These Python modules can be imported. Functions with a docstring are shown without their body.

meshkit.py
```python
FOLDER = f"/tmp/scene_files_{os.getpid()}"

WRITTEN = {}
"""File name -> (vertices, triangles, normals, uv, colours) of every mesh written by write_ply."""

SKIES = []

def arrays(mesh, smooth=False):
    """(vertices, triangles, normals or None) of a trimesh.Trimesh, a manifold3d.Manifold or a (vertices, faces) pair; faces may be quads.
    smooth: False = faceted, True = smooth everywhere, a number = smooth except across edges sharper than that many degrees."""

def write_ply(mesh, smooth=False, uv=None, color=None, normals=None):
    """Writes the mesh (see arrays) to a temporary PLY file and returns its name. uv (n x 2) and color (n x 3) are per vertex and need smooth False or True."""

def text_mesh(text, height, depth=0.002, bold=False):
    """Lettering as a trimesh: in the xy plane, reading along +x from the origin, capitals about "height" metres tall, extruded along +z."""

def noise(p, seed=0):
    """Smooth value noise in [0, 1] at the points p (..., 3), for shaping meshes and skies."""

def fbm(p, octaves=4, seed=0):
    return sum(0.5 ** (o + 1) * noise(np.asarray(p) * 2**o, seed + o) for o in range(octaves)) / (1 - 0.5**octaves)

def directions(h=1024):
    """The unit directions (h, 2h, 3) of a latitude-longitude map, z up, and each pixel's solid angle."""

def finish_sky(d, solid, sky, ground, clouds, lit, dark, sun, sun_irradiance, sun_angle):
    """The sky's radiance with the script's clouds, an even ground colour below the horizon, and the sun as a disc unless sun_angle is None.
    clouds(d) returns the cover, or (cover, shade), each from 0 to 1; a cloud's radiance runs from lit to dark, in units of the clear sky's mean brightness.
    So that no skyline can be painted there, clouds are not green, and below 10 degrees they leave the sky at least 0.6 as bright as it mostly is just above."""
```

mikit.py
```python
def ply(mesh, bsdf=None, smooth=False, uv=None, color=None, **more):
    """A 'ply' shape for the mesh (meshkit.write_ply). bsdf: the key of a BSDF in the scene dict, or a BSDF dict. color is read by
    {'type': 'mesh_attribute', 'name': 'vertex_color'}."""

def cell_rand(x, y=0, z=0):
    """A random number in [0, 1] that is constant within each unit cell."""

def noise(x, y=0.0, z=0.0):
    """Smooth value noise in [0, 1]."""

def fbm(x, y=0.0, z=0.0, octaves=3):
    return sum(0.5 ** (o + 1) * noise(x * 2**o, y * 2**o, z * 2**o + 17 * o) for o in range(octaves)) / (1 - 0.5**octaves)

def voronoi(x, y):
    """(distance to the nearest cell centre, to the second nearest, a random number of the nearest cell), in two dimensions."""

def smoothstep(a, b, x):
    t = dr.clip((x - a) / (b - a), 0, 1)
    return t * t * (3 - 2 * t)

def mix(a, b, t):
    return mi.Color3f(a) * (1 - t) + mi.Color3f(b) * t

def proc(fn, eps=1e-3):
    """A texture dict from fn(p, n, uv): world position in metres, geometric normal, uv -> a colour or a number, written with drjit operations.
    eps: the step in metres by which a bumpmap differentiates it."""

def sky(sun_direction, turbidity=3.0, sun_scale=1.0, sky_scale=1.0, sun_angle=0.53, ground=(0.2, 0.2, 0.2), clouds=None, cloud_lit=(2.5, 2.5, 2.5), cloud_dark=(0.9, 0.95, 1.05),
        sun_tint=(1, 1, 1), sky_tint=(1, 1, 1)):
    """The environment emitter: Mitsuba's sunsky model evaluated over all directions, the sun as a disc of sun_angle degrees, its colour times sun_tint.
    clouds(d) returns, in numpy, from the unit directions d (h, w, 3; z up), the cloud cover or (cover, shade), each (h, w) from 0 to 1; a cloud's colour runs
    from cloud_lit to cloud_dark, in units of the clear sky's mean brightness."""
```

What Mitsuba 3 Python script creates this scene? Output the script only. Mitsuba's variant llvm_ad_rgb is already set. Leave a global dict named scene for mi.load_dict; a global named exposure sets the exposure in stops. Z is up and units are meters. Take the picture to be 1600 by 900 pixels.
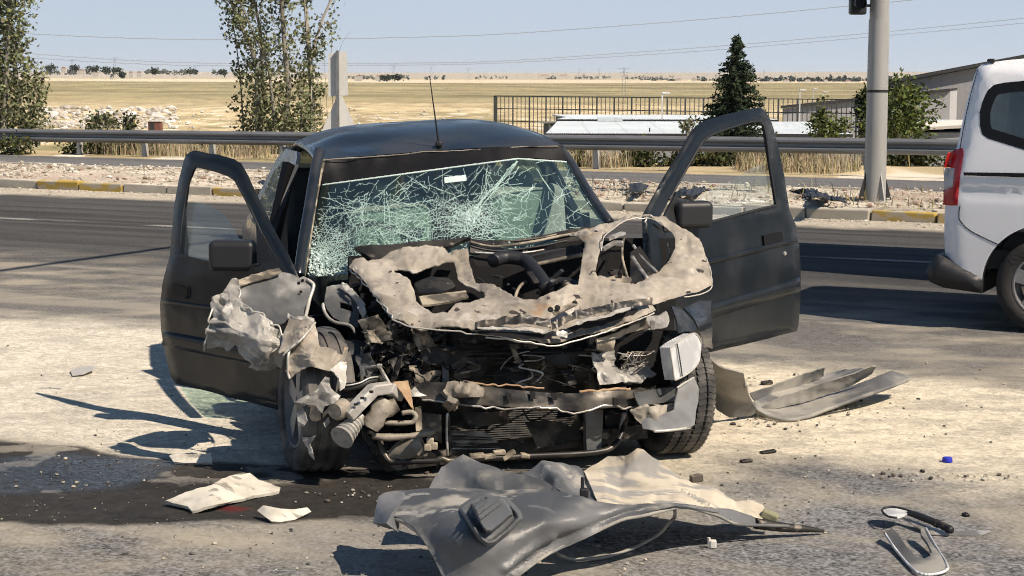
import math, numpy as np, trimesh, mitsuba as mi, mikit, meshkit, drjit as dr
from mikit import ply, proc, noise, fbm, voronoi, smoothstep, mix, cell_rand
from scipy.spatial import Delaunay, Voronoi
from scipy.interpolate import RBFInterpolator, LinearNDInterpolator
import shapely
from shapely.geometry import Polygon, Point, LineString
T = mi.ScalarTransform4f
# ---------------------------------------------------------------- camera, sky, exposure
FOC, EYE, PITCH, ROLL = 2800.0, 1.6, math.atan(330 / 2800.0), math.radians(0.16)
_fw = np.array([0, math.cos(PITCH), -math.sin(PITCH)])
_up0 = np.array([0, math.sin(PITCH), math.cos(PITCH)])
_rt0 = np.array([1.0, 0, 0])
_rt = _rt0 * math.cos(ROLL) + _up0 * math.sin(ROLL)
_up = _up0 * math.cos(ROLL) - _rt0 * math.sin(ROLL)
CAM = np.array([0, 0, EYE])
scene, labels = {}, {}
scene['camera'] = {'type': 'perspective', 'fov': 2 * math.degrees(math.atan(800 / FOC)), 'fov_axis': 'x', 'near_clip': 0.05, 'far_clip': 20000.0,
                   'to_world': T().look_at(origin=CAM.tolist(), target=(CAM + _fw).tolist(), up=_up.tolist())}
SUN = (0.77, -0.62, 1.02)
scene['sky'] = mikit.sky(SUN, turbidity=2.6, sun_scale=1.0, sky_scale=0.6, sun_tint=(0.94, 0.985, 1.10), ground=(0.28, 0.25, 0.2), sky_tint=(1.0, 1.0, 0.99),
                         clouds=lambda d: np.clip(0.80 - 3.2 * d[..., 2], 0.0, 0.8) * (0.85 + 0.3 * meshkit.fbm(d * [3, 3, 14], 3)), cloud_lit=(2.95, 3.3, 3.95), cloud_dark=(0.9, 0.95, 1.05))
exposure = 2.0

# ---------------------------------------------------------------- helpers: places
def ray(px, py):
    px, py = np.asarray(px, float), np.asarray(py, float)
    return _fw + ((px - 800) / FOC)[..., None] * _rt - ((py - 450) / FOC)[..., None] * _up
def at(px, py, Y):                       # the point at distance Y
    d = ray(px, py); return CAM + d * (np.asarray(Y, float) / d[..., 1])[..., None]
def onground(px, py, z=0.0):
    d = ray(px, py); return CAM + d * ((z - EYE) / d[..., 2])[..., None]
YAW = math.radians(12.5)
EU = np.array([math.cos(YAW), math.sin(YAW), 0]); EV = np.array([-math.sin(YAW), math.cos(YAW), 0]); ORG = np.array([-0.04, 7.38, 0])
def dv(px, py, v):                       # the point v metres behind the wreck's front axle
    d = ray(px, py); return CAM + d * (((ORG - CAM) @ EV + np.asarray(v, float)) / (d @ EV))[..., None]
def body(u, v, w):                       # the wreck's own axes; it leans to its right front wheel
    u, v, w = (np.asarray(x, float) for x in (u, v, w))
    k = 0.085
    uu, z = u - k * (w - 0.45), w + k * (u - 0.75)
    return ORG + uu[..., None] * EU + v[..., None] * EV + z[..., None] * np.array([0, 0, 1.0])
def upright(a, b):                       # ray meets the upright plane through two (u, v) places
    a3, b3 = ORG + a[0] * EU + a[1] * EV, ORG + b[0] * EU + b[1] * EV
    n = np.cross(b3 - a3, [0, 0, 1.0])
    def f(px, py):
        d = ray(px, py); return CAM + d * (((a3 - CAM) @ n) / (d @ n))[..., None]
    return f
RA = np.array([0.898, -0.44, 0]); RC = np.array([0.44, 0.898, 0])
def road(r, c, z=0.0):                   # along and across the road
    r, c, z = np.broadcast_arrays(np.asarray(r, float), np.asarray(c, float), np.asarray(z, float))
    return r[..., None] * RA + c[..., None] * RC + z[..., None] * np.array([0, 0, 1.0])

# ---------------------------------------------------------------- helpers: scene entries
def add(key, mesh, mat, smooth=False, label=None, cat=None, group=None, kind=None, **kw):
    scene[key] = ply(mesh, mat, smooth=smooth, **kw)
    if label or cat or group or kind: tag(key, label, cat, group, kind)
    return key
def tag(key, label=None, cat=None, group=None, kind=None):
    d = labels.setdefault(key, {})
    for k, v in (('label', label), ('category', cat), ('group', group), ('kind', kind)):
        if v: d[k] = v
    return key
_used = {}
def num(key):
    n = _used.get(key, 0); _used[key] = n + 1
    return key if n == 0 else f'{key}_{n:03d}'
def cat(*ms): return trimesh.util.concatenate([m for m in ms if m is not None])

# ---------------------------------------------------------------- helpers: meshes
def quadgrid(P):                          # (n, m, 3) -> mesh
    n, m = P.shape[:2]
    i, j = np.meshgrid(np.arange(n - 1), np.arange(m - 1), indexing='ij')
    a = (i * m + j).ravel(); b = a + 1; c = a + m; d = c + 1
    return trimesh.Trimesh(P.reshape(-1, 3), np.vstack([np.stack([a, b, d], 1), np.stack([a, d, c], 1)]), process=False)
def box(c, s, R=None):
    m = trimesh.creation.box(extents=s)
    if R is not None: m.apply_transform(np.vstack([np.hstack([R, [[0], [0], [0]]]), [0, 0, 0, 1]]))
    m.apply_translation(c); return m
def frame(x, z=(0, 0, 1)):                # columns: x direction, sideways, up
    x = np.asarray(x, float); x = x / np.linalg.norm(x)
    y = np.cross(z, x); y /= np.linalg.norm(y)
    return np.stack([x, y, np.cross(x, y)], 1)
def rbox(c, s, r=0.02, R=None, n=2):      # rounded box
    m = trimesh.creation.icosphere(subdivisions=n)
    v = m.vertices; h = np.maximum(np.asarray(s) / 2 - r, 0)
    v = v * r + np.sign(v + 1e-9) * h
    m = trimesh.Trimesh(v, m.faces, process=False).convex_hull
    if R is not None: m.apply_transform(np.vstack([np.hstack([R, [[0], [0], [0]]]), [0, 0, 0, 1]]))
    m.apply_translation(c); return m
def spline(P, n):
    P = np.asarray(P, float)
    if len(P) < 3: return np.array([P[0] + (P[-1] - P[0]) * t for t in np.linspace(0, 1, n)])
    t = np.r_[0, np.cumsum(np.linalg.norm(np.diff(P, axis=0), axis=1))]
    from scipy.interpolate import PchipInterpolator
    return PchipInterpolator(t, P)(np.linspace(0, t[-1], n))
def tube(P, r, sides=8, n=None, cap=True):
    P = np.asarray(P, float)
    if n: P = spline(P, n)
    r = np.broadcast_to(np.asarray(r, float), (len(P),)) if np.ndim(r) == 0 or len(np.atleast_1d(r)) == len(P) else np.interp(np.linspace(0, 1, len(P)), np.linspace(0, 1, len(r)), r)
    t = np.gradient(P, axis=0); t /= np.linalg.norm(t, axis=1, keepdims=True) + 1e-12
    a = np.cross(t[0], [0, 0, 1.0] if abs(t[0][2]) < .9 else [1.0, 0, 0]); A = []
    for k in range(len(P)):
        a = a - t[k] * (a @ t[k]); a /= np.linalg.norm(a) + 1e-12; A.append(a)
    A = np.array(A); B = np.cross(t, A); ang = np.arange(sides) * 2 * np.pi / sides
    V = P[:, None] + r[:, None, None] * (np.cos(ang)[None, :, None] * A[:, None] + np.sin(ang)[None, :, None] * B[:, None])
    i, j = np.meshgrid(np.arange(len(P) - 1), np.arange(sides), indexing='ij')
    q = np.stack([i * sides + j, i * sides + (j + 1) % sides, (i + 1) * sides + (j + 1) % sides, (i + 1) * sides + j], -1).reshape(-1, 4)
    F = [q[:, [0, 1, 2]], q[:, [0, 2, 3]]]; V = V.reshape(-1, 3)
    if cap:
        n0, n1 = len(V), len(V) + 1; V = np.vstack([V, P[:1], P[-1:]]); k = np.arange(sides)
        F += [np.stack([k * 0 + n0, (k + 1) % sides, k], 1), np.stack([k * 0 + n1, k + (len(P) - 1) * sides, (k + 1) % sides + (len(P) - 1) * sides], 1)]
    return trimesh.Trimesh(V, np.vstack(F), process=False)
def bar(a, b, w, h=None, up=(0, 0, 1)):
    a, b = np.asarray(a, float), np.asarray(b, float); L = np.linalg.norm(b - a)
    up = np.asarray(up, float)
    if abs((b - a) @ up) > .98 * L: up = np.array([1.0, 0, 0])
    return box((a + b) / 2, (L, w, h or w), frame(b - a, up))
def lathe(prof, n=32):                    # (radius, height) about z
    m = trimesh.creation.revolve(np.asarray(prof, float), sections=n); return m
def place(m, c, R):
    m = m.copy(); m.vertices = m.vertices @ np.asarray(R).T + c
    if np.linalg.det(R) < 0: m.invert()
    return m
def prism(poly, d, c=(0, 0, 0), R=None):  # polygon (x, y) extruded d along z
    m = trimesh.creation.extrude_polygon(poly if isinstance(poly, Polygon) else Polygon(poly).buffer(0), d, engine='earcut')
    if R is not None: m = place(m, 0, R)
    m.apply_translation(c); return m
def ridged(p, s, seed=0, octaves=3):
    out = 0
    for o in range(octaves):
        out = out + 0.5 ** o * (1 - 2 * np.abs(2 * meshkit.noise(p / s * 2 ** o, seed + o) - 1))
    return out
def triang(poly, res, seed=1):
    """2-D triangulation of a polygon with holes: dense rim and jittered inside."""
    rng = np.random.default_rng(seed); poly = Polygon(poly) if not isinstance(poly, Polygon) else poly
    poly = poly.buffer(0)
    if poly.geom_type != 'Polygon': poly = max(poly.geoms, key=lambda g: g.area)
    rim = []
    for ring in [poly.exterior, *poly.interiors]:
        n = max(6, int(ring.length / res * 1.25)); c = np.array(ring.coords)[:-1]
        t = np.linspace(0, ring.length, n, endpoint=False)
        # keep the corners
        s = np.r_[0, np.cumsum(np.linalg.norm(np.diff(np.array(ring.coords), axis=0), axis=1))][:-1]
        t = np.unique(np.r_[t[np.min(np.abs(t[:, None] - s[None]), 1) > res * .35], s])
        rim.append(np.array([ring.interpolate(x).coords[0] for x in t]))
    x0, y0, x1, y1 = poly.bounds
    gx, gy = np.meshgrid(np.arange(x0, x1, res), np.arange(y0, y1, res * .87))
    gx = gx + (np.arange(len(gx)) % 2)[:, None] * res / 2
    g = np.stack([gx.ravel(), gy.ravel()], 1) + rng.uniform(-.18, .18, (gx.size, 2)) * res
    inner = poly.buffer(-0.55 * res)
    g = g[shapely.contains_xy(inner, g[:, 0], g[:, 1])] if not inner.is_empty else g[:0]
    P = np.vstack(rim + [g]); tri = Delaunay(P).simplices
    cen = P[tri].mean(1); big = poly.buffer(1e-6 * res)
    tri = tri[shapely.contains_xy(big, cen[:, 0], cen[:, 1])]
    a, b, c = P[tri[:, 0]], P[tri[:, 1]], P[tri[:, 2]]
    area = (b[:, 0] - a[:, 0]) * (c[:, 1] - a[:, 1]) - (b[:, 1] - a[:, 1]) * (c[:, 0] - a[:, 0])
    tri = np.where(area[:, None] < 0, tri[:, [0, 2, 1]], tri)
    return P, tri[np.abs(area) > 1e-9 * res * res]
def solid(V, F, thick):
    """Gives a surface a thickness (behind it) and rims."""
    m = trimesh.Trimesh(V, F, process=False); n = m.vertex_normals
    W = V - n * (np.asarray(thick)[..., None] if np.ndim(thick) else thick); N = len(V)
    e = np.sort(np.vstack([F[:, [0, 1]], F[:, [1, 2]], F[:, [2, 0]]]), 1); d = np.vstack([F[:, [0, 1]], F[:, [1, 2]], F[:, [2, 0]]])
    _, inv, cnt = np.unique(e, axis=0, return_inverse=True, return_counts=True)
    b = d[cnt[inv.ravel()] == 1]
    rim = np.vstack([np.stack([b[:, 1], b[:, 0], b[:, 0] + N], 1), np.stack([b[:, 1], b[:, 0] + N, b[:, 1] + N], 1)])
    return trimesh.Trimesh(np.vstack([V, W]), np.vstack([F, F[:, ::-1] + N, rim]), process=False)
def sheet(outline, model, holes=(), thick=0.003, res=6, crumple=0.0, scale=0.12, seed=0, jag=0.0, bump=None, octaves=3, facet=None):
    """A bent sheet: its outline read off in the photograph, the distance of each control point behind the axle (v) in `model`."""
    P0 = np.asarray(outline, float)
    poly = Polygon(P0, [np.asarray(h, float) for h in holes])
    if not poly.is_valid: poly = poly.buffer(0)
    P, F = triang(poly, res, seed + 3)
    if jag:
        q = np.c_[P / 9.0, np.full(len(P), seed * 3.7)]
        P = P + jag * (np.stack([meshkit.noise(q, 5 + seed), meshkit.noise(q, 9 + seed)], 1) - .5) * 2
    if callable(model): V = model(P[:, 0], P[:, 1])
    else:
        c = np.asarray(model, float)
        deg = 1 if len(c) > 3 else 0 if len(c) < 3 else 1
        V = dv(P[:, 0], P[:, 1], RBFInterpolator(c[:, :2], c[:, 2], kernel='thin_plate_spline', degree=deg, smoothing=1e-3)(P))
    F = F[:, ::-1]                          # pixel y runs down: face the camera
    if crumple or bump is not None or facet:
        n = trimesh.Trimesh(V, F, process=False).vertex_normals
        if crumple: V = V + n * (crumple * ridged(V, scale, seed, octaves))[:, None]
        if bump is not None: V = V + n * bump(P)[:, None]
        for j, (sp, am, *way) in enumerate(facet or ()):          # way: the creases run at this angle, so many times longer than wide
            a = math.radians(way[0]) if way else 0; q = P @ np.array([[math.cos(a), -math.sin(a)], [math.sin(a), math.cos(a)]]) / [way[1] if way else 1, 1]
            V = V + n * facets(q, sp, am, seed * 7 + j)[:, None]
    return solid(V, F, thick(P, V) if callable(thick) else thick)
def facets(P, spacing, amp, seed):
    """flat facets between random points: the sharp creases of bent sheet metal"""
    rng = np.random.default_rng(seed + 100); lo, hi = P.min(0) - spacing, P.max(0) + spacing
    n = max(8, int(np.prod(hi - lo) / spacing ** 2)); q = np.vstack([rng.uniform(lo, hi, (n, 2)), [[lo[0], lo[1]], [hi[0], lo[1]], [lo[0], hi[1]], [hi[0], hi[1]]]])
    return np.nan_to_num(LinearNDInterpolator(q, rng.uniform(-amp, amp, len(q)))(P))
def gsheet(outline, ctrl, holes=(), thick=.003, res=5, **kw):   # a sheet lying on the ground: control points give its height
    c = np.asarray(ctrl, float); r = RBFInterpolator(c[:, :2], c[:, 2], kernel='thin_plate_spline', degree=1, smoothing=1e-3)
    return sheet(outline, lambda a, b: onground(a, b, r(np.stack([a, b], -1))), holes, thick, res, **kw)
def path(px, r, n=None, sides=8):           # tube through (px, py, v) points
    px = np.asarray(px, float); P = dv(px[:, 0], px[:, 1], px[:, 2])
    return tube(P, r, sides, n or 6 * len(P))
def leaves(C, size, rng, up=0.35, long=1.5):
    """Small bent leaf faces round the points C."""
    n = len(C); d = rng.normal(size=(n, 3)); d[:, 2] *= .8; d /= np.linalg.norm(d, axis=1, keepdims=True)
    e = np.cross(d, rng.normal(size=(n, 3))); e /= np.linalg.norm(e, axis=1, keepdims=True)
    s = size * rng.uniform(.6, 1.3, (n, 1)); nn = np.cross(d, e)
    a, b, c, f = C - d * s * long / 2, C + e * s / 2 + nn * s * .12, C + d * s * long / 2, C - e * s / 2 + nn * s * .12
    V = np.stack([a, b, c, f], 1).reshape(-1, 3); k = np.arange(n) * 4
    return trimesh.Trimesh(V, np.vstack([np.stack([k, k + 1, k + 2], 1), np.stack([k, k + 2, k + 3], 1)]), process=False)
def tints(n, per, rng, lo=.6, hi=1.3, base=(1, 1, 1), hue=.12):
    t = rng.uniform(lo, hi, (n, 1)) * (np.asarray(base) + rng.uniform(-hue, hue, (n, 3))); return np.repeat(np.clip(t, 0, 1), per, 0)

# ---------------------------------------------------------------- materials
def two(d): return {'type': 'twosided', 'nested': d}
def rgb(*c): return {'type': 'rgb', 'value': list(c)}
def pr(color, rough=.6, metal=0.0, spec=.5, coat=0.0, **kw):
    d = {'type': 'principled', 'base_color': rgb(*color) if isinstance(color, (tuple, list)) else color, 'roughness': rough, 'metallic': metal, 'specular': spec}
    if coat: d['clearcoat'] = coat; d['clearcoat_gloss'] = .8
    d.update(kw); return d
def bumped(d, fn, scale, eps=1e-3): return {'type': 'bumpmap', 'arbitrary': proc(fn, eps), 'scale': scale, 'bsdf': d}
def lum(c): return mi.Color3f(*c) if isinstance(c, (tuple, list)) else c
# ================================================================ the setting
_a = [onground(*q)[:2] for q in ((0, 680), (190, 708), (330, 728), (600, 742), (720, 760), (700, 805), (560, 818), (300, 812), (0, 828), (-300, 835), (-300, 660))]
def _poly_dist(x, y, poly):                 # signed distance to a polygon, inside positive
    inside, best = mi.Bool(False), mi.Float(1e9)
    for (x0, y0), (x1, y1) in zip(poly, poly[1:] + poly[:1]):
        ex, ey = float(x1 - x0), float(y1 - y0); L = ex * ex + ey * ey
        t = dr.clip(((x - float(x0)) * ex + (y - float(y0)) * ey) / L, 0, 1)
        dx, dy = x - float(x0) - t * ex, y - float(y0) - t * ey
        best = dr.minimum(best, dx * dx + dy * dy)
        inside ^= ((y < float(y0)) != (y < float(y1))) & (x < ex * (y - float(y0)) / (ey if abs(ey) > 1e-9 else 1e-9) + float(x0))
    return dr.select(inside, 1, -1) * dr.sqrt(best)
def _gp(L): return [tuple(onground(*q)[:2]) for q in L]
WET = _gp([(-400, 668), (0, 682), (110, 692), (190, 712), (300, 724), (420, 728), (600, 735), (720, 760), (760, 790), (640, 812), (560, 820), (300, 812), (190, 826), (0, 824), (-400, 830)])
POOL = _gp([(-300, 706), (0, 712), (90, 702), (200, 712), (275, 722), (262, 748), (180, 764), (60, 776), (-300, 780)])
SANDL = _gp([(-500, 512), (0, 504), (140, 500), (260, 506), (430, 520), (700, 530), (1000, 560), (1000, 735), (600, 760), (430, 730), (250, 725), (180, 712), (0, 690), (-500, 680)])
SANDR = _gp([(1000, 560), (1150, 560), (1290, 575), (1420, 590), (1700, 612), (2000, 620), (2000, 770), (1600, 752), (1400, 722), (1250, 725), (1100, 748), (900, 790), (900, 700)])
RED = onground(368, 795)
def road_masks(p):
    x, y = p.x, p.y
    w1 = fbm(x * 1.7 + 3, y * 1.7, 0, 4) - .5; w2 = fbm(x * 7, y * 7, 3, 3) - .5
    c = x * float(RC[0]) + y * float(RC[1]); r = x * float(RA[0]) + y * float(RA[1])
    wet = smoothstep(-.03, .045, _poly_dist(x, y, WET) + .22 * w1 + .08 * w2)
    pool = smoothstep(-.05, .10, _poly_dist(x, y, POOL) + .25 * w1)
    sl = smoothstep(-.45, .30, _poly_dist(x, y, SANDL) + .7 * w1 + .25 * w2)
    sr = smoothstep(-.35, .45, _poly_dist(x, y, SANDR) + .8 * w1 + .35 * w2)
    return x, y, c, r, w1, w2, wet, pool, sl, sr
def road_color(p, n, uv):
    x, y, c, r, w1, w2, wet, pool, sl, sr = road_masks(p)
    fine = noise(x * 95, y * 95, 1); mid = fbm(x * 26, y * 26, 4, 3)
    a = .070 + .05 * (fbm(x * .9, y * .9, 7, 3) - .5) + .07 * (fine - .45) + .06 * (mid - .5)
    near = smoothstep(8.4, 6.2, y)
    a = a + near * (.065 + .10 * (fine - .5) + .04 * (mid - .5) + .07 * (noise(x * 190, y * 190, 8) - .5))
    far = smoothstep(10.5, 14.0, c)
    streak = fbm(r * .35, c * 5.5, 2, 4)
    a = mix(mi.Color3f(a), mi.Color3f(.048 + .05 * (streak - .45) + .018 * (fine - .5)), far)
    # pale dust dragged along the lane by tyres
    drag = smoothstep(.52, .74, fbm(r * .5 + 4, c * 3.2, 5, 4)) * smoothstep(15.5, 9.0, c)
    a = mix(a, mi.Color3f(.30, .275, .225), drag * .5)
    edge = smoothstep(.09, .04, dr.abs(c - 15.6 + .05 * w1)) * smoothstep(.42, .62, fbm(r * 1.3, c * 3, 8, 3))
    a = mix(a, mi.Color3f(.30, .29, .27), edge * .7)
    shoulder = smoothstep(18.5, 19.1, c + .35 * w1 + .1 * w2)
    a = mix(a, mi.Color3f(.40, .36, .29) * (.75 + .6 * (mid - .2)), shoulder * .85)
    dust = smoothstep(.36, .84, fbm(x * 2.1, y * 3.3, 9, 4)) * smoothstep(13.5, 11, c)
    a = mix(a, mi.Color3f(.34, .305, .235), dust * .65)
    a = mix(a, mi.Color3f(.27, .25, .215), .22 * smoothstep(13, 10, c) * smoothstep(7.0, 8.2, y))
    grit = .86 + .5 * (fine - .5) * .7 + .45 * (mid - .5)
    blot = smoothstep(.46, .72, fbm(x * 3.3 + 9, y * 6.5, 2, 4))
    sandl = mi.Color3f(.53, .495, .415) * grit
    sandr = mi.Color3f(.59, .53, .41) * grit
    a = mix(a, sandl, sl * (1 - .26 * blot))
    a = mix(a, sandr, sr * (1 - .34 * blot))
    # oil and soot under the engine, tyre-blackened patches
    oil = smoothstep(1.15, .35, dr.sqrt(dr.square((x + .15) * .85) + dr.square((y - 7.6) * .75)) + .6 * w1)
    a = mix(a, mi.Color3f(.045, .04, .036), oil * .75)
    red = smoothstep(.065, .02, dr.sqrt(dr.square((x - float(RED[0])) * .55) + dr.square(y - float(RED[1]))) + .12 * w2)
    wetc = mi.Color3f(.014, .0128, .0118) * (.7 + 1.1 * mid)
    a = mix(a, wetc, wet * (.93 - .5 * smoothstep(.66, .74, fbm(x * 5, y * 5, 31, 3))))
    a = mix(a, mi.Color3f(.11, .012, .012), red * .75)
    return a
def road_rough(p, n, uv):
    x, y, c, r, w1, w2, wet, pool, sl, sr = road_masks(p)
    return .92 - wet * .22 - wet * pool * .48
def road_bump(p, n, uv):
    x, y = p.x, p.y
    f = noise(x * 60, y * 60, 2) + .6 * noise(x * 130, y * 130, 5) + 2.2 * noise(x * 11, y * 11, 9)
    return f
scene['asphalt'] = two(bumped(pr(proc(road_color), proc(road_rough), spec=.22), road_bump, .0034, .004))
def strip_color(p, n, uv):
    c = p.x * float(RC[0]) + p.y * float(RC[1]); r = p.x * float(RA[0]) + p.y * float(RA[1])
    s = fbm(r * .25, c * 4, 2, 4)
    a = mi.Color3f(.088 + .06 * (s - .5) + .03 * (noise(p.x * 40, p.y * 40) - .5))
    return mix(a, mi.Color3f(.38, .34, .27), smoothstep(24.6, 24.0, c + .5 * (fbm(p.x * 2, p.y * 2) - .5)) * .8 + .7 * smoothstep(27.9, 28.3, c + .4 * (fbm(p.x * 3, p.y * 3) - .5)))
scene['far_asphalt'] = two(pr(proc(strip_color), .85))
def gravel_color(p, n, uv):
    c1, c2, rnd = voronoi(p.x * 9, p.y * 9)
    m = fbm(p.x * 1.1, p.y * 1.1, 3, 4)
    a = mix((.34, .30, .235), (.52, .475, .395), rnd) * (.75 + .5 * m)
    red = smoothstep(.56, .7, fbm(p.x * .55 + 7, p.y * .9, 1, 3)) * smoothstep(.2, .8, rnd)
    return mix(mix(a, (.20, .10, .075), red * .5), (.16, .135, .095), smoothstep(.6, .72, fbm(p.x * 1.7, p.y * 1.7, 8, 3)) * .6)
scene['median_gravel'] = two(bumped(pr(proc(gravel_color), .95), lambda p, n, uv: noise(p.x * 18, p.y * 18) + .5 * noise(p.x * 45, p.y * 45), .02, .006))
def land_color(p, n, uv):
    d = p.y; x = p.x
    f = fbm(x * .02, d * .012, 1, 4); g = fbm(x * .15, d * .1, 5, 4)
    straw = mix((.25, .20, .115), (.41, .345, .22), g) * (.5 + 1.0 * fbm(x * .5, d * .09, 6, 3))
    a = straw
    # dull stubble belts lying across the plain
    a = mix(a, mix((.135, .122, .07), (.20, .178, .105), f) * (.55 + .9 * fbm(x * .09, d * .03, 2, 4)), smoothstep(230, 330, d + 120 * (f - .5)) * smoothstep(1500, 1100, d + 300 * (f - .5)) * (.62 + .38 * smoothstep(.35, .55, fbm(x * .0035, d * .03, 3, 3))))
    a = mix(a, (.42, .375, .29), smoothstep(1150, 1500, d + 300 * (f - .5)) * smoothstep(2600, 1900, d) * .75)
    a = mix(a, (.27, .245, .20), smoothstep(2300, 3200, d))
    stones = smoothstep(.70, .80, noise(x * .9, d * .35, 4)) * smoothstep(330, 150, d)
    a = mix(a, (.52, .48, .40), stones * .8)
    green = smoothstep(.55, .7, fbm(x * .3, d * .16, 12, 3)) * smoothstep(300, 120, d)
    a = mix(a, (.13, .125, .06), green * .7)
    return a
scene['dry_land'] = two(pr(proc(land_color), .95, spec=.1))
# one sheet of land to the horizon: level under the roads, falling to the plain behind the guardrail
cs = np.unique(np.r_[-60, -20, 0, 15, 25, 27.5, np.arange(28, 48, .5), np.geomspace(48, 8000, 90)])
rs = np.unique(np.r_[-np.geomspace(30, 6500, 60), np.arange(-30, 30, .6), np.geomspace(30, 6500, 60)])
def land_z(r, c):
    fall = np.interp(c, [27.6, 28.4, 32, 44, 60], [-.06, .012, 0, -2.4, -2.5])
    bump = (meshkit.fbm(np.stack([r * .5, c * .5, r * 0], -1), 3) - .5) * .25 * np.clip((c - 29) / 3, 0, 1)
    roll = (meshkit.fbm(np.stack([r * .004, c * .003, r * 0], -1), 3, seed=3) - .5) * 3 * np.clip((c - 120) / 300, 0, 1)
    rise = np.clip((c - 2500) / 4000, 0, 1) ** 1.5 * 26 * (meshkit.fbm(np.stack([r * .0006 + 4, c * .0002, r * 0], -1), 3, seed=8) * 1.6 - .25)
    return fall + bump + roll + rise
C_, R_ = np.meshgrid(cs, rs, indexing='ij')
add('ground', quadgrid(road(R_, C_, land_z(R_, C_))), 'dry_land', True, 'dry straw-coloured plain reaching to the horizon', kind='structure')
def strip(r0, r1, c0, c1, z, dr_=.5, dc=.5, amp=0, sc=1.0):
    r, c = np.meshgrid(np.arange(r0, r1 + dr_, dr_), np.linspace(c0, c1, int((c1 - c0) / dc) + 1), indexing='ij')
    zz = z + amp * (meshkit.fbm(np.stack([r * sc, c * sc, r * 0], -1), 4) - .45) * np.sin(np.clip((c - c0) / (c1 - c0), 0, 1) * np.pi) ** .5
    return quadgrid(road(r, c, zz)[:, ::-1])
add('road', strip(-40, 40, -40, 19.88, 0, 20, 10), 'asphalt', False, 'worn asphalt carriageway strewn with sand, dust and oil', kind='structure')
add('far_road', strip(-60, 60, 23.8, 28.1, .004, 20, 2), 'far_asphalt', False, 'far carriageway behind the gravel median', kind='structure')
add('median_strip', strip(-26, 14, 20.02, 23.75, .10, .12, .12, .22, .8), 'median_gravel', True, 'raised median of pale gravel and rubble between the carriageways', kind='structure')
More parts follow.
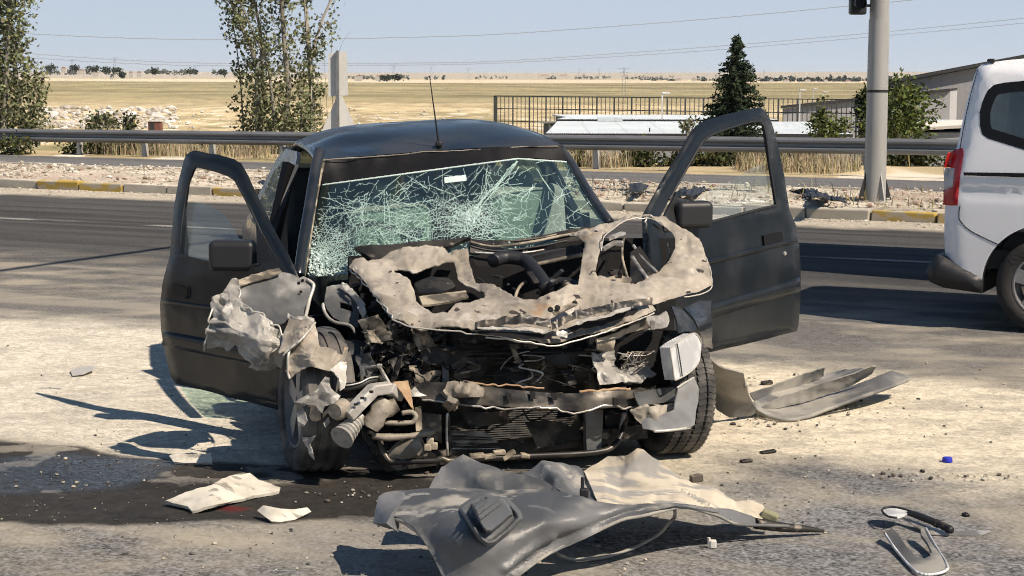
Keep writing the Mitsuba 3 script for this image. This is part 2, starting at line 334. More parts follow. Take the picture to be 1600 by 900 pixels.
# kerb stones, painted yellow in places
scene['kerb_concrete'] = two(pr(proc(lambda p, n, uv: mix((.30, .275, .23), (.46, .43, .36), fbm(p.x * 5, p.y * 5, p.z * 9, 4))), .9))
scene['kerb_yellow'] = two(pr(proc(lambda p, n, uv: mix((.38, .265, .06), (.36, .32, .25), smoothstep(.42, .62, fbm(p.x * 6, p.y * 6, p.z * 9, 4)))), .8))
scene['kerb_black'] = two(pr(proc(lambda p, n, uv: mix((.04, .038, .035), (.2, .18, .15), smoothstep(.5, .75, fbm(p.x * 6, p.y * 6, p.z * 9, 4)))), .85))
rng = np.random.default_rng(4)
def kerb_line(key, label, c0, r0, r1, paint, step=.75):
    tag(key, label, kind='structure')
    i = 0
    for r in np.arange(r0, r1, step):
        z = .115 + rng.uniform(-.018, .014); a = math.degrees(0)
        m = rbox((0, 0, 0), (step - .018, .14, z + .06), .018)
        m.vertices += (meshkit.noise(m.vertices * 11 + r, 2)[:, None] - .5) * .034
        th = rng.normal(0, .022); R = frame(RA + RC * th)
        m = place(m, road(r + step / 2, c0 + rng.normal(0, .008), (z - .06) / 2), R)
        add(num(f'{key}__stone'), m, paint(r + step / 2), 30); i += 1
def _paint(r):
    q = road(r, 19.9); d = q - CAM; x = 800 + FOC * d[0] / (d @ _fw)
    return 'kerb_yellow' if (82 < x < 192) or (320 < x < 440) or (940 < x < 1010) or x > 1385 else 'kerb_black' if 1368 < x <= 1385 or 192 < x < 200 else 'kerb_concrete'
kerb_line('kerb', 'worn kerb stones painted yellow in places along the near edge of the median', 19.95, -24, 10.5, _paint)
kerb_line('far_kerb', 'low pale kerb stones along the far edge of the median', 23.82, -24, 10, lambda r: 'kerb_yellow' if 2.5 < r < 4.5 else 'kerb_concrete', 1.0)
# rubble on the median
scene['rubble_stone'] = two(pr({'type': 'mesh_attribute', 'name': 'vertex_color'}, .92))
def stones(C, S, rng, cols):
    ico = trimesh.creation.icosphere(subdivisions=1); n = len(ico.vertices); V, F, K = [], [], []
    for i, (c, s) in enumerate(zip(C, S)):
        q = ico.vertices * (1 + .38 * (meshkit.noise(ico.vertices * 1.3 + i * 3.1, 1)[:, None] - .5) * 2) * s * rng.uniform(.6, 1.25, 3) * [1, 1, .62]
        a = rng.uniform(0, 6.28); q = q @ np.array([[math.cos(a), -math.sin(a), 0], [math.sin(a), math.cos(a), 0], [0, 0, 1]])
        V.append(q + c); F.append(ico.faces + i * n); K.append(np.tile(cols[rng.integers(len(cols))] * rng.uniform(.75, 1.15), (n, 1)))
    return trimesh.Trimesh(np.vstack(V), np.vstack(F), process=False), np.vstack(K)
rng = np.random.default_rng(11)
n = 8000; r, c = rng.uniform(-22, 9, n), 20.05 + 3.6 * rng.beta(1.1, 1.2, n)
m, k = stones(road(r, c, .11 + .06 * rng.random(n)), .008 + .034 * rng.random(n) ** 5, rng, np.array([[.54, .50, .42], [.46, .42, .34], [.60, .56, .49], [.50, .46, .38], [.22, .18, .14], [.30, .20, .15]]))
add('rubble', m, 'rubble_stone', False, 'pale rubble stones strewn over the median', kind='stuff', color=k)
n = 2200; r, c = rng.uniform(-22, 9, n), 19.86 - np.abs(rng.normal(0, .28, n)); m, k = stones(road(r, c, .004), .006 + .02 * rng.random(n) ** 4, rng, np.array([[.54, .50, .42], [.46, .42, .34], [.40, .36, .29]]))
add('kerb_gravel', m, 'rubble_stone', False, 'pale gravel spilled on the road along the kerb', kind='stuff', color=k)
scene['black_plastic'] = two(pr((.018, .019, .021), .5))
scene['leaf'] = two({'type': 'diffuse', 'reflectance': {'type': 'mesh_attribute', 'name': 'vertex_color'}})
scene['bark'] = two(pr(proc(lambda p, n, uv: mix((.13, .115, .09), (.33, .31, .26), fbm(p.x * 6, p.y * 6, p.z * 2.5, 4))), .9))
scene['straw'] = two({'type': 'diffuse', 'reflectance': {'type': 'mesh_attribute', 'name': 'vertex_color'}})
# weeds and dry grass
def blades(base, h, w, rng, lean=.35):
    n = len(base); a = rng.uniform(0, 6.28, n); d = np.stack([np.cos(a), np.sin(a), 0 * a], 1); e = np.stack([-np.sin(a), np.cos(a), 0 * a], 1)
    l = rng.normal(0, lean, (n, 1)); hh = (h * rng.uniform(.45, 1.2, n))[:, None]; z = np.array([0, 0, 1.0])
    p0, p1 = base - e * w / 2, base + e * w / 2
    m0 = base + z * hh * .55 + d * l * hh * .3 - e * w * .4; m1 = m0 + e * w * .8; t = base + z * hh + d * l * hh
    V = np.stack([p0, p1, m1, m0, t], 1).reshape(-1, 3); k = np.arange(n) * 5
    return trimesh.Trimesh(V, np.vstack([np.stack([k, k + 1, k + 2], 1), np.stack([k, k + 2, k + 3], 1), np.stack([k + 3, k + 2, k + 4], 1)]), process=False)
rng = np.random.default_rng(5)
n = 30000; r = rng.uniform(-24, 14, n); c = 28.92 + np.abs(rng.normal(0, 1.5, n)); keep = (meshkit.fbm(np.stack([r * .55, c * .3, r * 0], -1), 3) > np.where(r > 3, .42, .52)); r, c = r[keep], c[keep]
m = blades(road(r, c, land_z(r, c) - .02), np.where(r > 3, .62, .42) * (.35 + 1.1 * meshkit.fbm(np.stack([r * 2.6, c * 2.6, r * 0], -1), 3, seed=2)), .013, rng)
kk = tints(len(r), 5, rng, .55, 1.1, (.52, .445, .29), .05)
add('dry_grass', m, 'straw', False, 'tall straw-coloured dry grass on the verge behind the guardrail', kind='stuff', color=kk)
n = 9000; r = rng.uniform(-40, 30, n); c = rng.uniform(31, 60, n); keep = meshkit.fbm(np.stack([r * .3, c * .3, r * 0], -1), 3, seed=5) > .52; r, c = r[keep], c[keep]
add('field_weeds', blades(road(r, c, land_z(r, c) - .02), .5, .03, rng), 'straw', False, 'sparse weeds on the slope below the verge', kind='stuff', color=tints(len(r), 5, rng, .5, 1.0, (.40, .36, .2), .06))
n = 1500; r = rng.uniform(-12, 8, n); c = rng.uniform(20.1, 23.6, n); keep = meshkit.fbm(np.stack([r * .8, c * .8, r * 0], -1), 3, seed=9) > .56; r, c = r[keep], c[keep]
add('median_weeds', blades(road(r, c, .12), .16, .012, rng, .8), 'straw', False, 'low dry weeds among the rubble of the median', kind='stuff', color=tints(len(r), 5, rng, .5, 1.0, (.42, .37, .2), .06))
# guardrail
scene['galvanised'] = two(pr(proc(lambda p, n, uv: mix((.20, .205, .21), (.33, .335, .34), fbm(p.x * 3, p.y * 3, p.z * 8, 4))), .45, .55))
scene['rail_post'] = two(pr((.46, .455, .43), .6, .2))
scene['rail_metal'] = two(pr(proc(lambda p, n, uv: mix((.14, .145, .15), (.25, .255, .26), fbm(p.x * 2, p.y * 2, p.z * 8, 4))), .45, .3))
tag('guardrail', 'grey steel W-beam guardrail on short posts along the far roadside', 'guardrail')
prof = np.array([(0, 0), (.03, .015), (.075, .055), (.075, .09), (.02, .135), (.02, .175), (.075, .22), (.075, .255), (.03, .295), (0, .31)])
gr = np.arange(-26, 14.1, 1.0)
def rail_top(r): return np.interp(r, [-26, -7], [.51, .635])
P = np.array([[road(r, 28.62 - a, rail_top(r) - b * .84) for a, b in prof] for r in gr])
m = quadgrid(P); add('guardrail__beam', solid(m.vertices, m.faces, .004), 'rail_metal', 40)
for r in np.arange(-25.4, 13.5, 1.62):
    zt = rail_top(r) - .02
    m = cat(box((0, -.055, zt / 2 - .1), (.075, .006, zt + .2)), box((0, 0.055, zt / 2 - .1), (.075, .006, zt + .2)), box((.034, 0, zt / 2 - .1), (.006, .104, zt + .2)))
    add(num('guardrail__post'), place(m, road(r, 28.70), frame(RA)), 'rail_post')
# light pole with a traffic light on its side and a mast arm over the road
scene['pole_metal'] = two(pr(proc(lambda p, n, uv: mix((.30, .30, .285), (.43, .43, .41), fbm(p.x * 5, p.y * 5, p.z * 1.2, 4))), .55, .25))
tag('light_pole', 'tall grey steel traffic mast standing on the gravel median', 'pole')
PB = onground(1366, 326); PB[2] = .1
m = lathe([(0, 0), (.135, 0), (.125, 2.2), (.118, 2.2), (.10, 6.4), (0, 6.4)], 20); m.apply_translation(PB); add('light_pole__shaft', m, 'pole_metal', 30)
m = lathe([(.128, 0), (.129, 0), (.129, .035), (.128, .035)], 20); m.apply_translation(PB + [0, 0, 1.32]); add('light_pole__band', m, 'black_plastic')
m = box((0, 0, .02), (.42, .42, .04)); m.apply_translation(PB + [0, 0, -.05]); add('light_pole__base_plate', m, 'pole_metal')
for a in (20, 110, 200, 290):
    g = prism([(.11, 0), (.24, 0), (.125, .36), (.11, .36)], .012, (0, 0, -.006)); R = np.array([[1, 0, 0], [0, 0, -1], [0, 1, 0]])
    g = place(g, 0, R); ca, sa = math.cos(math.radians(a)), math.sin(math.radians(a)); g = place(g, PB, np.array([[ca, -sa, 0], [sa, ca, 0], [0, 0, 1]])); add(num('light_pole__gusset'), g, 'black_plastic' if a in (20, 200) else 'pole_metal')
aim = -RC; tip = PB + np.array([0, 0, 4.75]) + aim * 12.6
add('light_pole__mast_arm', tube([PB + [0, 0, 4.4], PB + [0, 0, 4.7] + aim * 1.0, tip], [.06, .04], 10, 20), 'pole_metal', True)
scene['signal_housing'] = two(pr((.022, .024, .024), .45))
hb = PB + np.array([-.27, -.02, 2.62])
add('light_pole__traffic_light', cat(rbox(hb, (.2, .16, .72), .03), *[tube([hb + [0, -.08, z], hb + [0, -.22, z - .01]], .07, 12, cap=False) for z in (-.22, 0, .22)], bar(hb + [.05, 0, .25], PB + [0, 0, 2.87], .03), bar(hb + [.05, 0, -.25], PB + [0, 0, 2.37], .03)), 'signal_housing', 30)
for t in (.78,): 
    q = PB + np.array([0, 0, 4.72]) + aim * 10.2 * t
    add(num('light_pole__signal_head'), cat(rbox(q + [0, 0, -.1], (.26, .2, .8), .03, frame(aim)), rbox(q, (.62, .03, 1.0), .014, frame(np.cross(aim, [0, 0, 1])))), 'signal_housing', 30)
# road sign seen from behind
scene['sign_back'] = two(pr(proc(lambda p, n, uv: mix((.54, .54, .50), (.68, .68, .64), fbm(p.x * 4, p.y * 4, p.z * 2, 3))), .6))
tag('road_sign', 'back of a triangular warning sign with a rectangular plate above, on a steel post', 'sign')
Ys = 26.0
def on(px, py, Y=Ys): return at(px, py, Y)
def flat(pxs, Y, t=.004):
    P = np.array([at(a, b, Y) for a, b in pxs]); n = len(P); c = P.mean(0)
    return solid(np.vstack([P, c]), np.array([[(i + 1) % n, i, n] for i in range(n)]), t)
add('road_sign__plate', flat([(513, 83), (542, 80), (544, 149), (513, 151)], Ys), 'sign_back')
add('road_sign__triangle', flat([(527, 150), (535, 150), (558, 206), (556, 211), (503, 211), (502, 206)], Ys), 'sign_back')
pb = at(530, 250, Ys - .045); pt = at(527, 79, Ys - .045)
add('road_sign__post', bar([pt[0], Ys - .045, .05], [pt[0], Ys - .045, pt[2]], .05, .042), 'rail_metal')

# ---------------------------------------------------------------- trees and shrubs
def limb_leaves(P, spread, n, rng, s):
    P = spline(P, 40); i = rng.integers(0, 40, n); w = rng.normal(size=(n, 3)) * [1, 1, .8]
    # clumps: leaves gather round twig ends
    q = P[i] + w * (spread if np.ndim(spread) == 0 else np.interp(i, np.linspace(0, 39, len(spread)), spread)[:, None])
    return q
GREEN = (.195, .21, .115)
def clumped(centers, rad, per, rng): return (centers[:, None] + rng.normal(size=(len(centers), per, 3)) * rad).reshape(-1, 3)
def tree(key, label, limbs, size, rng, per=16, clump=.16, base=GREEN, group=None, catg='tree', bark='bark'):
    tag(key, label, catg, group)
    tr, pts = [], []
    for P, r, spread, n in limbs:
        tr.append(tube(P, r, 7, 14)); pts.append(clumped(limb_leaves(P, spread, n, rng, size), clump, per, rng))
    C = np.vstack(pts); add(f'{key}__trunk', cat(*tr), bark, True)
    add(f'{key}__crown', leaves(C, size, rng), 'leaf', False, color=tints(len(C), 4, rng, .55, 1.25, base, .02))
rng = np.random.default_rng(21)
def A(L, Y): return [at(x, y, Y) for x, y in L]
Yt = 40.0
def down(p, z): return [np.array([p[0], p[1], z]), p]
def limb(L, Y, r=(.07, .015)): 
    P = A(L, Y); return [np.array([P[0][0], P[0][1], min(P[0][2] - .8, -1.2)])] + P
L1 = [((limb([(403, 203), (401, 98), (385, 60), (362, 5), (345, -60), (340, -130)], Yt)), (.08, .015), (.12, .2, .17, .12), 130),
      ((limb([(405, 205), (411, 147), (406, 37), (391, -20), (395, -120)], Yt + .3)), (.07, .015), (.1, .2, .18, .12), 120),
      ((limb([(440, 205), (452, 150), (447, 98), (440, 0), (436, -90), (440, -160)], Yt - .3)), (.09, .02), (.22, .26, .2, .17), 190),
      ((limb([(430, 205), (425, 150), (418, 100), (395, 50), (370, -10)], Yt - .5)), (.05, .015), (.2, .2, .1), 90),
      ((limb([(380, 205), (378, 160), (368, 60), (362, 25)], Yt + .6)), (.03, .01), (.12, .13, .1), 52),
      ((limb([(470, 205), (472, 150), (465, 110)], Yt - .2)), (.04, .01), (.16, .15), 60)]
tree('poplar_tree', 'multi-stemmed poplar with small leaves left of the road sign', L1, .062, rng, 17, .085)
L2 = [((limb([(489, 207), (484, 98), (477, 0), (470, -90), (468, -170)], Yt + 1)), (.085, .02), (.02, .06, .10, .12), 34),
      ((limb([(487, 150), (486, 98), (494, 60), (501, 37), (518, 0), (530, -60), (536, -150)], Yt + .9)), (.05, .015), (.03, .1, .17, .17), 90),
      ((limb([(486, 110), (480, 60), (476, 0)], Yt + .8)), (.03, .01), (.1, .14, .12), 40)]
scene['pale_bark'] = two(pr(proc(lambda p, n, uv: mix((.30, .27, .22), (.52, .48, .41), fbm(p.x * 6, p.y * 6, p.z * 2.5, 4))), .9))
tree('poplar_tree_001', 'slim poplar with a bare pale trunk just left of the road sign', L2, .062, rng, 15, .08, bark='pale_bark')
L4 = [(limb([(521, 200), (519, 120), (518, 60), (519, 28)], Yt + 2), (.02, .004), .02, 1), (limb([(524, 150), (530, 78), (548, 48)], Yt + 2), (.012, .003), .02, 1), (limb([(512, 200), (508, 120), (506, 70)], Yt + 2), (.015, .003), .02, 1), (limb([(505, 200), (500, 150), (492, 110)], Yt + 2.2), (.015, .004), .03, 8)]
tree('bare_sapling', 'nearly leafless sapling rising behind the road sign', L4, .05, rng, 5, .05, catg='tree')
Yl = 42.0
L3 = [((limb([(x, 210), (x + dx * .5, 120), (x + dx, 20), (x + dx, -90), (x + dx * .8, -180)], Yl + dy)), (.09, .02), (.22, .24, .20, .16), 150) for x, dx, dy in ((-56, -6, 0), (-24, 4, .3), (6, 8, -.3), (34, -18, .1), (-4, -12, .6))]
L3 += [((limb([(46, 205), (52, 160), (55, 128)], Yl)), (.02, .008), (.1, .1), 46), ((limb([(62, 205), (60, 172)], Yl - .3)), (.02, .008), (.08, .1), 18)]
tree('poplar_tree_002', 'dense leafy poplar cut by the left edge of the view', L3, .07, rng, 24, .12)
# conifer
def conifer(key, label, foot, top, wid, rng, Yc):
    tag(key, label, 'tree')
    h = top[2] - foot[2]; add(f'{key}__trunk', tube([foot, top], [.09, .01], 7, 8), 'bark', True)
    C = []; tw = []
    for k in range(520):
        t = rng.random() ** .75; a = rng.uniform(0, 6.28); L = wid * (1 - t) ** .85 * rng.uniform(.65, 1.12) + .04
        b = foot + (top - foot) * t; d = np.array([math.cos(a), math.sin(a), rng.uniform(-.15, .3)])
        s = np.linspace(.15, 1, max(4, int(L / .05)))
        q = b + d * (L * s)[:, None] + np.array([0, 0, -.12]) * (L * s ** 2)[:, None]; C.append(np.repeat(q, 3, 0) + rng.normal(0, .03, (3 * len(q), 3)))
        if k % 4 == 0: tw.append(tube([b, q[-1]], [.012, .004], 4, 4, False))
    C = np.vstack(C); add(f'{key}__branches', cat(*tw), 'bark', True)
    add(f'{key}__crown', leaves(C, .05, rng, long=2.6), 'leaf', False, color=tints(len(C), 4, rng, .5, 1.25, (.055, .075, .046), .008))
top = at(1152, 58, 50); foot = np.array([top[0] - .02, 50, -2.5])
conifer('conifer_tree', 'dark green conical conifer behind the guardrail', foot, top, 1.85, rng, 50)
def shrub(key, label, c, rad, n, size, rng, base=GREEN, cl=.12, group=None, per=14, catg='shrub', stems=7):
    tag(key, label, catg, group); c = np.asarray(c, float); rad = np.asarray(rad, float)
    q = rng.normal(size=(n, 3)); q /= np.linalg.norm(q, axis=1, keepdims=True); q *= rng.random((n, 1)) ** .45
    q = c + q * rad * (.75 + .5 * meshkit.noise(q * 2.3 + c, 3)[:, None]); C = clumped(q, cl, per, rng)
    add(f'{key}__stems', cat(*[tube([[c[0] + rng.normal(0, .06), c[1] + rng.normal(0, .06), c[2] - rad[2] * 1.15], q[rng.integers(n)]], [.022, .006], 5, 6) for _ in range(stems)]), 'bark', True)
    add(f'{key}__foliage', leaves(C, size, rng), 'leaf', False, color=tints(len(C), 4, rng, .55, 1.3, base, .015))
p = at(1405, 176, 46); shrub('leafy_tree', 'round green tree in front of the grey warehouse', p, (.98, .9, .92), 190, .085, rng, (.115, .145, .05), .13, catg='tree', stems=9)
p = at(1350, 172, 47); shrub('dark_shrub', 'narrow dark evergreen half hidden behind the traffic mast', p, (.2, .2, .75), 60, .06, rng, (.035, .05, .025), .08)
p = at(1292, 199, 44); shrub('leafy_sapling', 'light green sapling above the guardrail left of the traffic mast', p, (.5, .4, .28), 52, .075, rng, (.13, .15, .055), .09)
p = at(1284, 180, 44); shrub('leafy_sapling_001', 'slim light green shoot rising from the sapling by the mast', p, (.1, .1, .35), 14, .07, rng, (.13, .15, .055), .05, stems=2)
p = at(1075, 197, 45); shrub('pale_shrub', 'pale thin shrub in front of the white roof near the conifer', p, (.24, .2, .22), 16, .06, rng, (.2, .2, .12), .07)
VS = [(20, 231, .6), (132, 232, .8), (160, 236, .4), (210, 236, .9), (255, 236, .5), (330, 236, .7), (345, 242, .4), (395, 238, .8), (440, 240, .5), (905, 250, .3), (1000, 247, .65), (1065, 250, .55), (1110, 252, .6), (1150, 255, .35), (1190, 252, .5), (1395, 248, .8), (1440, 244, .8), (1245, 252, .6)]
VL = ['shrub behind the guardrail under the left poplar', 'shrub behind the guardrail left of the second clear post', 'small shrub close to the second clear guardrail post', 'wide shrub behind the guardrail above the yellow kerb', 'small shrub behind the guardrail left of the open front door', 'shrub behind the guardrail over the left open door', 'small shrub behind the guardrail over the left door frame', 'wide shrub below the multi-stemmed poplar', 'small shrub below the slim bare-trunked poplar', 'tiny shrub behind the guardrail right of the wreck roof', 'round dark shrub left of the right door frame', 'dark shrub in the right door window opening, left', 'dark shrub in the middle of the right door window opening', 'small shrub in the right door window opening', 'shrub behind the guardrail at the right door frame top', 'shrub behind the guardrail right of the traffic mast', 'shrub behind the guardrail next to the white van', 'small shrub left of the traffic mast among dry grass']
for (px, py, w), lb in zip(VS, VL):
    q = onground(px, 262 if px > 800 else 243); s = (q + 0) * 1.0; Yv = q[1] + .35; p = at(px, py, Yv)
    shrub(num('verge_shrub'), 'green ' + lb, (p[0], p[1], p[2]), (w * .66, .3, .24 + .08 * w), int(62 * w) + 8, .055, rng, (.085, .095, .042), .07, stems=4)
p = at(160, 193, 60); shrub('field_shrub', 'green shrub among the white rubble left of the red hut', p, (.7, .5, .4), 34, .09, rng, (.10, .115, .06), .12)
p = at(205, 195, 60); shrub('field_shrub_001', 'dark shrub between the white rubble and the red hut', p, (.3, .3, .35), 18, .09, rng, (.06, .07, .04), .1)

# ---------------------------------------------------------------- beyond the road
rng = np.random.default_rng(31)
n = 520; py = 168 + 34 * rng.beta(1.3, 1.2, n); px = np.where(rng.random(n) < .7, rng.uniform(60, 275, n), rng.uniform(60, 720, n)); Yr = 4.1 * FOC / np.maximum(py - 119, 20)
Q = np.stack([at(a, b, y) for a, b, y in zip(px, py, Yr)]); Q[:, 2] = -2.45
m, k = stones(Q, np.where(px < 275, 1, .5) * (.12 + .36 * rng.random(n) ** 3) * Yr / 160, rng, np.array([[.62, .59, .54], [.52, .48, .42], [.66, .64, .60], [.42, .38, .31]]))
add('field_rubble', m, 'rubble_stone', False, 'heaps of whitish rubble dumped in the dry field', kind='stuff', color=k)
scene['brick_red'] = two(pr((.17, .07, .05), .9)); scene['dark_trim'] = two(pr((.03, .03, .032), .6)); scene['wall_pale'] = two(pr((.5, .47, .42), .9)); scene['roof_tile'] = two(pr((.30, .20, .16), .9))
tag('brick_hut', 'small red-brown hut in the field left of the poplar', 'hut')
q = at(243, 203, 90); q[2] = -2.5; zt = at(243, 190, 90)[2]
add('brick_hut__wall', box((q[0], q[1], (zt - 2.5) / 2), (.62, .6, zt + 2.5)), 'brick_red'); add('brick_hut__roof', box((q[0], q[1], zt + .03), (.72, .7, .06)), 'wall_pale'); add('brick_hut__door', box((q[0] - .12, q[1] - .305, zt - .25), (.24, .02, .36)), 'dark_trim')
# white roofed sheds
scene['shed_roof'] = two(pr(proc(lambda p, n, uv: mix((.46, .51, .53), (.60, .66, .68), fbm(p.x * .6, p.y * .6, 1, 3)) * (1 - .12 * smoothstep(.42, .5, dr.abs(p.x * .9 - dr.floor(p.x * .9) - .5)))), .5))
scene['shed_wall'] = two(pr((.30, .31, .32), .8))
def shed(key, label, x0px, x1px, Yn, Yf, yn, yf, catg='shed'):
    tag(key, label, catg)
    a, b = at(x0px, yn, Yn), at(x1px, yn, Yn); za, zb = a[2], at(x0px, yf, Yf)[2]
    def slab(P, t=.05): m = quadgrid(np.array(P)); return solid(m.vertices, m.faces[:, ::-1], t)
    roofn = np.array([[[a[0], Yn, za], [b[0], Yn, za]], [[a[0] + .5, Yf, zb], [b[0], Yf, zb]]])
    rooff = np.array([[[a[0] + .5, Yf, zb], [b[0], Yf, zb]], [[a[0], 2 * Yf - Yn, za], [b[0], 2 * Yf - Yn, za]]])
    add(f'{key}__roof', cat(slab(roofn[:, ::-1]), slab(rooff[:, ::-1])), 'shed_roof')
    add(f'{key}__wall', cat(box(((a[0] + b[0]) / 2, Yn + .2, (za - 2.6) / 2), (b[0] - a[0] - .3, .12, za + 2.5)), box((a[0] + .4, Yf, (za - 2.6) / 2), (.12, 2 * (Yf - Yn) - .6, za + 2.5)), box((b[0] - .4, Yf, (za - 2.6) / 2), (.12, 2 * (Yf - Yn) - .6, za + 2.5)), box(((a[0] + b[0]) / 2, 2 * Yf - Yn - .2, (za - 2.6) / 2), (b[0] - a[0] - .3, .12, za + 2.5))), 'shed_wall')
    add(f'{key}__gutter', box(((a[0] + b[0]) / 2, Yn - .05, za - .05), (b[0] - a[0], .08, .09)), 'dark_trim')
    return a, b, zb
a, b, zb = shed('white_roof_shed', 'long low shed with a pale white roof behind the guardrail', 853, 1332, 52, 58.5, 208, 189)
q = at(953, 186, 58.5); add('white_roof_shed__ridge_vent', box((q[0], 58.5, q[2]), (.8, .3, .12)), 'shed_roof')
for pxv in (1015, 1090): q = at(pxv, 206, 52.3); add(num('white_roof_shed__vent_pipe'), tube([q, q + [0, 0, .12]], .02, 6), 'dark_trim')
shed('white_roof_shed_001', 'second white shed roof right of the traffic mast, under the warehouse', 1462, 1700, 60, 66, 200, 190)
shed('white_roof_shed_002', 'narrow far white roof seen above the long white shed', 870, 1216, 66, 70, 186, 182.5)
# warehouse
scene['warehouse_wall'] = two(pr(proc(lambda p, n, uv: mi.Color3f(.27, .27, .28) * (1 - .10 * smoothstep(.42, .5, dr.abs(p.x * 1.6 - dr.floor(p.x * 1.6) - .5)))), .7))
scene['warehouse_wall_pale'] = two(pr(proc(lambda p, n, uv: mi.Color3f(.34, .34, .35) * (1 - .10 * smoothstep(.42, .5, dr.abs(p.x * 1.2 - dr.floor(p.x * 1.2) - .5)))), .7))
tag('warehouse', 'large grey metal warehouse with a dark-edged gable roof behind the van', 'warehouse')
Yw = 92.0; e0, e1 = at(1378, 134, Yw), at(1516, 108, Yw); sl = (e1[2] - e0[2]) / (e1[0] - e0[0]); xr = e0[0] + 13; zr = e0[2] + 13 * sl; xe = xr + 13
RXW = np.array([[1, 0, -.30], [0, 0, -1.0], [0, 1, 0]]); zg = -2.6; P = Polygon([(e0[0], zg), (xe, zg), (xe, e0[2]), (xr, zr), (e0[0], e0[2])]); RX = np.array([[1, 0, 0], [0, 0, -1], [0, 1, 0]])
add('warehouse__gable_wall', prism(P, 40, (12, Yw + 40, 0), RXW), 'warehouse_wall')
for s, (xa, za, xb, zb_) in enumerate(((e0[0] - .3, e0[2] - .3 * sl, xr, zr), (xr, zr, xe + .3, e0[2] - .3 * sl))):
    add(num('warehouse__roof'), prism(Polygon([(xa, za + .03), (xb, zb_ + .03), (xb, zb_ + .22), (xa, za + .22)]), 41, (12.15, Yw + 40.5, 0), RXW), 'dark_trim')
add('warehouse__base_trim', box(((e0[0] + xe) / 2, Yw - .05, at(1450, 189, Yw)[2]), (xe - e0[0], .1, .14)), 'dark_trim')
tag('warehouse_annex', 'long low light grey building with a dark sloping roof edge left of the warehouse', 'warehouse')
e0, e1 = at(1224, 169.5, 84), at(1384, 153, 84); sl2 = (e1[2] - e0[2]) / (e1[0] - e0[0]); xb = e1[0] + 3
add('warehouse_annex__wall', prism(Polygon([(e0[0], zg), (xb, zg), (xb, e0[2] + (xb - e0[0]) * sl2), (e0[0], e0[2])]), 6, (1.8, 90, 0), RXW), 'warehouse_wall_pale')
add('warehouse_annex__roof', prism(Polygon([(e0[0] - .1, e0[2]), (xb, e0[2] + (xb - e0[0]) * sl2), (xb, e0[2] + .13 + (xb - e0[0]) * sl2), (e0[0] - .1, e0[2] + .13)]), 6.4, (1.86, 90.2, 0), RXW), 'dark_trim')
# grey low building edge right of the mast
tag('grey_shed', 'low dark grey shed roof between the mast and the van', 'shed')
a, b = at(1378, 207, 58), at(1530, 197, 58); add('grey_shed__wall', box(((a[0] + b[0]) / 2 + 1, 60, (a[2] - 2.6) / 2), (b[0] - a[0] + 2, 4, a[2] + 2.6)), 'shed_wall'); add('grey_shed__roof', prism(Polygon([(a[0], a[2]), (b[0] + 2, b[2] + .1), (b[0] + 2, b[2] + .2), (a[0], a[2] + .1)]), 4.4, (0, 62.2, 0), RX), 'wall_pale')
# tall mesh fence of the sports ground
scene['fence_metal'] = two(pr((.045, .052, .05), .6)); scene['white_paint'] = two(pr((.62, .62, .6), .5))
tag('mesh_fence', 'tall dark lattice fence round a pitch in the plain', 'fence')
F0, F1, F2 = at(772, 150, 118), at(776, 150, 78), at(1362, 156, 70)
for (pa, pb_, nn, y0) in ((F0, F1, 22, 0), (F1, F2, 84, 0)):
    for i in range(nn):
        q = pa + (pb_ - pa) * i / (nn - 1); zt = q[2]
        add(num('mesh_fence__post'), bar([q[0], q[1], -2.6], [q[0], q[1], zt], .065 if i % 4 == 0 else .03), 'fence_metal')
    for f in (0.0, .3, .6, 1.0):
        A0 = np.array([pa[0], pa[1], -2.5 + (pa[2] + 2.5) * (1 - f * .55)]); B0 = np.array([pb_[0], pb_[1], -2.5 + (pb_[2] + 2.5) * (1 - f * .55)])
        add(num('mesh_fence__rail'), bar(A0, B0, .04), 'fence_metal')
for px, py, Y, lb in ((1035, 147, 66, 'slim white lamp post in front of the lattice fence'), (1250, 142, 80, 'white lamp post left of the traffic mast beyond the long grey building'), (1271, 140, 110, 'thin pale pole between the two lamp posts and the mast'), (1287, 145, 100, 'thin pale pole closest to the traffic mast')):
    k = num('lamp_post'); q = at(px, py, Y); tag(k, lb, 'lamp post'); w = .05 if Y < 100 else .035
    add(k + '__pole', bar([q[0], Y, -2.6], q, w), 'white_paint'); add(k + '__lamp', rbox(q + [.12, 0, .03], (.3, .12, .08), .03), 'white_paint', 30)
# pylons and power lines
scene['wire'] = two(pr((.36, .37, .39), .6)); scene['far_steel'] = two(pr((.26, .28, .31), .7))
def pylon(key, label, px, ytop, ybase, Y, arms=True):
    tag(key, label, 'pylon'); t, b = at(px, ytop, Y), at(px, ybase, Y); h = t[2] - b[2]; w = h * .11; tt = h * .012
    ms = [bar(b + [sx * w, sy * w, -3], t + [sx * w * .22, sy * w * .22, -h * .25 * 0], tt) for sx in (-1, 1) for sy in (-1, 1)]
    for f in (.15, .35, .55, .75): ms.append(bar(b + (t - b) * f + [-w * (1 - .78 * f), -w * (1 - .78 * f), 0], b + (t - b) * (f + .18) + [w * (1 - .78 * (f + .18)), -w * (1 - .78 * (f + .18)), 0], tt * .7))
    add(key + '__tower', cat(*ms), 'far_steel')
    if arms: add(key + '__crossarm', cat(*[bar(t + [-h * a, 0, -h * f], t + [h * a, 0, -h * f], tt * 1.2) for a, f in ((.3, .02), (.22, .2))]), 'far_steel')
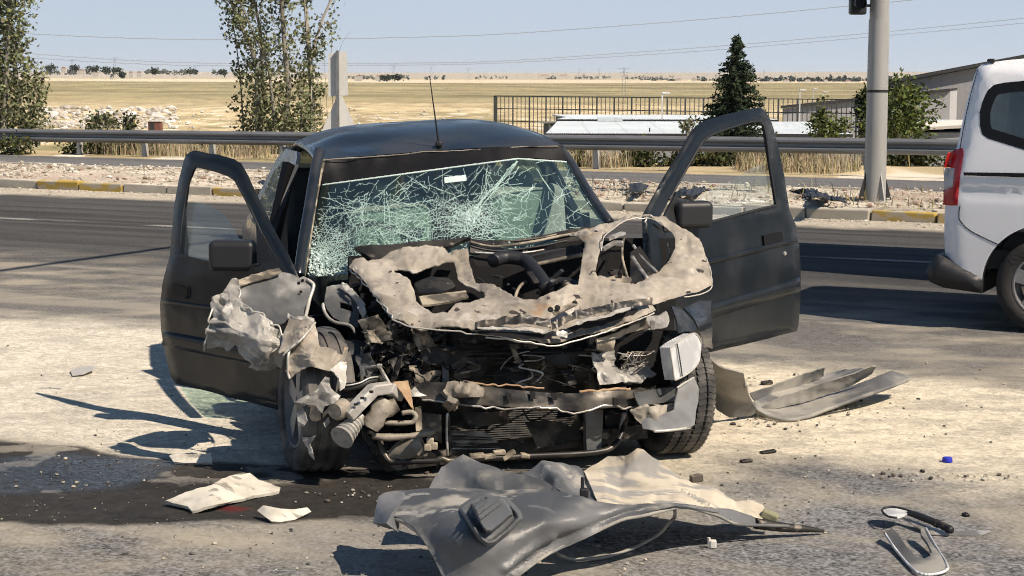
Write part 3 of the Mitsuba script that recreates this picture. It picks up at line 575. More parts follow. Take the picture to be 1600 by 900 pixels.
for i, (px, yt, yb, Y, lb) in enumerate([(179, 90, 112, 1500, 'twin-armed pylon on the skyline above the far houses'), (113, 92, 110, 1700, 'thin pylon on the skyline next to the left poplar'), (615, 101, 121, 900, 'dark pylon standing by the tree clump right of the sign'), (674, 103, 121, 2200, 'faint pylon on the skyline near the wreck antenna'), (732, 106, 126, 1400, 'twin-armed pylon above the wreck roof'), (905, 107, 120, 2400, 'faint pylon above the lattice fence'), (975, 106, 140, 420, 'tall thin mast above the long white shed'), (936, 107, 121, 2300, 'second faint pylon above the lattice fence'), (1194, 110, 124, 2000, 'pylon on the skyline just right of the conifer'), (237, 102, 112, 2500, 'tiny pylon on the left skyline'), (333, 104, 113, 2500, 'tiny pylon left of the multi-stemmed poplar'), (305, 102, 112, 2600, 'tiny pylon near the far left shrubs')]):
    pylon(num('pylon'), lb, px, yt, yb, Y)
for (L, Y, lb) in (([(-60, 46), (345, 62), (690, 57), (1000, 38), (1340, 8), (1660, -24)], 90, 'uppermost thin power line across the sky'), ([(-60, 74), (365, 99), (690, 98), (1000, 81), (1357, 52), (1660, 22)], 100, 'middle thin power line sagging across the sky'), ([(-60, 82), (365, 103), (690, 101), (1000, 86), (1357, 58), (1660, 30)], 103, 'lowest thin power line just under the middle one')):
    k = num('power_line'); add(k, tube(np.array([at(x, y, Y) for x, y in L]), .014, 5, 60), 'wire', True, lb, 'power line')
# skyline trees and houses
rng = np.random.default_rng(8)
ORD = ('first', 'second', 'third', 'fourth', 'fifth', 'sixth', 'seventh', 'eighth', 'ninth', 'tenth')
Q = []
for x0, x1, y, Y, n in ((-100, 380, 112.5, 1900, 260), (540, 760, 121, 2100, 60), (1000, 1420, 127, 2400, 420), (760, 1100, 121.5, 2900, 130)):
    px = rng.uniform(x0, x1, n); keep = meshkit.noise(np.stack([px / 26, px * 0, px * 0], -1), 3) > .42; px = px[keep]; Q.append(at(px, y + rng.normal(0, .9, len(px)), Y + rng.uniform(-150, 150, len(px))))
Q = clumped(np.vstack(Q), 1.1, 8, rng); add('distant_treeline', leaves(Q, 1.9, rng), 'leaf', False, 'far grey-green line of trees and scrub along the skyline', kind='stuff', color=tints(len(Q), 4, rng, .6, 1.2, (.11, .12, .095), .01))
far = [(78, 106, 9), (116, 106, 6), (146, 107, 9), (166, 109, 5), (181, 110, 6), (300, 112, 7), (348, 113, 5), (191, 117, 3), (241, 111, 3), (610, 121, 9), (622, 121, 6), (600, 122, 6)]
for i_, (px, py, w) in enumerate(sorted(far)):
    k = num('distant_tree'); Y = 1100.0 if px < 400 else 850.0; p = at(px, py, Y); s = Y / FOC
    shrub(k, ORD[i_ if px < 400 else i_ - 9] + ' dark tree from the left on the skyline ' + ('right of the sign' if px > 400 else 'between the two poplars'), p, (1.25 * w * s, w * s, 3.2 * s), 46, 2.4 * s, rng, (.075, .09, .065), 1.6 * s, group='trees on the skyline right of the sign' if px > 400 else 'trees on the skyline left of the poplars', per=5, catg='tree', stems=2)
town = [(1190 + 7.2 * i + rng.uniform(-2, 2), 127 - rng.uniform(0, 4), rng.uniform(2.5, 4.5)) for i in range(22)] + [(1358, 124, 4), (1388, 122, 3), (1392, 124, 3), (1399, 126, 3), (1020, 127, 4), (1048, 127, 5), (1100, 127, 3)]
for px, py, w in town:
    k = num('town_tree'); Y = 1900.0; p = at(px, py, Y); s = Y / FOC
    shrub(k, 'small dark tree in the far town strip on the right skyline', p, (w * s, w * s, rng.uniform(2, 4.5) * s), 16, 3.0 * s, rng, (.07, .085, .065), 1.0 * s, group='trees of the far town strip', per=4, catg='tree', stems=1)
hs = [(100, 110, 8, 5, 1300), (127, 112, 12, 3, 1250), (150, 115, 10, 3, 1200), (175, 119, 5, 3, 1100), (205, 116, 6, 4, 1200), (218, 116, 7, 4, 1250), (560, 121, 12, 3, 1000), (592, 121, 10, 3, 1000), (1205, 128, 6, 4, 1800), (1228, 128, 7, 4, 1800), (1262, 128, 8, 4, 1800), (1290, 128, 6, 4, 1800), (1325, 129, 8, 4, 1800), (850, 119, 18, 2, 2200), (880, 119, 14, 2, 2200), (1060, 126, 9, 3, 1900), (1085, 126, 7, 3, 1900)]
cnt_ = {}
for px, py, w, h, Y in sorted(hs):
    k = num('distant_house'); q = at(px, py, Y); s = Y / FOC
    side = 'left' if px < 400 else 'middle' if px < 700 else 'far right' if px > 1150 else 'centre right'
    cnt_[side] = cnt_.get(side, -1) + 1; tag(k, f'{ORD[cnt_[side]]} tiny pale house from the left on the {side} of the skyline', 'house', f'houses on the {side} of the skyline')
    z0 = q[2] - 2; zt = q[2] + h * .6 * s
    add(k + '__wall', box((q[0], Y, (z0 + zt) / 2), (w * s, 6 * s, zt - z0)), 'wall_pale')
    add(k + '__roof', prism(Polygon([(-w * s * .55, 0), (w * s * .55, 0), (w * s * .2, h * .5 * s), (-w * s * .2, h * .5 * s)]), 6.4 * s, (q[0], Y + 3.2 * s, zt + .02), RX), 'roof_tile')
# ================================================================ the white van and a lorry behind it
scene['van_paint'] = two(pr((.80, .81, .83), .28, spec=.5, coat=.8))
scene['tail_red'] = two(pr((.42, .012, .015), .18, coat=.6)); scene['tail_clear'] = two(pr((.50, .47, .47), .2, coat=.6))
scene['glass_pane'] = {'type': 'thindielectric', 'specular_transmittance': rgb(.62, .72, .70)}
scene['tinted_pane'] = {'type': 'thindielectric', 'specular_transmittance': rgb(.12, .15, .145)}
scene['rubber'] = two(bumped(pr((.028, .027, .026), .82), lambda p, n, uv: noise(p.x * 70, p.y * 70, p.z * 70), .002))
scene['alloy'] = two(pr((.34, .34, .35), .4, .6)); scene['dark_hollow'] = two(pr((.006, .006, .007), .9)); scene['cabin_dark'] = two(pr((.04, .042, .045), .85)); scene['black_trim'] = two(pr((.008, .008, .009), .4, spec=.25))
VP = np.array([3.30, 11.15, 0]); VF = RA / np.linalg.norm(RA); VN = RC / np.linalg.norm(RC)      # a place on its near side, forward, across
def van_tz(px, py):
    d = ray(px, py); p = CAM + d * (((VP - CAM) @ VN) / (d @ VN))[..., None]; return np.stack([(p - VP) @ VF, p[..., 2]], -1)
def vt(L): return [tuple(van_tz(*q)) for q in L]
rear = vt([(1471, 400), (1470, 360), (1471, 320), (1473, 285), (1481, 255), (1490, 228), (1499, 180), (1508, 140), (1514, 118), (1518, 107), (1525, 101), (1540, 97), (1570, 93), (1600, 90.5)])
zt = rear[-1][1]
outer = [(rear[0][0] + .02, .33)] + rear + [(.35, zt + .03), (1.2, zt + .045), (2.2, zt - .02), (2.75, 1.42), (3.15, 1.08), (3.75, .95), (3.9, .7), (3.88, .32)]
WC = [(.0, .30), (2.62, .30)]; WC[0] = (float(van_tz(1631, 440)[0]), .305)
shell = Polygon(outer).buffer(0)
for t, z in WC: shell = shell.difference(Point(t, z).buffer(.385, 24))
shell = shell.difference(Polygon([(-2, -1), (6, -1), (6, .33), (-2, .33)]))
win = Polygon(vt([(1534, 176), (1538, 160), (1545, 144), (1553, 137), (1568, 134), (1600, 131)]) + [(.32, 1.57), (.5, 1.52), (.5, 1.0), (.3, 1.05)] + vt([(1600, 229), (1545, 212), (1538, 207), (1535, 196)]))
win2 = Polygon([(.62, 1.03), (.62, 1.53), (1.3, 1.55), (1.3, .98)]); win3 = Polygon([(1.42, .98), (1.42, 1.54), (2.1, 1.52), (2.62, 1.06), (2.62, .98)])
top_line = LineString(outer)
def van_side(P, out=0.0, far=False):
    P = np.asarray(P, float); d = np.array([top_line.distance(Point(*q)) for q in P]); r = .13
    ins = np.where(d < r, r - np.sqrt(np.maximum(r * r - (r - d) ** 2, 0)), 0) * .75 + .11 * np.maximum(P[:, 1] - .95, 0) ** 1.35 + .03 * np.maximum(.6 - P[:, 1], 0)
    ins = ins + .012 * np.exp(-((P[:, 1] - .88) / .03) ** 2) * (d > .1) - out
    a = np.where(far, 1.70 - ins, ins) if far else ins
    return VP + P[:, :1] * VF + P[:, 1:] * np.array([0, 0, 1.0]) + a[:, None] * VN
def van_sheet(poly, out=0.0, res=.045, far=False, thick=.004):
    P, F = triang(poly, res); V = van_side(P, out, far)
    return solid(V, F if not far else F[:, ::-1], thick)
tag('van', 'white van with a red tail light standing at the right edge', 'van')
side = shell.difference(win.buffer(.02)).difference(win2).difference(win3)
rim = np.array(shell.exterior.coords); rim = np.array([shell.exterior.interpolate(t).coords[0] for t in np.linspace(0, shell.exterior.length, 220)])
keep = lambda q: q[1] > .34 and min(math.hypot(q[0] - t, q[1] - z) for t, z in WC) > .39
ok = np.array([keep(q) for q in rim]); A_, B_ = van_side(rim), van_side(rim, far=True)
Vv = np.vstack([A_ + (B_ - A_) * s for s in (0, .5, 1)]) ; n = len(rim); Ff = []
for i in range(n - 1):
    if ok[i] and ok[i + 1]:
        for k in (0, 1): Ff += [[k * n + i, k * n + i + 1, (k + 1) * n + i], [k * n + i + 1, (k + 1) * n + i + 1, (k + 1) * n + i]]
over = trimesh.Trimesh(Vv, np.array(Ff), process=False)
add('van__body', cat(van_sheet(side), van_sheet(side, far=True), over), 'van_paint', 35)
add('van__window_surround', cat(van_sheet(win.buffer(.02).difference(win.buffer(-.045)), .003)), 'black_trim', 30)
add('van__rear_side_window', van_sheet(win.buffer(-.04), .0005, thick=.0), 'glass_pane', True)
add('van__side_window', van_sheet(win2, 0, thick=.0), 'glass_pane', True); add('van__side_window_001', van_sheet(win3, 0, thick=0), 'glass_pane', True)
add('van__rear_side_window_001', van_sheet(win.buffer(-.02), 0, far=True, thick=0), 'glass_pane', True)
add('van__trim_strip', van_sheet(Polygon(vt([(1506, 269), (1506, 274), (1600, 277)]) + [(2.0, .94), (2.0, .97)] + vt([(1600, 270.5)])), .012), 'black_trim')
lamp = Polygon(vt([(1479, 241), (1490, 235), (1501, 232.5), (1503, 240), (1500, 262), (1495, 320), (1471, 320), (1472, 290), (1474, 262)])).buffer(.004)
clear = Polygon(vt([(1473, 263), (1490, 263.5), (1488, 292), (1471, 297)]))
add('van__tail_light', van_sheet(lamp.difference(clear.buffer(.003)), .006, .02), 'tail_red', True)
add('van__tail_light__clear_lens', van_sheet(clear.intersection(lamp), .007, .02), 'tail_clear', True)
for L in ([(1500, 322), (1498, 339), (1506, 352), (1517, 361), (1540, 373), (1564, 384)],):
    q = np.array(vt(L)); P = van_side(q, .001); add('van__panel_seam', tube(P, .0035, 5, 30), 'black_trim')
q = np.array(vt([(1498, 232), (1504, 190), (1514, 140), (1522, 108)])); add('van__panel_seam_001', tube(van_side(q, .001), .003, 5, 30), 'cabin_dark')
bp = vt([(1445, 424), (1455, 407), (1464, 397), (1534, 432), (1534, 459), (1473, 450), (1452, 441)])
P, F = triang(Polygon(bp), .03); bl = LineString(bp + bp[:1])
d = np.array([bl.distance(Point(*x)) for x in P]); prof_ = np.sqrt(np.clip(d / .05, 0, 1)) * .05
near = VP + P[:, :1] * VF + P[:, 1:] * np.array([0, 0, 1.0]) + (.02 - prof_)[:, None] * VN
farp = VP + P[:, :1] * VF + P[:, 1:] * np.array([0, 0, 1.0]) + (1.68 + prof_)[:, None] * VN
rb = np.array([bl.interpolate(t).coords[0] for t in np.linspace(0, bl.length, 60)]); n = len(rb)
Vr = np.vstack([VP + rb[:, :1] * VF + rb[:, 1:] * np.array([0, 0, 1.0]) + y * VN for y in (.02, 1.68)])
Fr = [[i, i + 1, n + i] for i in range(n - 1)] + [[i + 1, n + i + 1, n + i] for i in range(n - 1)]
add('van__bumper', cat(trimesh.Trimesh(near, F, process=False), trimesh.Trimesh(farp, F[:, ::-1], process=False), trimesh.Trimesh(Vr, np.array(Fr), process=False)), 'black_plastic', 40)
q = np.array(vt([(1534, 445), (1556, 452), (1552, 430), (1560, 405), (1575, 388), (1600, 372)]))
def wheel(key, c, axle, R, W, rubber='rubber', rim='alloy', spokes=5, steer=0.0, tread=True, hub='black_plastic'):
    """Tyre with grooves, rim with spokes; axle points outwards."""
    axle = np.asarray(axle, float) / np.linalg.norm(axle); x = np.cross([0, 0, 1.0], axle); x /= np.linalg.norm(x); Rm = np.stack([x, np.cross(axle, x), axle], 1)
    h = W / 2; pr_ = [(R * .66, -h * .80), (R * .72, -h * .94), (R * .82, -h), (R * .92, -h * .95), (R * .975, -h * .84)]
    for g in (-.45, 0, .45): pr_ += [(R * .998, h * (g - .1)), (R * .97, h * (g - .075)), (R * .97, h * (g + .075)), (R * .998, h * (g + .1))]
    pr_ += [(R * .975, h * .84), (R * .92, h * .95), (R * .82, h), (R * .72, h * .94), (R * .66, h * .80), (R * .64, h * .4), (R * .64, -h * .4), (R * .66, -h * .80)]
    add(key + '__tyre', place(lathe(pr_, 56), c, Rm), rubber, 28)
    rp = [(R * .655, h * .84), (R * .62, h * .86), (R * .60, h * .55), (R * .56, h * .2), (R * .56, -h * .7), (R * .645, -h * .85), (R * .65, h * .2), (R * .655, h * .84)]
    parts = [place(lathe(rp, 48), c, Rm)]
    for i in range(spokes):
        a = 2 * math.pi * i / spokes + .3
        sp = Polygon([(R * .10, -R * .085), (R * .58, -R * .13), (R * .60, R * .13), (R * .10, R * .085)]).buffer(R * .02)
        m = prism(sp, W * .10, (0, 0, h * .52)); ca, sa = math.cos(a), math.sin(a)
        parts.append(place(place(m, 0, np.array([[ca, -sa, 0], [sa, ca, 0], [0, 0, 1]])), c, Rm))
    parts.append(place(lathe([(0, h * .7), (R * .12, h * .68), (R * .18, h * .55), (R * .18, h * .2), (0, h * .2)], 24), c, Rm))
    add(key + '__rim', cat(*parts), rim, 30)
    add(key + '__brake_disc', place(lathe([(0, h * .05), (R * .45, h * .05), (R * .45, -h * .1), (0, -h * .1)], 24), c, Rm), hub)
for i, (t, z) in enumerate(WC):
    for s, y in ((-1, .11), (1, 1.59)):
        k = num('van__wheel'); wheel(k, VP + t * VF + y * VN + np.array([0, 0, z]), s * VN, .305, .195)
    arc = np.array([(t + .40 * math.cos(a), z + .40 * math.sin(a)) for a in np.linspace(.1, math.pi - .1, 20)])
    add(num('van__wheel_arch'), cat(tube(van_side(arc, -.02), .02, 6), place(lathe([(.39, 0), (.395, 0), (.395, .3), (.39, .3)], 40).slice_plane([0, 0, 0], [0, 1, 0]), VP + t * VF + .03 * VN + np.array([0, 0, z]), np.stack([VF, np.array([0, 0, 1.0]), VN], 1))), 'black_plastic')
FV = np.stack([VF, VN, [0, 0, 1.0]], 1)
def vb(t, y, z, s, r=.05): return rbox(VP + t * VF + y * VN + np.array([0, 0, z]), s, r, FV)
add('van__floor', box(VP + 1.6 * VF + .85 * VN + np.array([0, 0, .45]), (4.1, 1.45, .12), FV), 'cabin_dark')
add('van__rear_seat', cat(vb(.45, .85, .8, (.16, 1.2, .6)), *[vb(.42, y, 1.2, (.10, .28, .2)) for y in (.45, .85, 1.25)]), 'cabin_dark', 30)
add('van__front_seat', cat(vb(1.55, .5, .8, (.16, .5, .65)), vb(1.52, .5, 1.22, (.1, .28, .2))), 'cabin_dark', 30)
add('van__roof_marker', rbox(van_side(np.array(vt([(1541, 97.5)])), .0)[0] + [0, 0, .012], (.05, .03, .025), .01, FV), 'black_plastic')
# the lorry whose shadow lies on the road beyond the van (it stands outside the frame)
scene['lorry_white'] = two(pr((.6, .6, .6), .5)); scene['lorry_blue'] = two(pr((.05, .09, .2), .4))
tag('lorry', 'box lorry standing on the road behind the white van', 'lorry')
LP = np.array([4.12, 13.55, 0]); 
def lb(t, y, z, s, r=.04): return rbox(LP + t * VF + y * VN + np.array([0, 0, z]), s, r, FV)
add('lorry__cargo_box', lb(2.2, 1.1, 2.0, (4.4, 2.3, 2.2)), 'lorry_white', 30); add('lorry__cab', lb(5.3, 1.1, 1.5, (1.6, 2.1, 1.9), .15), 'lorry_blue', 30); add('lorry__chassis', lb(3.0, 1.1, .72, (6, 1.0, .3)), 'black_plastic', 30)
for t in (1.2, 5.2):
    for s, y in ((-1, .15), (1, 2.05)):
        wheel(num('lorry__wheel'), LP + t * VF + y * VN + np.array([0, 0, .42]), s * VN, .42, .25)
# ================================================================ the wrecked car
W = 'wrecked_car'
tag(W, 'dark grey wrecked car with crushed front, shattered windscreen and both front doors open', 'car')
def up_dust(p, n, lo, hi, sc=3.0): return smoothstep(lo, hi, fbm(p.x * sc, p.y * sc, p.z * sc, 4) + .25 * dr.abs(n.z) - .12)
def paint_c(p, n, uv):
    d = up_dust(p, n, .52, .85, 4.0)
    return mix((.013, .017, .022), (.19, .19, .19), d * .15)
scene['car_paint'] = two(pr(proc(paint_c), proc(lambda p, n, uv: .16 + .25 * up_dust(p, n, .45, .8, 4.0)), .1, spec=.5, coat=.9))
def door_c(p, n, uv):
    d = smoothstep(.40, .8, fbm(p.x * 5, p.y * 5, p.z * 2.5, 4)); low = smoothstep(.6, .25, p.z)
    return mix((.008, .012, .0165), (.19, .19, .18), d * .06 + low * .04)
scene['door_paint'] = two(pr(proc(door_c), .22, 0, spec=.3, coat=.35))
def dusty_c(p, n, uv):
    f = fbm(p.x * 5, p.y * 5, p.z * 5, 4); g = fbm(p.x * 19, p.y * 19, p.z * 19, 4); h = noise(p.x * 60, p.y * 60, p.z * 60)
    a = mix((.29, .255, .205), (.44, .395, .325), smoothstep(.3, .7, f))
    a = mix(a, (.17, .145, .115), smoothstep(.45, .80, fbm(p.x * 8 + 2, p.y * 8, p.z * 8, 4)) * .25)
    a = mix(a, (.62, .59, .54), smoothstep(.62, .74, fbm(p.x * 13 + 5, p.y * 13, p.z * 9, 4)) * .4)
    a = mix(a, (.035, .03, .027), smoothstep(.74, .775, fbm(p.x * 27 + 3, p.y * 27, p.z * 27, 3)))
    a = mix(a, (.30, .165, .075), smoothstep(.70, .76, fbm(p.x * 9 + 13, p.y * 9, p.z * 9, 4)) * .6)
    bare = smoothstep(.46, .72, fbm(p.x * 7 + 4, p.y * 7, p.z * 9, 5))      # dark paint where the dust has come off
    a = mix(a, (.12, .108, .095), bare * .55)
    return a * (.88 + .24 * h)
scene['dusty_metal'] = two(bumped(pr(proc(dusty_c), .62, .12, spec=.4), lambda p, n, uv: fbm(p.x * 40, p.y * 40, p.z * 40, 3), .004, .002))
def fender_c(p, n, uv):
    f = fbm(p.x * 6, p.y * 6, p.z * 6, 4); g = fbm(p.x * 22, p.y * 22, p.z * 22, 4)
    a = mix((.22, .215, .20), (.42, .40, .36), smoothstep(.32, .64, f)); a = mix(a, (.13, .128, .12), smoothstep(.55, .7, g) * .6)
    return mix(a, (.66, .64, .58), smoothstep(.6, .72, fbm(p.x * 14 + 5, p.y * 14, p.z * 14, 3)) * .7)
scene['bare_fender'] = two(bumped(pr(proc(fender_c), .55, .15, spec=.4), lambda p, n, uv: fbm(p.x * 30, p.y * 30, p.z * 30, 3), .004, .002))
scene['grey_panel'] = two(pr(proc(lambda p, n, uv: mix((.072, .076, .078), (.145, .146, .142), smoothstep(.3, .7, fbm(p.x * 7, p.y * 7, p.z * 7, 4)))), .5, .3))
def grime_c(p, n, uv):
    f = fbm(p.x * 14, p.y * 14, p.z * 14, 4)
    a = mix((.008, .0078, .0075), (.032, .029, .025), smoothstep(.35, .65, f)); return mix(a, (.26, .225, .175), smoothstep(.63, .74, fbm(p.x * 23 + 7, p.y * 23, p.z * 23, 4)) * .7)
scene['engine_grime'] = two(pr(proc(grime_c), .55, .2))
scene['engine_dust'] = two(pr(proc(lambda p, n, uv: mix((.10, .088, .07), (.42, .36, .27), smoothstep(.38, .66, fbm(p.x * 16, p.y * 16, p.z * 16, 4)))), .7, .15))
scene['worn_steel'] = two(pr(proc(lambda p, n, uv: mix((.30, .28, .25), (.62, .60, .56), smoothstep(.35, .65, fbm(p.x * 24, p.y * 24, p.z * 24, 3)))), .4, .55))
scene['beam_metal'] = two(pr(proc(lambda p, n, uv: mix((.032, .031, .03), (.15, .132, .105), smoothstep(.45, .72, fbm(p.x * 9, p.y * 9, p.z * 14, 4)))), .42, .45))
scene['torn_edge'] = two(pr((.60, .57, .50), .4, .35))
scene['wheel_rubber'] = two(bumped(pr(proc(lambda p, n, uv: mix((.04, .039, .038), (.16, .148, .13), smoothstep(.35, .75, fbm(p.x * 10, p.y * 10, p.z * 10, 4)))), .8), lambda p, n, uv: noise(p.x * 60, p.y * 60, p.z * 60), .003))
scene['wheel_steel'] = two(pr((.24, .24, .24), .5, .4)); scene['rust'] = two(pr(proc(lambda p, n, uv: mix((.30, .15, .07), (.50, .38, .24), fbm(p.x * 20, p.y * 20, p.z * 20, 3))), .8))
# --- shell: roof, pillars, flanks, tail
RF = [dv(503, 250, 1.38), dv(873, 228, 1.38)]
s_, t_ = np.meshgrid(np.linspace(0, 1, 41), np.linspace(0, 1, 31))
e = RF[0] + (RF[1] - RF[0]) * s_[..., None] + (t_ * 1.25)[..., None] * EV
e = e + EU * ((s_ - .5) * -.05 * np.sin(t_ * np.pi / 2) * 0)[..., None]
cr = 1 - np.abs(2 * s_ - 1) ** 4
e[..., 2] += .060 * (1 - (1 - np.clip(t_ / .8, 0, 1)) ** 2.4) + (.012 + .058 * (1 - (1 - np.clip(t_ / .6, 0, 1)) ** 2)) * cr - .05 * np.clip((t_ - .8) / .2, 0, 1) ** 2
e[..., 2] += -.018 * np.exp(-((s_ - .22) / .13) ** 2 - ((t_ - .18) / .10) ** 2) + .012 * np.exp(-((s_ - .12) / .10) ** 2 - ((t_ - .34) / .10) ** 2)
e[..., 2] += .006 * (meshkit.fbm(e * 6, 3) - .5) * (1 - np.clip(t_ / .3, 0, 1)) * 2
m = quadgrid(e[::-1]); mm = trimesh.Trimesh(m.vertices, m.faces, process=False)
if mm.face_normals[:, 2].mean() < 0: mm.invert()
ROOFZ = e
add(W + '__roof', solid(mm.vertices, mm.faces, .01), 'car_paint', 40)
add(W + '__windscreen_header', sheet([(503, 250), (560, 246), (600, 243), (650, 240), (690, 237), (780, 231), (873, 228), (886, 252), (848, 249), (809, 247), (760, 254), (700, 262), (600, 276), (503, 291)], [(503, 250, 1.375), (873, 228, 1.375), (690, 237, 1.35), (503, 291, 1.31), (886, 252, 1.31), (700, 262, 1.26)], res=9, crumple=.006, scale=.2, seed=2), 'black_trim', 40)
add(W + '__torn_roof_edge', cat(*[path([(a, b - .5, 1.355), ((a + c) / 2, (b + d) / 2 - 1.2 + k, 1.345), (c, d - .5, 1.35)], .0028, 10, 5) for a, b, c, d, k in ((505, 251, 560, 247, 0), (560, 247, 640, 241, .8), (640, 241, 700, 237, -1), (700, 237, 790, 231.5, .8), (790, 231.5, 872, 229, 0))]), 'dusty_metal')
def wid(w): return .815 - .012 * np.abs(w - .55) * 2 - np.clip((w - .86) / .46, 0, 1) ** 1.15 * .215
def flank(poly, s, res=.05, thick=.02, out=0.0, holes=()):
    P, F = triang(Polygon(poly, holes), res); V = body(s * (wid(P[:, 1]) + out), P[:, 0], P[:, 1])
    if s > 0: F = F[:, ::-1]
    m = solid(V, F[:, ::-1], thick); return m
def arch(v, r=.33, z=.28, n=14): return [(v - r * math.cos(a), z + r * math.sin(a)) for a in np.linspace(math.pi - .0, 0, n)][::-1]
ar = [(2.45 - .34 * math.cos(a), .25 + .34 * math.sin(a)) for a in np.linspace(math.pi * .98, .06, 14)]
rear_poly = [(1.62, .22), (1.62, .88), (1.78, 1.28), (1.9, 1.335), (2.5, 1.325), (2.75, 1.27), (3.05, .95), (3.28, .88), (3.32, .4), (3.2, .25)] + ar
rear_win = [(1.78, .92), (1.91, 1.24), (2.0, 1.275), (2.42, 1.265), (2.62, 1.2), (2.82, .93)]
for s in (-1, 1):
    add(num(W + '__rear_quarter'), flank(rear_poly, s, .06, holes=[rear_win]), 'car_paint', 35)
    k = num(W + '__rear_side_window'); add(k, flank(rear_win, s, .1, 0, .0), 'dusty_glass' if s < 0 else 'glass_pane', True)
    # sill and A and B pillars
    add(num(W + '__sill'), tube([body(s * .78, .45, .24), body(s * .78, 1.65, .24)], .06, 8), 'car_paint')
    add(num(W + '__roof_rail'), tube(ROOFZ[::3, 0 if s < 0 else -1] + EU * s * .004 - np.array([0, 0, .02]), .024, 8), 'car_paint', True)
    add(num(W + '__door_pillar'), cat(bar(body(s * .80, 1.66, .25), body(s * .79, 1.66, .9), .05, .12), bar(body(s * .775, 1.68, .88), body(s * .63, 1.80, 1.28), .035, .075)), 'black_trim')
add(W + '__windscreen_pillar', path([(500, 236, 1.42), (492, 270, 1.27), (484, 320, 1.05), (474, 380, .84), (467, 432, .68)], .027, 18, 8), 'car_paint', True)
add(W + '__windscreen_pillar_001', path([(874, 231, 1.42), (892, 256, 1.3), (920, 302, 1.0), (952, 348, .70)], .024, 18, 8), 'car_paint', True)
add(W + '__windscreen_seal', path([(506, 250, 1.38), (498, 285, 1.25), (490, 330, 1.05), (482, 385, .84), (474, 432, .68)], .010, 18, 6), 'engine_dust', True)
add(W + '__windscreen_seal_001', path([(880, 250, 1.33), (900, 285, 1.12), (925, 325, .9), (944, 350, .70)], .006, 18, 6), 'worn_steel', True)
tail = [(-.72, .25), (.72, .25), (.78, .5), (.78, .9), (.62, 1.0), (-.62, 1.0), (-.78, .9), (-.78, .5)]
P, F = triang(Polygon(tail), .12); add(W + '__tailgate', solid(body(P[:, 0], 3.3 - .25 * np.clip(P[:, 1] - .88, 0, 1), P[:, 1]), F, .02), 'car_paint', 30)
P, F = triang(Polygon([(-.60, .98), (.60, .98), (.52, 1.30), (-.52, 1.30)]), .15); add(W + '__rear_window', solid(body(P[:, 0], 3.02 - (P[:, 1] - .95) * .8, P[:, 1]), F, 0), 'tinted_pane', True)
add(W + '__tailgate_frame', cat(*[bar(body(s * .63, 3.02, .97), body(s * .56, 2.62, 1.31), .06, .05) for s in (-1, 1)], bar(body(-.62, 3.02, .97), body(.62, 3.02, .97), .05, .05)), 'car_paint')
# --- cabin
def bb0(u, v, w, s): return box(body(u, v, w), s, np.stack([EU * .9964 + np.array([0, 0, .0847]), EV, np.cross(EU * .9964 + np.array([0, 0, .0847]), EV)], 1))
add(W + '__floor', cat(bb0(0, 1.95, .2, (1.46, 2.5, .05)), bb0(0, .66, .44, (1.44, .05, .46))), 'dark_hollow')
FW = np.stack([EU, EV, [0, 0, 1.0]], 1)
def bb(u, v, w, s, r=.04, R=None, n=2): return rbox(body(u, v, w), s, r, FW if R is None else R, n)
add(W + '__dashboard', bb(0, .88, .72, (1.34, .36, .24), .09), 'cabin_dark', 40)
scene['seat_cloth'] = two(pr(proc(lambda p, n, uv: mix((.24, .24, .23), (.34, .33, .31), noise(p.x * 60, p.y * 60, p.z * 9))), .95))
tl = np.radians(-18); Rs = FW @ np.array([[1, 0, 0], [0, math.cos(tl), -math.sin(tl)], [0, math.sin(tl), math.cos(tl)]])
for i, (u, sh) in enumerate(((-.36, 0), (.34, 0))):
    k = num(W + '__front_seat'); labels[k] = {'label': 'front seat seen through the windscreen on the ' + ('left' if u < 0 else 'right')}
    c1, c2 = (dv(822, 352, 1.42), dv(808, 292, 1.52)) if u > 0 else (dv(610, 372, 1.42), dv(612, 308, 1.52))
    add(k, cat(rbox(c1, (.40, .15, .42), .07, Rs, 3), bb(u, 1.22, .48, (.48, .5, .14), .06)), 'seat_cloth', 40)
    add(k + '__headrest', rbox(c2, (.17, .10, .15), .045, Rs, 3), 'seat_cloth', 40)
add(W + '__rear_seat', cat(bb(0, 2.5, .82, (1.24, .16, .72), .06, Rs), bb(0, 2.2, .45, (1.2, .5, .14), .05)), 'cabin_dark', 40)
sc_ = body(-.34, 1.08, .84); ax = (EV * .85 + np.array([0, 0, -.5])); ax /= np.linalg.norm(ax); x_ = np.cross([0, 0, 1.0], ax); x_ /= np.linalg.norm(x_)
RS = np.stack([x_, np.cross(ax, x_), ax], 1); th = np.linspace(0, 2 * np.pi, 40)
add(W + '__steering_wheel', cat(tube(sc_ + np.stack([.185 * np.cos(th), .185 * np.sin(th), 0 * th], 1) @ RS.T, .013, 8, cap=False), place(lathe([(0, .0), (.06, 0), (.05, .05), (0, .05)], 16), sc_, RS), *[bar(sc_, sc_ + np.array([.18 * math.cos(a), .18 * math.sin(a), 0]) @ RS.T, .03, .012) for a in (.2, 2.9, 4.7)]), 'black_plastic', 30)
add(W + '__seat_belt', tube([body(.66, 1.72, 1.15), body(.60, 1.66, .9), body(.5, 1.55, .62)], [.012, .012], 4, 12), 'cabin_dark')
m = mm.copy(); m.vertices = m.vertices * 1.0 - np.array([0, 0, .035]); add(W + '__headliner', m, 'cabin_dark', True)
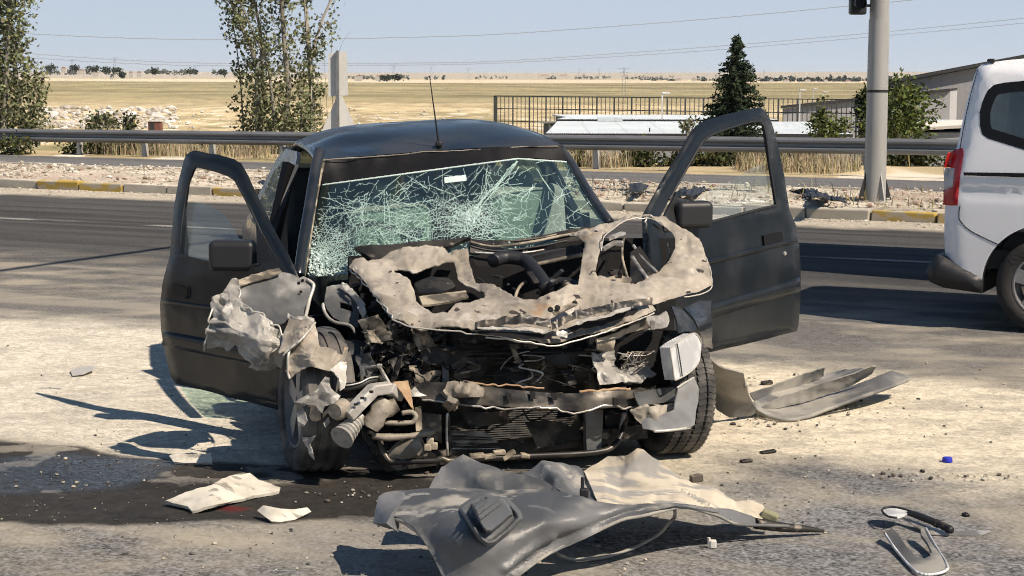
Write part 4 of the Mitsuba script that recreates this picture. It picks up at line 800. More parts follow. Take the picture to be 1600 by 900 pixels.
# --- windscreen: laminated glass with a web of cracks
WS = [(503, 289, 1.30), (700, 262, 1.25), (809, 248, 1.24), (885, 252, 1.30), (950, 348, .70), (480, 434, .68), (720, 400, .58), (700, 330, .88), (560, 360, .86), (850, 320, .90)]
wsm = RBFInterpolator(np.array(WS)[:, :2], np.array(WS)[:, 2], kernel='thin_plate_spline', smoothing=1e-2)
ws_out = [(503, 289), (600, 275), (700, 262), (760, 254), (809, 247.5), (848, 249.5), (885, 252), (905, 280), (928, 315), (950, 348), (880, 378), (800, 396), (740, 402), (640, 415), (560, 428), (482, 434), (479, 424), (485, 372), (494, 330)]
def wsp(px, py, off=0.0): return dv(px, py, wsm(np.stack([px, py], -1)) + off)
scene['screen_glass'] = {'type': 'blendbsdf', 'weight': .03, 'a': {'type': 'thindielectric', 'specular_transmittance': rgb(.66, .88, .79)}, 'b': two({'type': 'diffuse', 'reflectance': rgb(.26, .42, .37)})}
scene['dusty_glass'] = {'type': 'blendbsdf', 'weight': .30, 'a': {'type': 'thindielectric', 'specular_transmittance': rgb(.85, .92, .90)}, 'b': two({'type': 'diffuse', 'reflectance': rgb(.50, .54, .52)})}
P, F = triang(Polygon(ws_out), 14); add(W + '__windscreen', trimesh.Trimesh(wsp(P[:, 0], P[:, 1]), F[:, ::-1], process=False), 'screen_glass', True)
rng = np.random.default_rng(77); wpoly = Polygon(ws_out).buffer(-1)
def gauss(n, x, y, sx, sy): return np.stack([rng.normal(x, sx, n), rng.normal(y, sy, n)], 1)
pts = np.vstack([gauss(200, 735, 340, 30, 18), gauss(420, 700, 356, 80, 26), gauss(420, 512, 394, 24, 26), gauss(430, 545, 378, 46, 30), gauss(250, 620, 355, 58, 28), gauss(60, 620, 312, 60, 22), gauss(90, 780, 295, 26, 22), gauss(30, 860, 330, 40, 30), gauss(90, 690, 330, 60, 18), gauss(26, 560, 310, 40, 20), gauss(30, 850, 360, 50, 14)])
den = lambda q: (1.4 * np.exp(-((q[:, 0] - 735) / 55) ** 2 - ((q[:, 1] - 340) / 30) ** 2) + 1.2 * np.exp(-((q[:, 0] - 512) / 45) ** 2 - ((q[:, 1] - 395) / 42) ** 2) + .55 * np.exp(-((q[:, 0] - 640) / 90) ** 2 - ((q[:, 1] - 345) / 34) ** 2) + .4 * np.exp(-((q[:, 0] - 778) / 34) ** 2 - ((q[:, 1] - 292) / 32) ** 2) + .10)
vor = Voronoi(pts); seg = []
for a, b in vor.ridge_vertices:
    if a < 0 or b < 0: continue
    p, q = vor.vertices[a], vor.vertices[b]; L = np.hypot(*(q - p))
    if L > 38 or L < .8: continue
    mid = (p + q) / 2
    if not (wpoly.contains(Point(*p)) and wpoly.contains(Point(*q))): continue
    d = den(mid[None])[0]
    if rng.random() < min(1, .34 + .55 * d): seg.append((p, q, rng.uniform(.25, .6) + .55 * d * rng.random() ** 2))
def star(c, n, r0, r1, a0=0, a1=6.28, w=.9):
    for a in rng.uniform(a0, a1, n):
        p = np.array(c, float) + rng.normal(0, 3, 2); L = rng.uniform(r0, r1); k = int(L / 9) + 2; pp = p
        for i in range(k):
            a += rng.normal(0, .16); q = pp + np.array([math.cos(a), math.sin(a) * .75]) * L / k
            if wpoly.contains(Point(*pp)) and wpoly.contains(Point(*q)): seg.append((pp, q, w * rng.uniform(.4, 1.0) * (1 - .6 * i / k)))
            pp = q
star((738, 338), 16, 25, 120, w=.8); star((505, 400), 18, 20, 90, w=.8); star((640, 345), 8, 20, 80, w=.7); star((780, 300), 8, 20, 60, w=.7)
for (a, b, n, w) in (((806, 256), (742, 334), 4, 1.3), ((812, 258), (770, 306), 2, 1.0), ((760, 262), (752, 330), 2, .7), ((690, 265), (692, 325), 1, .6), ((575, 300), (560, 330), 2, .9), ((540, 320), (575, 300), 2, .9), ((820, 330), (800, 345), 3, 1.1), ((835, 290), (815, 318), 4, 1.1), ((840, 262), (872, 318), 2, .7), ((872, 318), (890, 275), 2, .8), ((500, 345), (560, 330), 2, .7), ((566, 350), (566, 310), 3, .8), ((605, 385), (585, 350), 3, .8), ((600, 300), (606, 345), 1, 1.1), ((820, 392), (850, 355), 2, .7)):
    for _ in range(n):
        p, q = np.array(a, float) + rng.normal(0, 3, 2), np.array(b, float) + rng.normal(0, 4, 2); k = 7
        z = p + (q - p) * np.linspace(0, 1, k)[:, None] + rng.normal(0, 1.3, (k, 2))
        seg += [(z[i], z[i + 1], w * rng.uniform(.5, 1.1)) for i in range(k - 1)]
for _ in range(250):                                   # straight cracks running across the web
    while True:
        p = np.array([rng.uniform(485, 930), rng.uniform(255, 430)])
        if wpoly.contains(Point(*p)) and rng.random() < .10 + .75 * den(p[None])[0]: break
    c = np.array([(738, 338), (505, 400), (640, 350), (560, 370)][rng.integers(4)], float); a = math.atan2(*(p - c)[::-1]) + (rng.normal(0, .25) if rng.random() < .55 else rng.uniform(0, 3.14)); L = rng.uniform(14, 62); w = rng.uniform(.35, .95); k = 6
    q = p + np.array([math.cos(a), math.sin(a) * .8]) * L; z = p + (q - p) * np.linspace(0, 1, k)[:, None] + rng.normal(0, .8, (k, 2))
    for i in range(k - 1):
        if wpoly.contains(Point(*z[i])) and wpoly.contains(Point(*z[i + 1])): seg.append((z[i], z[i + 1], w * rng.uniform(.6, 1.2)))
S0 = np.array([s[0] for s in seg]); S1 = np.array([s[1] for s in seg]); SW = np.array([s[2] for s in seg])[:, None] * .54
dd = S1 - S0; nn = np.stack([-dd[:, 1], dd[:, 0]], 1); nn /= np.linalg.norm(nn, axis=1, keepdims=True) + 1e-9
Q = np.stack([S0 - nn * SW, S0 + nn * SW, S1 + nn * SW, S1 - nn * SW], 1).reshape(-1, 2)
V = wsp(Q[:, 0], Q[:, 1], -.003); k = np.arange(len(seg)) * 4
scene['crack_white'] = two({'type': 'diffuse', 'reflectance': rgb(.38, .51, .47)})
scene['crack_bright'] = two({'type': 'diffuse', 'reflectance': rgb(.60, .72, .68)})
add(W + '__windscreen__crack_web', trimesh.Trimesh(V, np.vstack([np.stack([k, k + 1, k + 2], 1), np.stack([k, k + 2, k + 3], 1)]), process=False), 'crack_white', kind='stuff')
# pulverised glass: crumbs along the lower left edge and round the point of impact
cr_ = np.vstack([gauss(150, 497, 417, 8, 14), gauss(100, 530, 426, 24, 4), gauss(90, 738, 337, 16, 8), gauss(60, 488, 385, 4, 22), gauss(60, 690, 385, 40, 4)]); cr_ = cr_[[wpoly.contains(Point(*q)) for q in cr_]]
ico = trimesh.creation.icosphere(subdivisions=0); Vc = wsp(cr_[:, 0], cr_[:, 1], -.006); n = len(ico.vertices)
add(W + '__windscreen__glass_crumbs', trimesh.Trimesh((Vc[:, None] + ico.vertices * rng.uniform(.002, .0065, (len(Vc), 1, 1))).reshape(-1, 3), (ico.faces + (np.arange(len(Vc)) * n)[:, None, None]).reshape(-1, 3), process=False), 'crack_bright', kind='stuff')
add(W + '__windscreen__top_edge', tube(np.vstack([wsp(np.linspace(a, c, 8), np.linspace(b, d, 8), -.002) for a, b, c, d in ((504, 289, 700, 262.5), (700, 262.5, 809, 248), (809, 248, 885, 253))]), .0045, 6), 'crack_bright', True)
for i, (x0, y0, x1, y1) in enumerate(((694, 277, 728, 273),)):
    P = np.array([wsp(np.array([x]), np.array([y]), -.006)[0] for x, y in ((x0, y0), (x1, y1), (x1 + 1, y1 + 9), (x0 + 1, y0 + 9))])
    add(W + '__windscreen__sticker', solid(P, np.array([[0, 2, 1], [0, 3, 2]]), .001), 'crack_bright')
# --- aerial
ab = dv(686, 228, 1.42); add(W + '__aerial', cat(tube([ab, at(671, 118, ab[1] - .05)], [.0055, .002], 6, 8), rbox(ab + [0, 0, .01], (.035, .06, .03), .012)), 'black_plastic', True)

# --- doors
def door(key, lbl, uvs, out, hole, glass, mat='door_paint', hollow=None):
    f = upright(*uvs); labels[key] = {'label': lbl}
    a3, b3 = ORG + uvs[0][0] * EU + uvs[0][1] * EV, ORG + uvs[1][0] * EU + uvs[1][1] * EV
    nrm = np.cross(b3 - a3, [0, 0, 1.0]); nrm /= np.linalg.norm(nrm)
    if nrm[1] > 0: nrm = -nrm
    o = Polygon(out); dist = lambda P: np.array([o.exterior.distance(Point(*q)) for q in P])
    def model(px, py, off=0.0):
        V = f(px, py); z = V[:, 2]; d = dist(np.stack([px, py], 1)); r = np.clip(d / 12, 0, 1)
        b = .045 * (1 - ((np.clip(z, .2, 1.0) - .62) / .42) ** 2) - .02 * (1 - r) ** 2 - .16 * np.clip(z - .92, 0, .5) ** 1.2
        d = V - CAM; d /= np.linalg.norm(d, axis=1, keepdims=True); return V + d * ((b + off) / (d @ nrm))[:, None]
    return f, model, nrm
R_UV = ((.80, .55), (1.66, 1.25))
rd_out = [(1003, 337), (1030, 288), (1063, 234), (1078, 207), (1088, 196), (1100, 189), (1134, 178), (1180, 170), (1188, 169), (1196, 174), (1203, 187), (1208, 202), (1225, 273), (1233, 326), (1244, 353), (1249, 385), (1251, 420), (1250, 460), (1247, 508), (1244, 517), (1180, 533), (1095, 553), (1040, 566), (1020, 500), (1005, 400)]
rd_hole = [(1030, 341), (1046, 312), (1089, 236), (1098, 221), (1108, 213), (1138, 201), (1182, 190), (1188, 190), (1193, 197), (1203, 258), (1213, 320), (1160, 333), (1110, 346), (1060, 355), (1036, 360)]
f, rm, rn = door('wrecked_car__door', 'open front door on the right, dark grey with mirror and handle', R_UV, rd_out, None, None)
RD = W + '__door'; _used[RD] = 1
door_thick = lambda P, V: np.interp(V[:, 2], [.82, .98], [.05, .016])
add(RD, sheet(rd_out, rm, [rd_hole], door_thick, 5.5, .003, .35, 4), 'door_paint', 35)
gl = [(1076, 322), (1100, 301), (1140, 284), (1172, 264), (1190, 256), (1203, 258), (1213, 321), (1160, 333), (1110, 346), (1062, 354)]
P, F = triang(Polygon(gl), 9); add(RD + '__window_glass', trimesh.Trimesh(rm(P[:, 0], P[:, 1], -.025), F[:, ::-1], process=False), 'clear_dusty', True)
scene['clear_dusty'] = {'type': 'blendbsdf', 'weight': .10, 'a': {'type': 'thindielectric', 'specular_transmittance': rgb(.88, .94, .93)}, 'b': two({'type': 'diffuse', 'reflectance': rgb(.50, .56, .58)})}
wc = dv(1082, 335, (f(np.array([1081.]), np.array([335.]))[0] - ORG) @ EV - .09)
dr_x = (ORG + 1.66 * EU + 1.25 * EV) - (ORG + .80 * EU + .55 * EV); FRr = frame(dr_x); FRr[:, 1] = FRr[:, 1]
def mirror(key, c, R, s):
    add(key, rbox(c, s, .028, R, 3), 'black_plastic', 40)
mirror(RD + '__mirror', wc, frame(EU + .15 * EV), (.185, .09, .125))
add(RD + '__mirror__bracket', bar(wc + rn * -.03, f(np.array([1050.]), np.array([338.]))[0] - rn * .02, .05, .06), 'black_plastic')
add(RD + '__mirror_sail', sheet([(1034, 345), (1058, 300), (1060, 350), (1038, 358)], lambda a, b: rm(a, b, .006), thick=.012, res=6), 'black_plastic', 30)
def strip_on(model, L, w, off): 
    L = np.array(L, float); P = model(L[:, 0], L[:, 1], off); return P
add(RD + '__handle', cat(sheet([(1193, 368), (1222, 362), (1224, 379), (1195, 385)], lambda a, b: rm(a, b, .014), thick=.02, res=4)), 'black_trim', 30)
add(RD + '__lock', place(lathe([(0, .006), (.009, .006), (.011, 0), (0, -.004)], 14), rm(np.array([1226.]), np.array([396.]), .002)[0], np.stack([np.cross(rn, [0, 0, 1]), [0, 0, 1.0], rn], 1)), 'worn_steel', 30)
def band(model, A0, A1, B0, B1, off, n=40, k=9):
    P = np.zeros((k, n, 3)); 
    for i, s in enumerate(np.linspace(0, 1, k)):
        x = A0[0] + (B0[0] - A0[0]) * np.linspace(0, 1, n); y0 = A0[1] + (B0[1] - A0[1]) * np.linspace(0, 1, n); y1 = A1[1] + (B1[1] - A1[1]) * np.linspace(0, 1, n)
        P[i] = model(x, y0 + (y1 - y0) * s, off * math.sin(math.pi * min(1, s * 1.0)) ** .45 + .0015)
    m = quadgrid(P); m.invert(); return m
add(RD + '__side_moulding', band(rm, (1070, 485), (1070, 510), (1250, 433), (1251, 456), .026), 'door_paint', 30)
add(RD + '__waist_crease', band(rm, (1060, 416), (1060, 426), (1246, 370), (1247, 379), .016), 'door_paint', 30)
add(RD + '__window_seal', cat(tube(rm(np.array([1036, 1060, 1110, 1160, 1213.]), np.array([361, 356, 347, 334, 321.]), .004), .008, 6, 20), tube(rm(np.array([1046, 1089, 1098, 1108, 1138, 1182, 1188, 1193, 1203, 1213.]), np.array([312, 236, 221, 213, 201, 190, 190, 197, 258, 320.]), .002), .006, 6, 40)), 'black_plastic', True)
L_UV = ((-.86, .55), (-1.44, 1.33))
ld_out = [(452, 400), (440, 380), (424, 350), (404, 310), (388, 276), (378, 258), (368, 251), (340, 242), (314, 239), (302, 237), (293, 242), (289, 250), (280, 284), (272, 324), (267, 370), (266, 399), (264, 407), (254, 450), (251.5, 475), (253, 515), (260, 556), (269, 588), (275, 599), (335, 614), (390, 628), (440, 641), (456, 600), (466, 520), (470, 440)]
ld_hole = [(302, 266), (306, 260), (326, 264), (352, 272), (366, 280), (376, 297), (388, 320), (404, 354), (414, 376), (424, 400), (405, 412), (370, 416), (327, 409), (281, 398), (281, 388), (284, 350), (288, 320), (294, 286)]
LD = num(RD); f2, lm, ln = door(LD, 'open front door on the left, dark grey with scraped window frame', L_UV, ld_out, None, None)
add(LD, sheet(ld_out, lm, [ld_hole], door_thick, 5.5, .004, .3, 8), 'door_paint', 35)
gl = [(287, 317), (300, 315), (318, 318), (336, 326), (352, 337), (362, 350), (370, 366), (379, 382), (398, 408), (372, 417), (327, 410), (281, 399), (281, 380), (284, 350)]
P, F = triang(Polygon(gl), 9); add(LD + '__window_glass', trimesh.Trimesh(lm(P[:, 0], P[:, 1], -.025), F[:, ::-1], process=False), 'dusty_glass', True)
wc2 = dv(364, 399, (f2(np.array([363.]), np.array([400.]))[0] - ORG) @ EV - .10)
mirror(LD + '__mirror', wc2, frame(EU * .98 - .25 * EV), (.205, .10, .135))
add(LD + '__mirror__bracket', bar(wc2 - ln * .03, f2(np.array([405.]), np.array([405.]))[0] - ln * .02, .05, .06), 'black_plastic')
add(LD + '__mirror_sail', sheet([(400, 352), (410, 366), (432, 404), (402, 412)], lambda a, b: lm(a, b, .006), thick=.012, res=6), 'black_plastic', 30)
add(LD + '__handle', cat(sheet([(270, 444), (291, 449), (291, 466), (270, 461)], lambda a, b: lm(a, b, .012), thick=.02, res=3.5), tube(lm(np.array([291., 292, 292, 290]), np.array([448., 450, 463, 467]), .016), .004, 6)), 'black_trim', 30)
add(LD + '__side_moulding', band(lm, (254, 516), (254, 541), (450, 552), (450, 580), .018), 'door_paint', 30)
add(LD + '__waist_crease', band(lm, (252, 466), (252, 474), (450, 494), (450, 502), .010), 'door_paint', 30)
add(LD + '__window_seal', cat(tube(lm(np.array([281, 327, 370, 405.]), np.array([399, 410, 417, 413.]), .004), .008, 6, 20), tube(lm(np.array([281, 284, 288, 294, 302, 306, 326, 352, 366, 376, 388, 404, 424.]), np.array([388, 350, 320, 286, 266, 260, 264, 272, 280, 297, 320, 354, 400.]), .002), .006, 6, 40)), 'black_plastic', True)
add(LD + '__torn_frame_trim', cat(path([(302, 238, 1.27), (320, 241, 1.25), (330, 247, 1.24), (322, 252, 1.25)], .008, 12), path([(375, 256, 1.05), (372, 261, 1.06), (369, 264, 1.06)], .009, 8)), 'black_trim', True)
# --- bonnet: torn open, its inner frame facing up
hood_out = [(546, 421), (556, 408), (566, 405), (575, 411), (583, 409), (600, 401), (619, 395), (640, 391), (655, 390), (675, 388), (695, 386), (699, 394), (704, 398), (706, 390), (718, 389), (731, 388), (733, 408), (738, 428), (744, 444), (757, 446), (773, 448), (790, 457), (803, 466), (820, 469), (839, 468), (862, 461), (886, 451), (901, 451), (909, 418), (915, 386), (905, 376), (888, 370), (905, 364), (922, 359), (940, 352), (956, 347), (972, 342), (988, 339), (1003, 339), (1017, 340), (1040, 342), (1064, 357), (1080, 366), (1091, 374), (1098, 388), (1102, 402), (1110, 425), (1112, 447), (1092, 456), (1069, 464), (1050, 472), (1035, 475), (1018, 477), (1022, 486), (1010, 494), (985, 503), (956, 513), (930, 523), (898, 530), (880, 536), (861, 538), (840, 534), (820, 530), (790, 526), (759, 521), (731, 516), (708, 515), (685, 514), (660, 511), (638, 508), (624, 503), (613, 497), (598, 480), (590, 468), (581, 459), (572, 446), (560, 432)]
hood_l = [(615, 427), (622, 425), (645, 434), (668, 424), (690, 416), (710, 410), (716, 440), (727, 448), (744, 454), (758, 461), (758, 471), (735, 478), (712, 480), (700, 497), (676, 492), (660, 482), (650, 474), (647, 461), (640, 446), (628, 436)]
hood_r = [(940, 392), (943, 372), (956, 359), (972, 350), (991, 342), (1015, 343), (1035, 353), (1048, 362), (1054, 372), (1055, 391), (1044, 411), (1030, 427), (1010, 442), (993, 451), (981, 446), (955, 441), (933, 437), (930, 430)]
hz = [(546, 421, .42), (583, 409, .44), (655, 390, .52), (695, 386, .50), (731, 388, .46), (716, 442, .22), (744, 444, .16), (640, 440, .22), (613, 497, -.22), (685, 514, -.33), (759, 521, -.40), (861, 538, -.43), (956, 513, -.36), (1018, 477, -.22), (803, 466, -.10), (880, 455, -.10), (900, 500, -.24), (760, 490, -.22), (660, 495, -.20), (590, 468, .0),
      (909, 418, .16), (915, 386, .34), (888, 370, .50), (956, 347, .50), (1003, 339, .47), (1064, 357, .36), (1102, 402, .16), (1112, 447, .02), (1060, 440, -.02), (1035, 475, -.14), (940, 400, .22), (1050, 390, .22), (990, 452, -.06)]
def hood_bump(P):
    b = np.zeros(len(P))
    for x, y, w, a in ((905, 505, 30, .012), (1058, 430, 13, -.016), (1075, 415, 11, .012), (1040, 458, 22, .014), (700, 400, 12, .01), (640, 405, 26, .012), (600, 470, 14, .016), (720, 505, 40, .012), (660, 505, 14, -.012), (1080, 440, 10, -.012), (1075, 395, 10, -.01), (850, 495, 30, -.01), (800, 490, 18, .012)):
        b += a * np.exp(-(((P[:, 0] - x) / w) ** 2 + ((P[:, 1] - y) / w * 1.4) ** 2))
    ed = np.minimum.reduce([LineString(h + h[:1]).distance(shapely.points(P)) for h in (hood_l, hood_r)] + [LineString(hood_out[16:31]).distance(shapely.points(P))])
    rimd = np.minimum.reduce([LineString(h + h[:1]).distance(shapely.points(P)) for h in (hood_out, hood_l, hood_r)])
    r = np.clip(rimd / 6, 0, 1)                          # pressed bands, rounded over towards their rims
    return b + .010 * np.sqrt(1 - (1 - r) ** 2) + .006 * np.exp(-(ed / 3) ** 2)
add(W + '__bonnet', sheet(hood_out, hz, [hood_l, hood_r], .006, 3.0, .004, .045, 12, .9, hood_bump, 4, ((46, .016), (17, .007), (8, .0025))), 'dusty_metal', 30)
labels[W + '__bonnet'] = {'label': 'crumpled bonnet torn open, dusty beige inner frame with holes'}
# lip of the bonnet with torn bright edge
def edge_tube(L, r, n=60, jit=.004, seed=0, sides=6):
    L = np.array(L, float); P = dv(L[:, 0], L[:, 1], L[:, 2]); P = spline(P, n); P = P + (meshkit.noise(P * 40 + seed, seed)[:, None] - .5) * jit * 2
    return tube(P, r, sides)
add(W + '__bonnet__front_lip', cat(edge_tube([(613, 499, -.24), (640, 510, -.30), (685, 516, -.35), (759, 523, -.42), (820, 533, -.44), (861, 541, -.45), (898, 533, -.43), (956, 515, -.38), (1022, 489, -.26)], .0036, 90), edge_tube([(759, 527, -.42), (800, 531, -.43), (850, 540, -.45)], .004, 30)), 'torn_edge', True)
add(W + '__bonnet__torn_rim', edge_tube([(940, 392, .22), (943, 372, .28), (956, 359, .34), (991, 341.5, .42), (1015, 342, .42), (1035, 352, .36)], .0028, 40, .003, 3), 'torn_edge', True)
add(W + '__bonnet__torn_rim_001', edge_tube([(546, 421, .42), (572, 446, .2), (590, 468, 0), (613, 497, -.22)], .0034, 40, .008, 4), 'torn_edge', True)
add(W + '__bonnet__torn_rim_002', edge_tube([(1102, 402, .16), (1111, 425, .08), (1112, 447, .02), (1069, 464, -.08)], .0028, 30, .003, 5), 'torn_edge', True)
# folded ribs and grille rail under the lip
def fold(key, L, w, mat, seed=0, thick=.004, crumple=.008, n=50, smooth=45):
    """a crumpled strip along L, w pixels high"""
    L = np.array(L, float); up = np.array([(a, b - w / 2) for a, b, *_ in L]); dn = np.array([(a, b + w / 2) for a, b, *_ in L])[::-1]
    c = [(a, b, v) for a, b, v in L] + [(a, b - w / 2, v + .012) for a, b, v in L]
    add(key, sheet(np.vstack([up, dn]), c, (), thick, max(2.2, w / 4), crumple, .06, seed, .8, None, 4), mat, smooth)
fold(W + '__grille_rail', [(742, 512, -.40), (780, 503, -.42), (820, 500, -.43), (860, 507, -.43)], 13, 'beam_metal', 3)
fold(W + '__grille_rail_001', [(862, 512, -.43), (900, 492, -.41), (950, 482, -.36), (1000, 474, -.30), (1018, 472, -.27)], 11, 'beam_metal', 4)
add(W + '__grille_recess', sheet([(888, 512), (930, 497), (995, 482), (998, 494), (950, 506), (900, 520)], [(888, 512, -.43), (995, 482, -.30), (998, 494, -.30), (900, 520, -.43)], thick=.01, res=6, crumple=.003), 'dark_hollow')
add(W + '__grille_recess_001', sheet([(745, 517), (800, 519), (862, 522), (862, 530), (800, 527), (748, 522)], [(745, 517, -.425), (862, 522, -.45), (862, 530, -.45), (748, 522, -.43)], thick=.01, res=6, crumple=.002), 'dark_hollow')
fold(W + '__torn_strip', [(895, 508, -.435), (925, 499, -.425), (960, 491, -.39), (985, 484, -.35)], 5, 'torn_edge', 7)
fold(W + '__torn_strip_001', [(868, 505, -.44), (872, 520, -.45), (886, 524, -.45)], 9, 'torn_edge', 9)
fold(W + '__torn_strip_002', [(745, 514, -.43), (800, 515, -.44), (855, 517, -.45)], 4, 'torn_edge', 10)
for i, (x, y, v) in enumerate(((871, 481, -.33), (898, 474, -.28), (860, 484, -.35))):
    c = dv(x, y, v); R = frame(EU, -EV * .6 + np.array([0, 0, .8])); m = lathe([(0, .004), (.011, .004), (.012, 0), (0, -.004)], 14)
    add(num(W + '__bolt_hole'), place(m, c, np.stack([EU, np.cross(-EV * .8 + np.array([0, 0, .6]), EU), -EV * .8 + np.array([0, 0, .6])], 1)), 'dark_hollow')
add(W + '__hinge_plate', sheet([(862, 486), (897, 470), (902, 476), (868, 492)], [(862, 486, -.33), (897, 470, -.27), (902, 476, -.29), (868, 492, -.35)], thick=.006, res=4), 'engine_dust')
# --- cowl, wipers, engine bay seen through the bonnet
add(W + '__wiper_cowl', cat(sheet([(553, 386), (600, 384), (700, 375), (735, 372), (700, 386), (650, 396), (620, 407), (583, 408), (566, 396)], [(553, 386, .58), (735, 372, .62), (620, 407, .5), (700, 386, .56)], thick=.02, res=8, crumple=.006, seed=3), sheet([(733, 374), (800, 378), (860, 366), (905, 358), (930, 354), (905, 380), (870, 392), (800, 402), (735, 405)], [(733, 374, .64), (930, 354, .66), (905, 380, .58), (735, 405, .56), (800, 390, .60)], thick=.02, res=8, crumple=.008, seed=5)), 'engine_grime', 35)
for i, L in enumerate(([(735, 378, .60), (770, 385, .58), (830, 378, .58), (880, 368, .60), (905, 364, .6)], [(733, 384, .56), (780, 392, .55), (835, 386, .55), (885, 376, .56)], [(740, 394, .53), (800, 396, .52), (850, 390, .53)], [(790, 377, .62), (840, 372, .62), (885, 362, .64)])):
    add(num(W + '__wiper_arm'), path(L, .007 - .001 * i, 30, 6), ('engine_dust', 'black_plastic', 'worn_steel', 'engine_dust')[i], True)
gy = sheet([(812, 404), (850, 392), (905, 383), (912, 396), (870, 404), (826, 414)], [(812, 404, .46), (905, 383, .5), (912, 396, .46), (826, 414, .42)], thick=.006, res=6)
add(W + '__air_intake_grille', gy, 'black_plastic', 30)
for k in range(26):
    t = k / 25; a = np.array([816 + 88 * t, 404 - 19 * t]); b = a + [10, 9]
    add(num(W + '__air_intake_grille__slat'), bar(dv(a[0], a[1], .452 + .045 * t), dv(b[0], b[1], .425 + .045 * t), .006, .008), 'beam_metal')
add(W + '__air_intake_grille__frame', path([(826, 416, .41), (870, 406, .44), (914, 397, .45)], .010, 20, 6), 'engine_dust', True)
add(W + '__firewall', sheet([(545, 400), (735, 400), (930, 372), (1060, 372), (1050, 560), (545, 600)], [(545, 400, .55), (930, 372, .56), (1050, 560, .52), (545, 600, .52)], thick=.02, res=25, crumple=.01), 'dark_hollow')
add(W + '__engine_block', cat(bb(.02, .12, .46, (.55, .42, .40), .05), bb(-.12, .10, .62, (.34, .16, .10), .03), bb(.28, .2, .50, (.25, .3, .3), .05)), 'engine_grime', 30)
# strut tower cap (right)
sc2 = dv(960, 441, .17); Rz = np.stack([EU, EV, [0, 0, 1.0]], 1)
add(W + '__strut_tower', place(lathe([(0, .03), (.035, .03), (.045, .022), (.07, .02), (.085, .0), (.11, -.02), (.12, -.12), (0, -.12)], 28), sc2, Rz), 'engine_dust', 30)
add(W + '__strut_tower__nut', place(lathe([(0, .055), (.02, .055), (.024, .03), (0, .03)], 6), sc2, Rz), 'engine_grime')
add(W + '__air_hose', cat(path([(770, 408, .30), (795, 402, .34), (815, 405, .32), (838, 425, .18), (855, 452, .04)], .030, 30, 10)), 'black_plastic', True)
add(W + '__air_hose_001', cat(path([(770, 402, .36), (790, 398, .38), (810, 402, .36)], .014, 20, 8), path([(805, 468, .02), (812, 448, .1), (822, 440, .14)], .007, 16, 6)), 'engine_dust', True)
add(W + '__air_hose_002', path([(845, 448, .16), (870, 440, .18), (900, 446, .12), (905, 455, .06)], .022, 20, 8), 'black_plastic', True)
add(W + '__brake_line', cat(path([(975, 372, .46), (972, 400, .34), (978, 425, .22), (985, 445, .1)], .006, 24, 6), path([(1020, 350, .46), (1040, 370, .38), (1047, 400, .24), (1040, 412, .18)], .005, 24, 6)), 'engine_dust', True)
add(W + '__inner_wing', sheet([(985, 395), (1000, 385), (1030, 428), (1002, 448), (985, 446)], [(985, 395, .34), (1000, 385, .36), (1030, 428, .12), (985, 446, .1)], thick=.01, res=6, crumple=.004), 'engine_grime', 35)
for L, r in (([(990, 384, .40), (1005, 405, .27), (1026, 425, .13)], .008), ([(988, 402, .3), (1000, 420, .2), (1012, 436, .1)], .010)): add(num(W + '__wing_seam'), path(L, r, 16, 6), 'worn_steel', True)
add(W + '__hinge_arm', cat(bar(dv(941, 390, .25), dv(962, 378, .36), .02, .012), bar(dv(948, 374, .38), dv(974, 364, .43), .03, .012), rbox(dv(966, 381, .36), (.05, .03, .03), .01)), 'worn_steel')
# parts showing in the left opening of the bonnet
add(W + '__battery_cover', cat(sheet([(648, 444), (672, 434), (700, 436), (712, 446), (690, 458), (655, 460)], [(648, 444, .12), (712, 446, .12), (655, 460, .04), (690, 458, .04)], thick=.05, res=5, crumple=.006), path([(650, 450, .1), (664, 440, .14), (684, 437, .15), (704, 442, .13)], .006, 20, 6)), 'engine_grime', 35)
add(W + '__inner_rib', cat(sheet([(655, 466), (700, 460), (728, 458), (732, 466), (700, 474), (660, 478)], [(655, 466, .0), (728, 458, .04), (732, 466, .0), (660, 478, -.06)], thick=.01, res=5, crumple=.006, seed=8), path([(655, 465, .02), (700, 459, .05), (728, 456, .06)], .006, 20, 6)), 'engine_dust', 35)
# --- front end: radiator, beams, pipes
scene['radiator_core'] = two(bumped(pr(proc(lambda p, n, uv: mix((.03, .029, .027), (.17, .15, .115), smoothstep(.48, .72, fbm(p.x * 9 + 3, p.y * 9, p.z * 9, 4)) * .8)), .55, .35), lambda p, n, uv: smoothstep(.3, .7, dr.abs(p.z * 110 - dr.floor(p.z * 110) - .5) * 2) + .8 * noise(p.x * 30, p.y * 30, p.z * 30), .003, .002))
def wall(L, v, thick=.03, res=8, crumple=.004, seed=0): return sheet(L, [(L[0][0], L[0][1], v), (L[1][0], L[1][1], v + .005), (L[2][0], L[2][1], v), (np.mean([q[0] for q in L]), np.mean([q[1] for q in L]), v + .002)], (), thick, res, crumple, .09, seed)
add(W + '__radiator', wall([(655, 548), (950, 545), (918, 708), (690, 716), (650, 640)], -.14, .04, 7, .004, 2), 'radiator_core', 35)
add(W + '__radiator__frame', cat(*[path(L, .012, 24, 6) for L in ([(690, 555, -.17), (800, 551, -.17), (934, 553, -.16)], [(692, 556, -.17), (690, 600, -.17)], [(934, 553, -.16), (936, 606, -.16)], [(700, 643, -.19), (702, 712, -.19)])]), 'beam_metal', True)
add(W + '__condenser', wall([(702, 672), (762, 676), (790, 704), (706, 711)], -.19, .02, 4, .006, 6), 'engine_dust', 30)
for k in range(9): add(num(W + '__condenser__fin'), path([(706, 678 + 3.8 * k, -.20), (735, 679 + 3.7 * k, -.203), (765 + 3 * k, 681 + 3.2 * k, -.20)], .0022, 14, 5), 'beam_metal' if k % 3 else 'worn_steel')
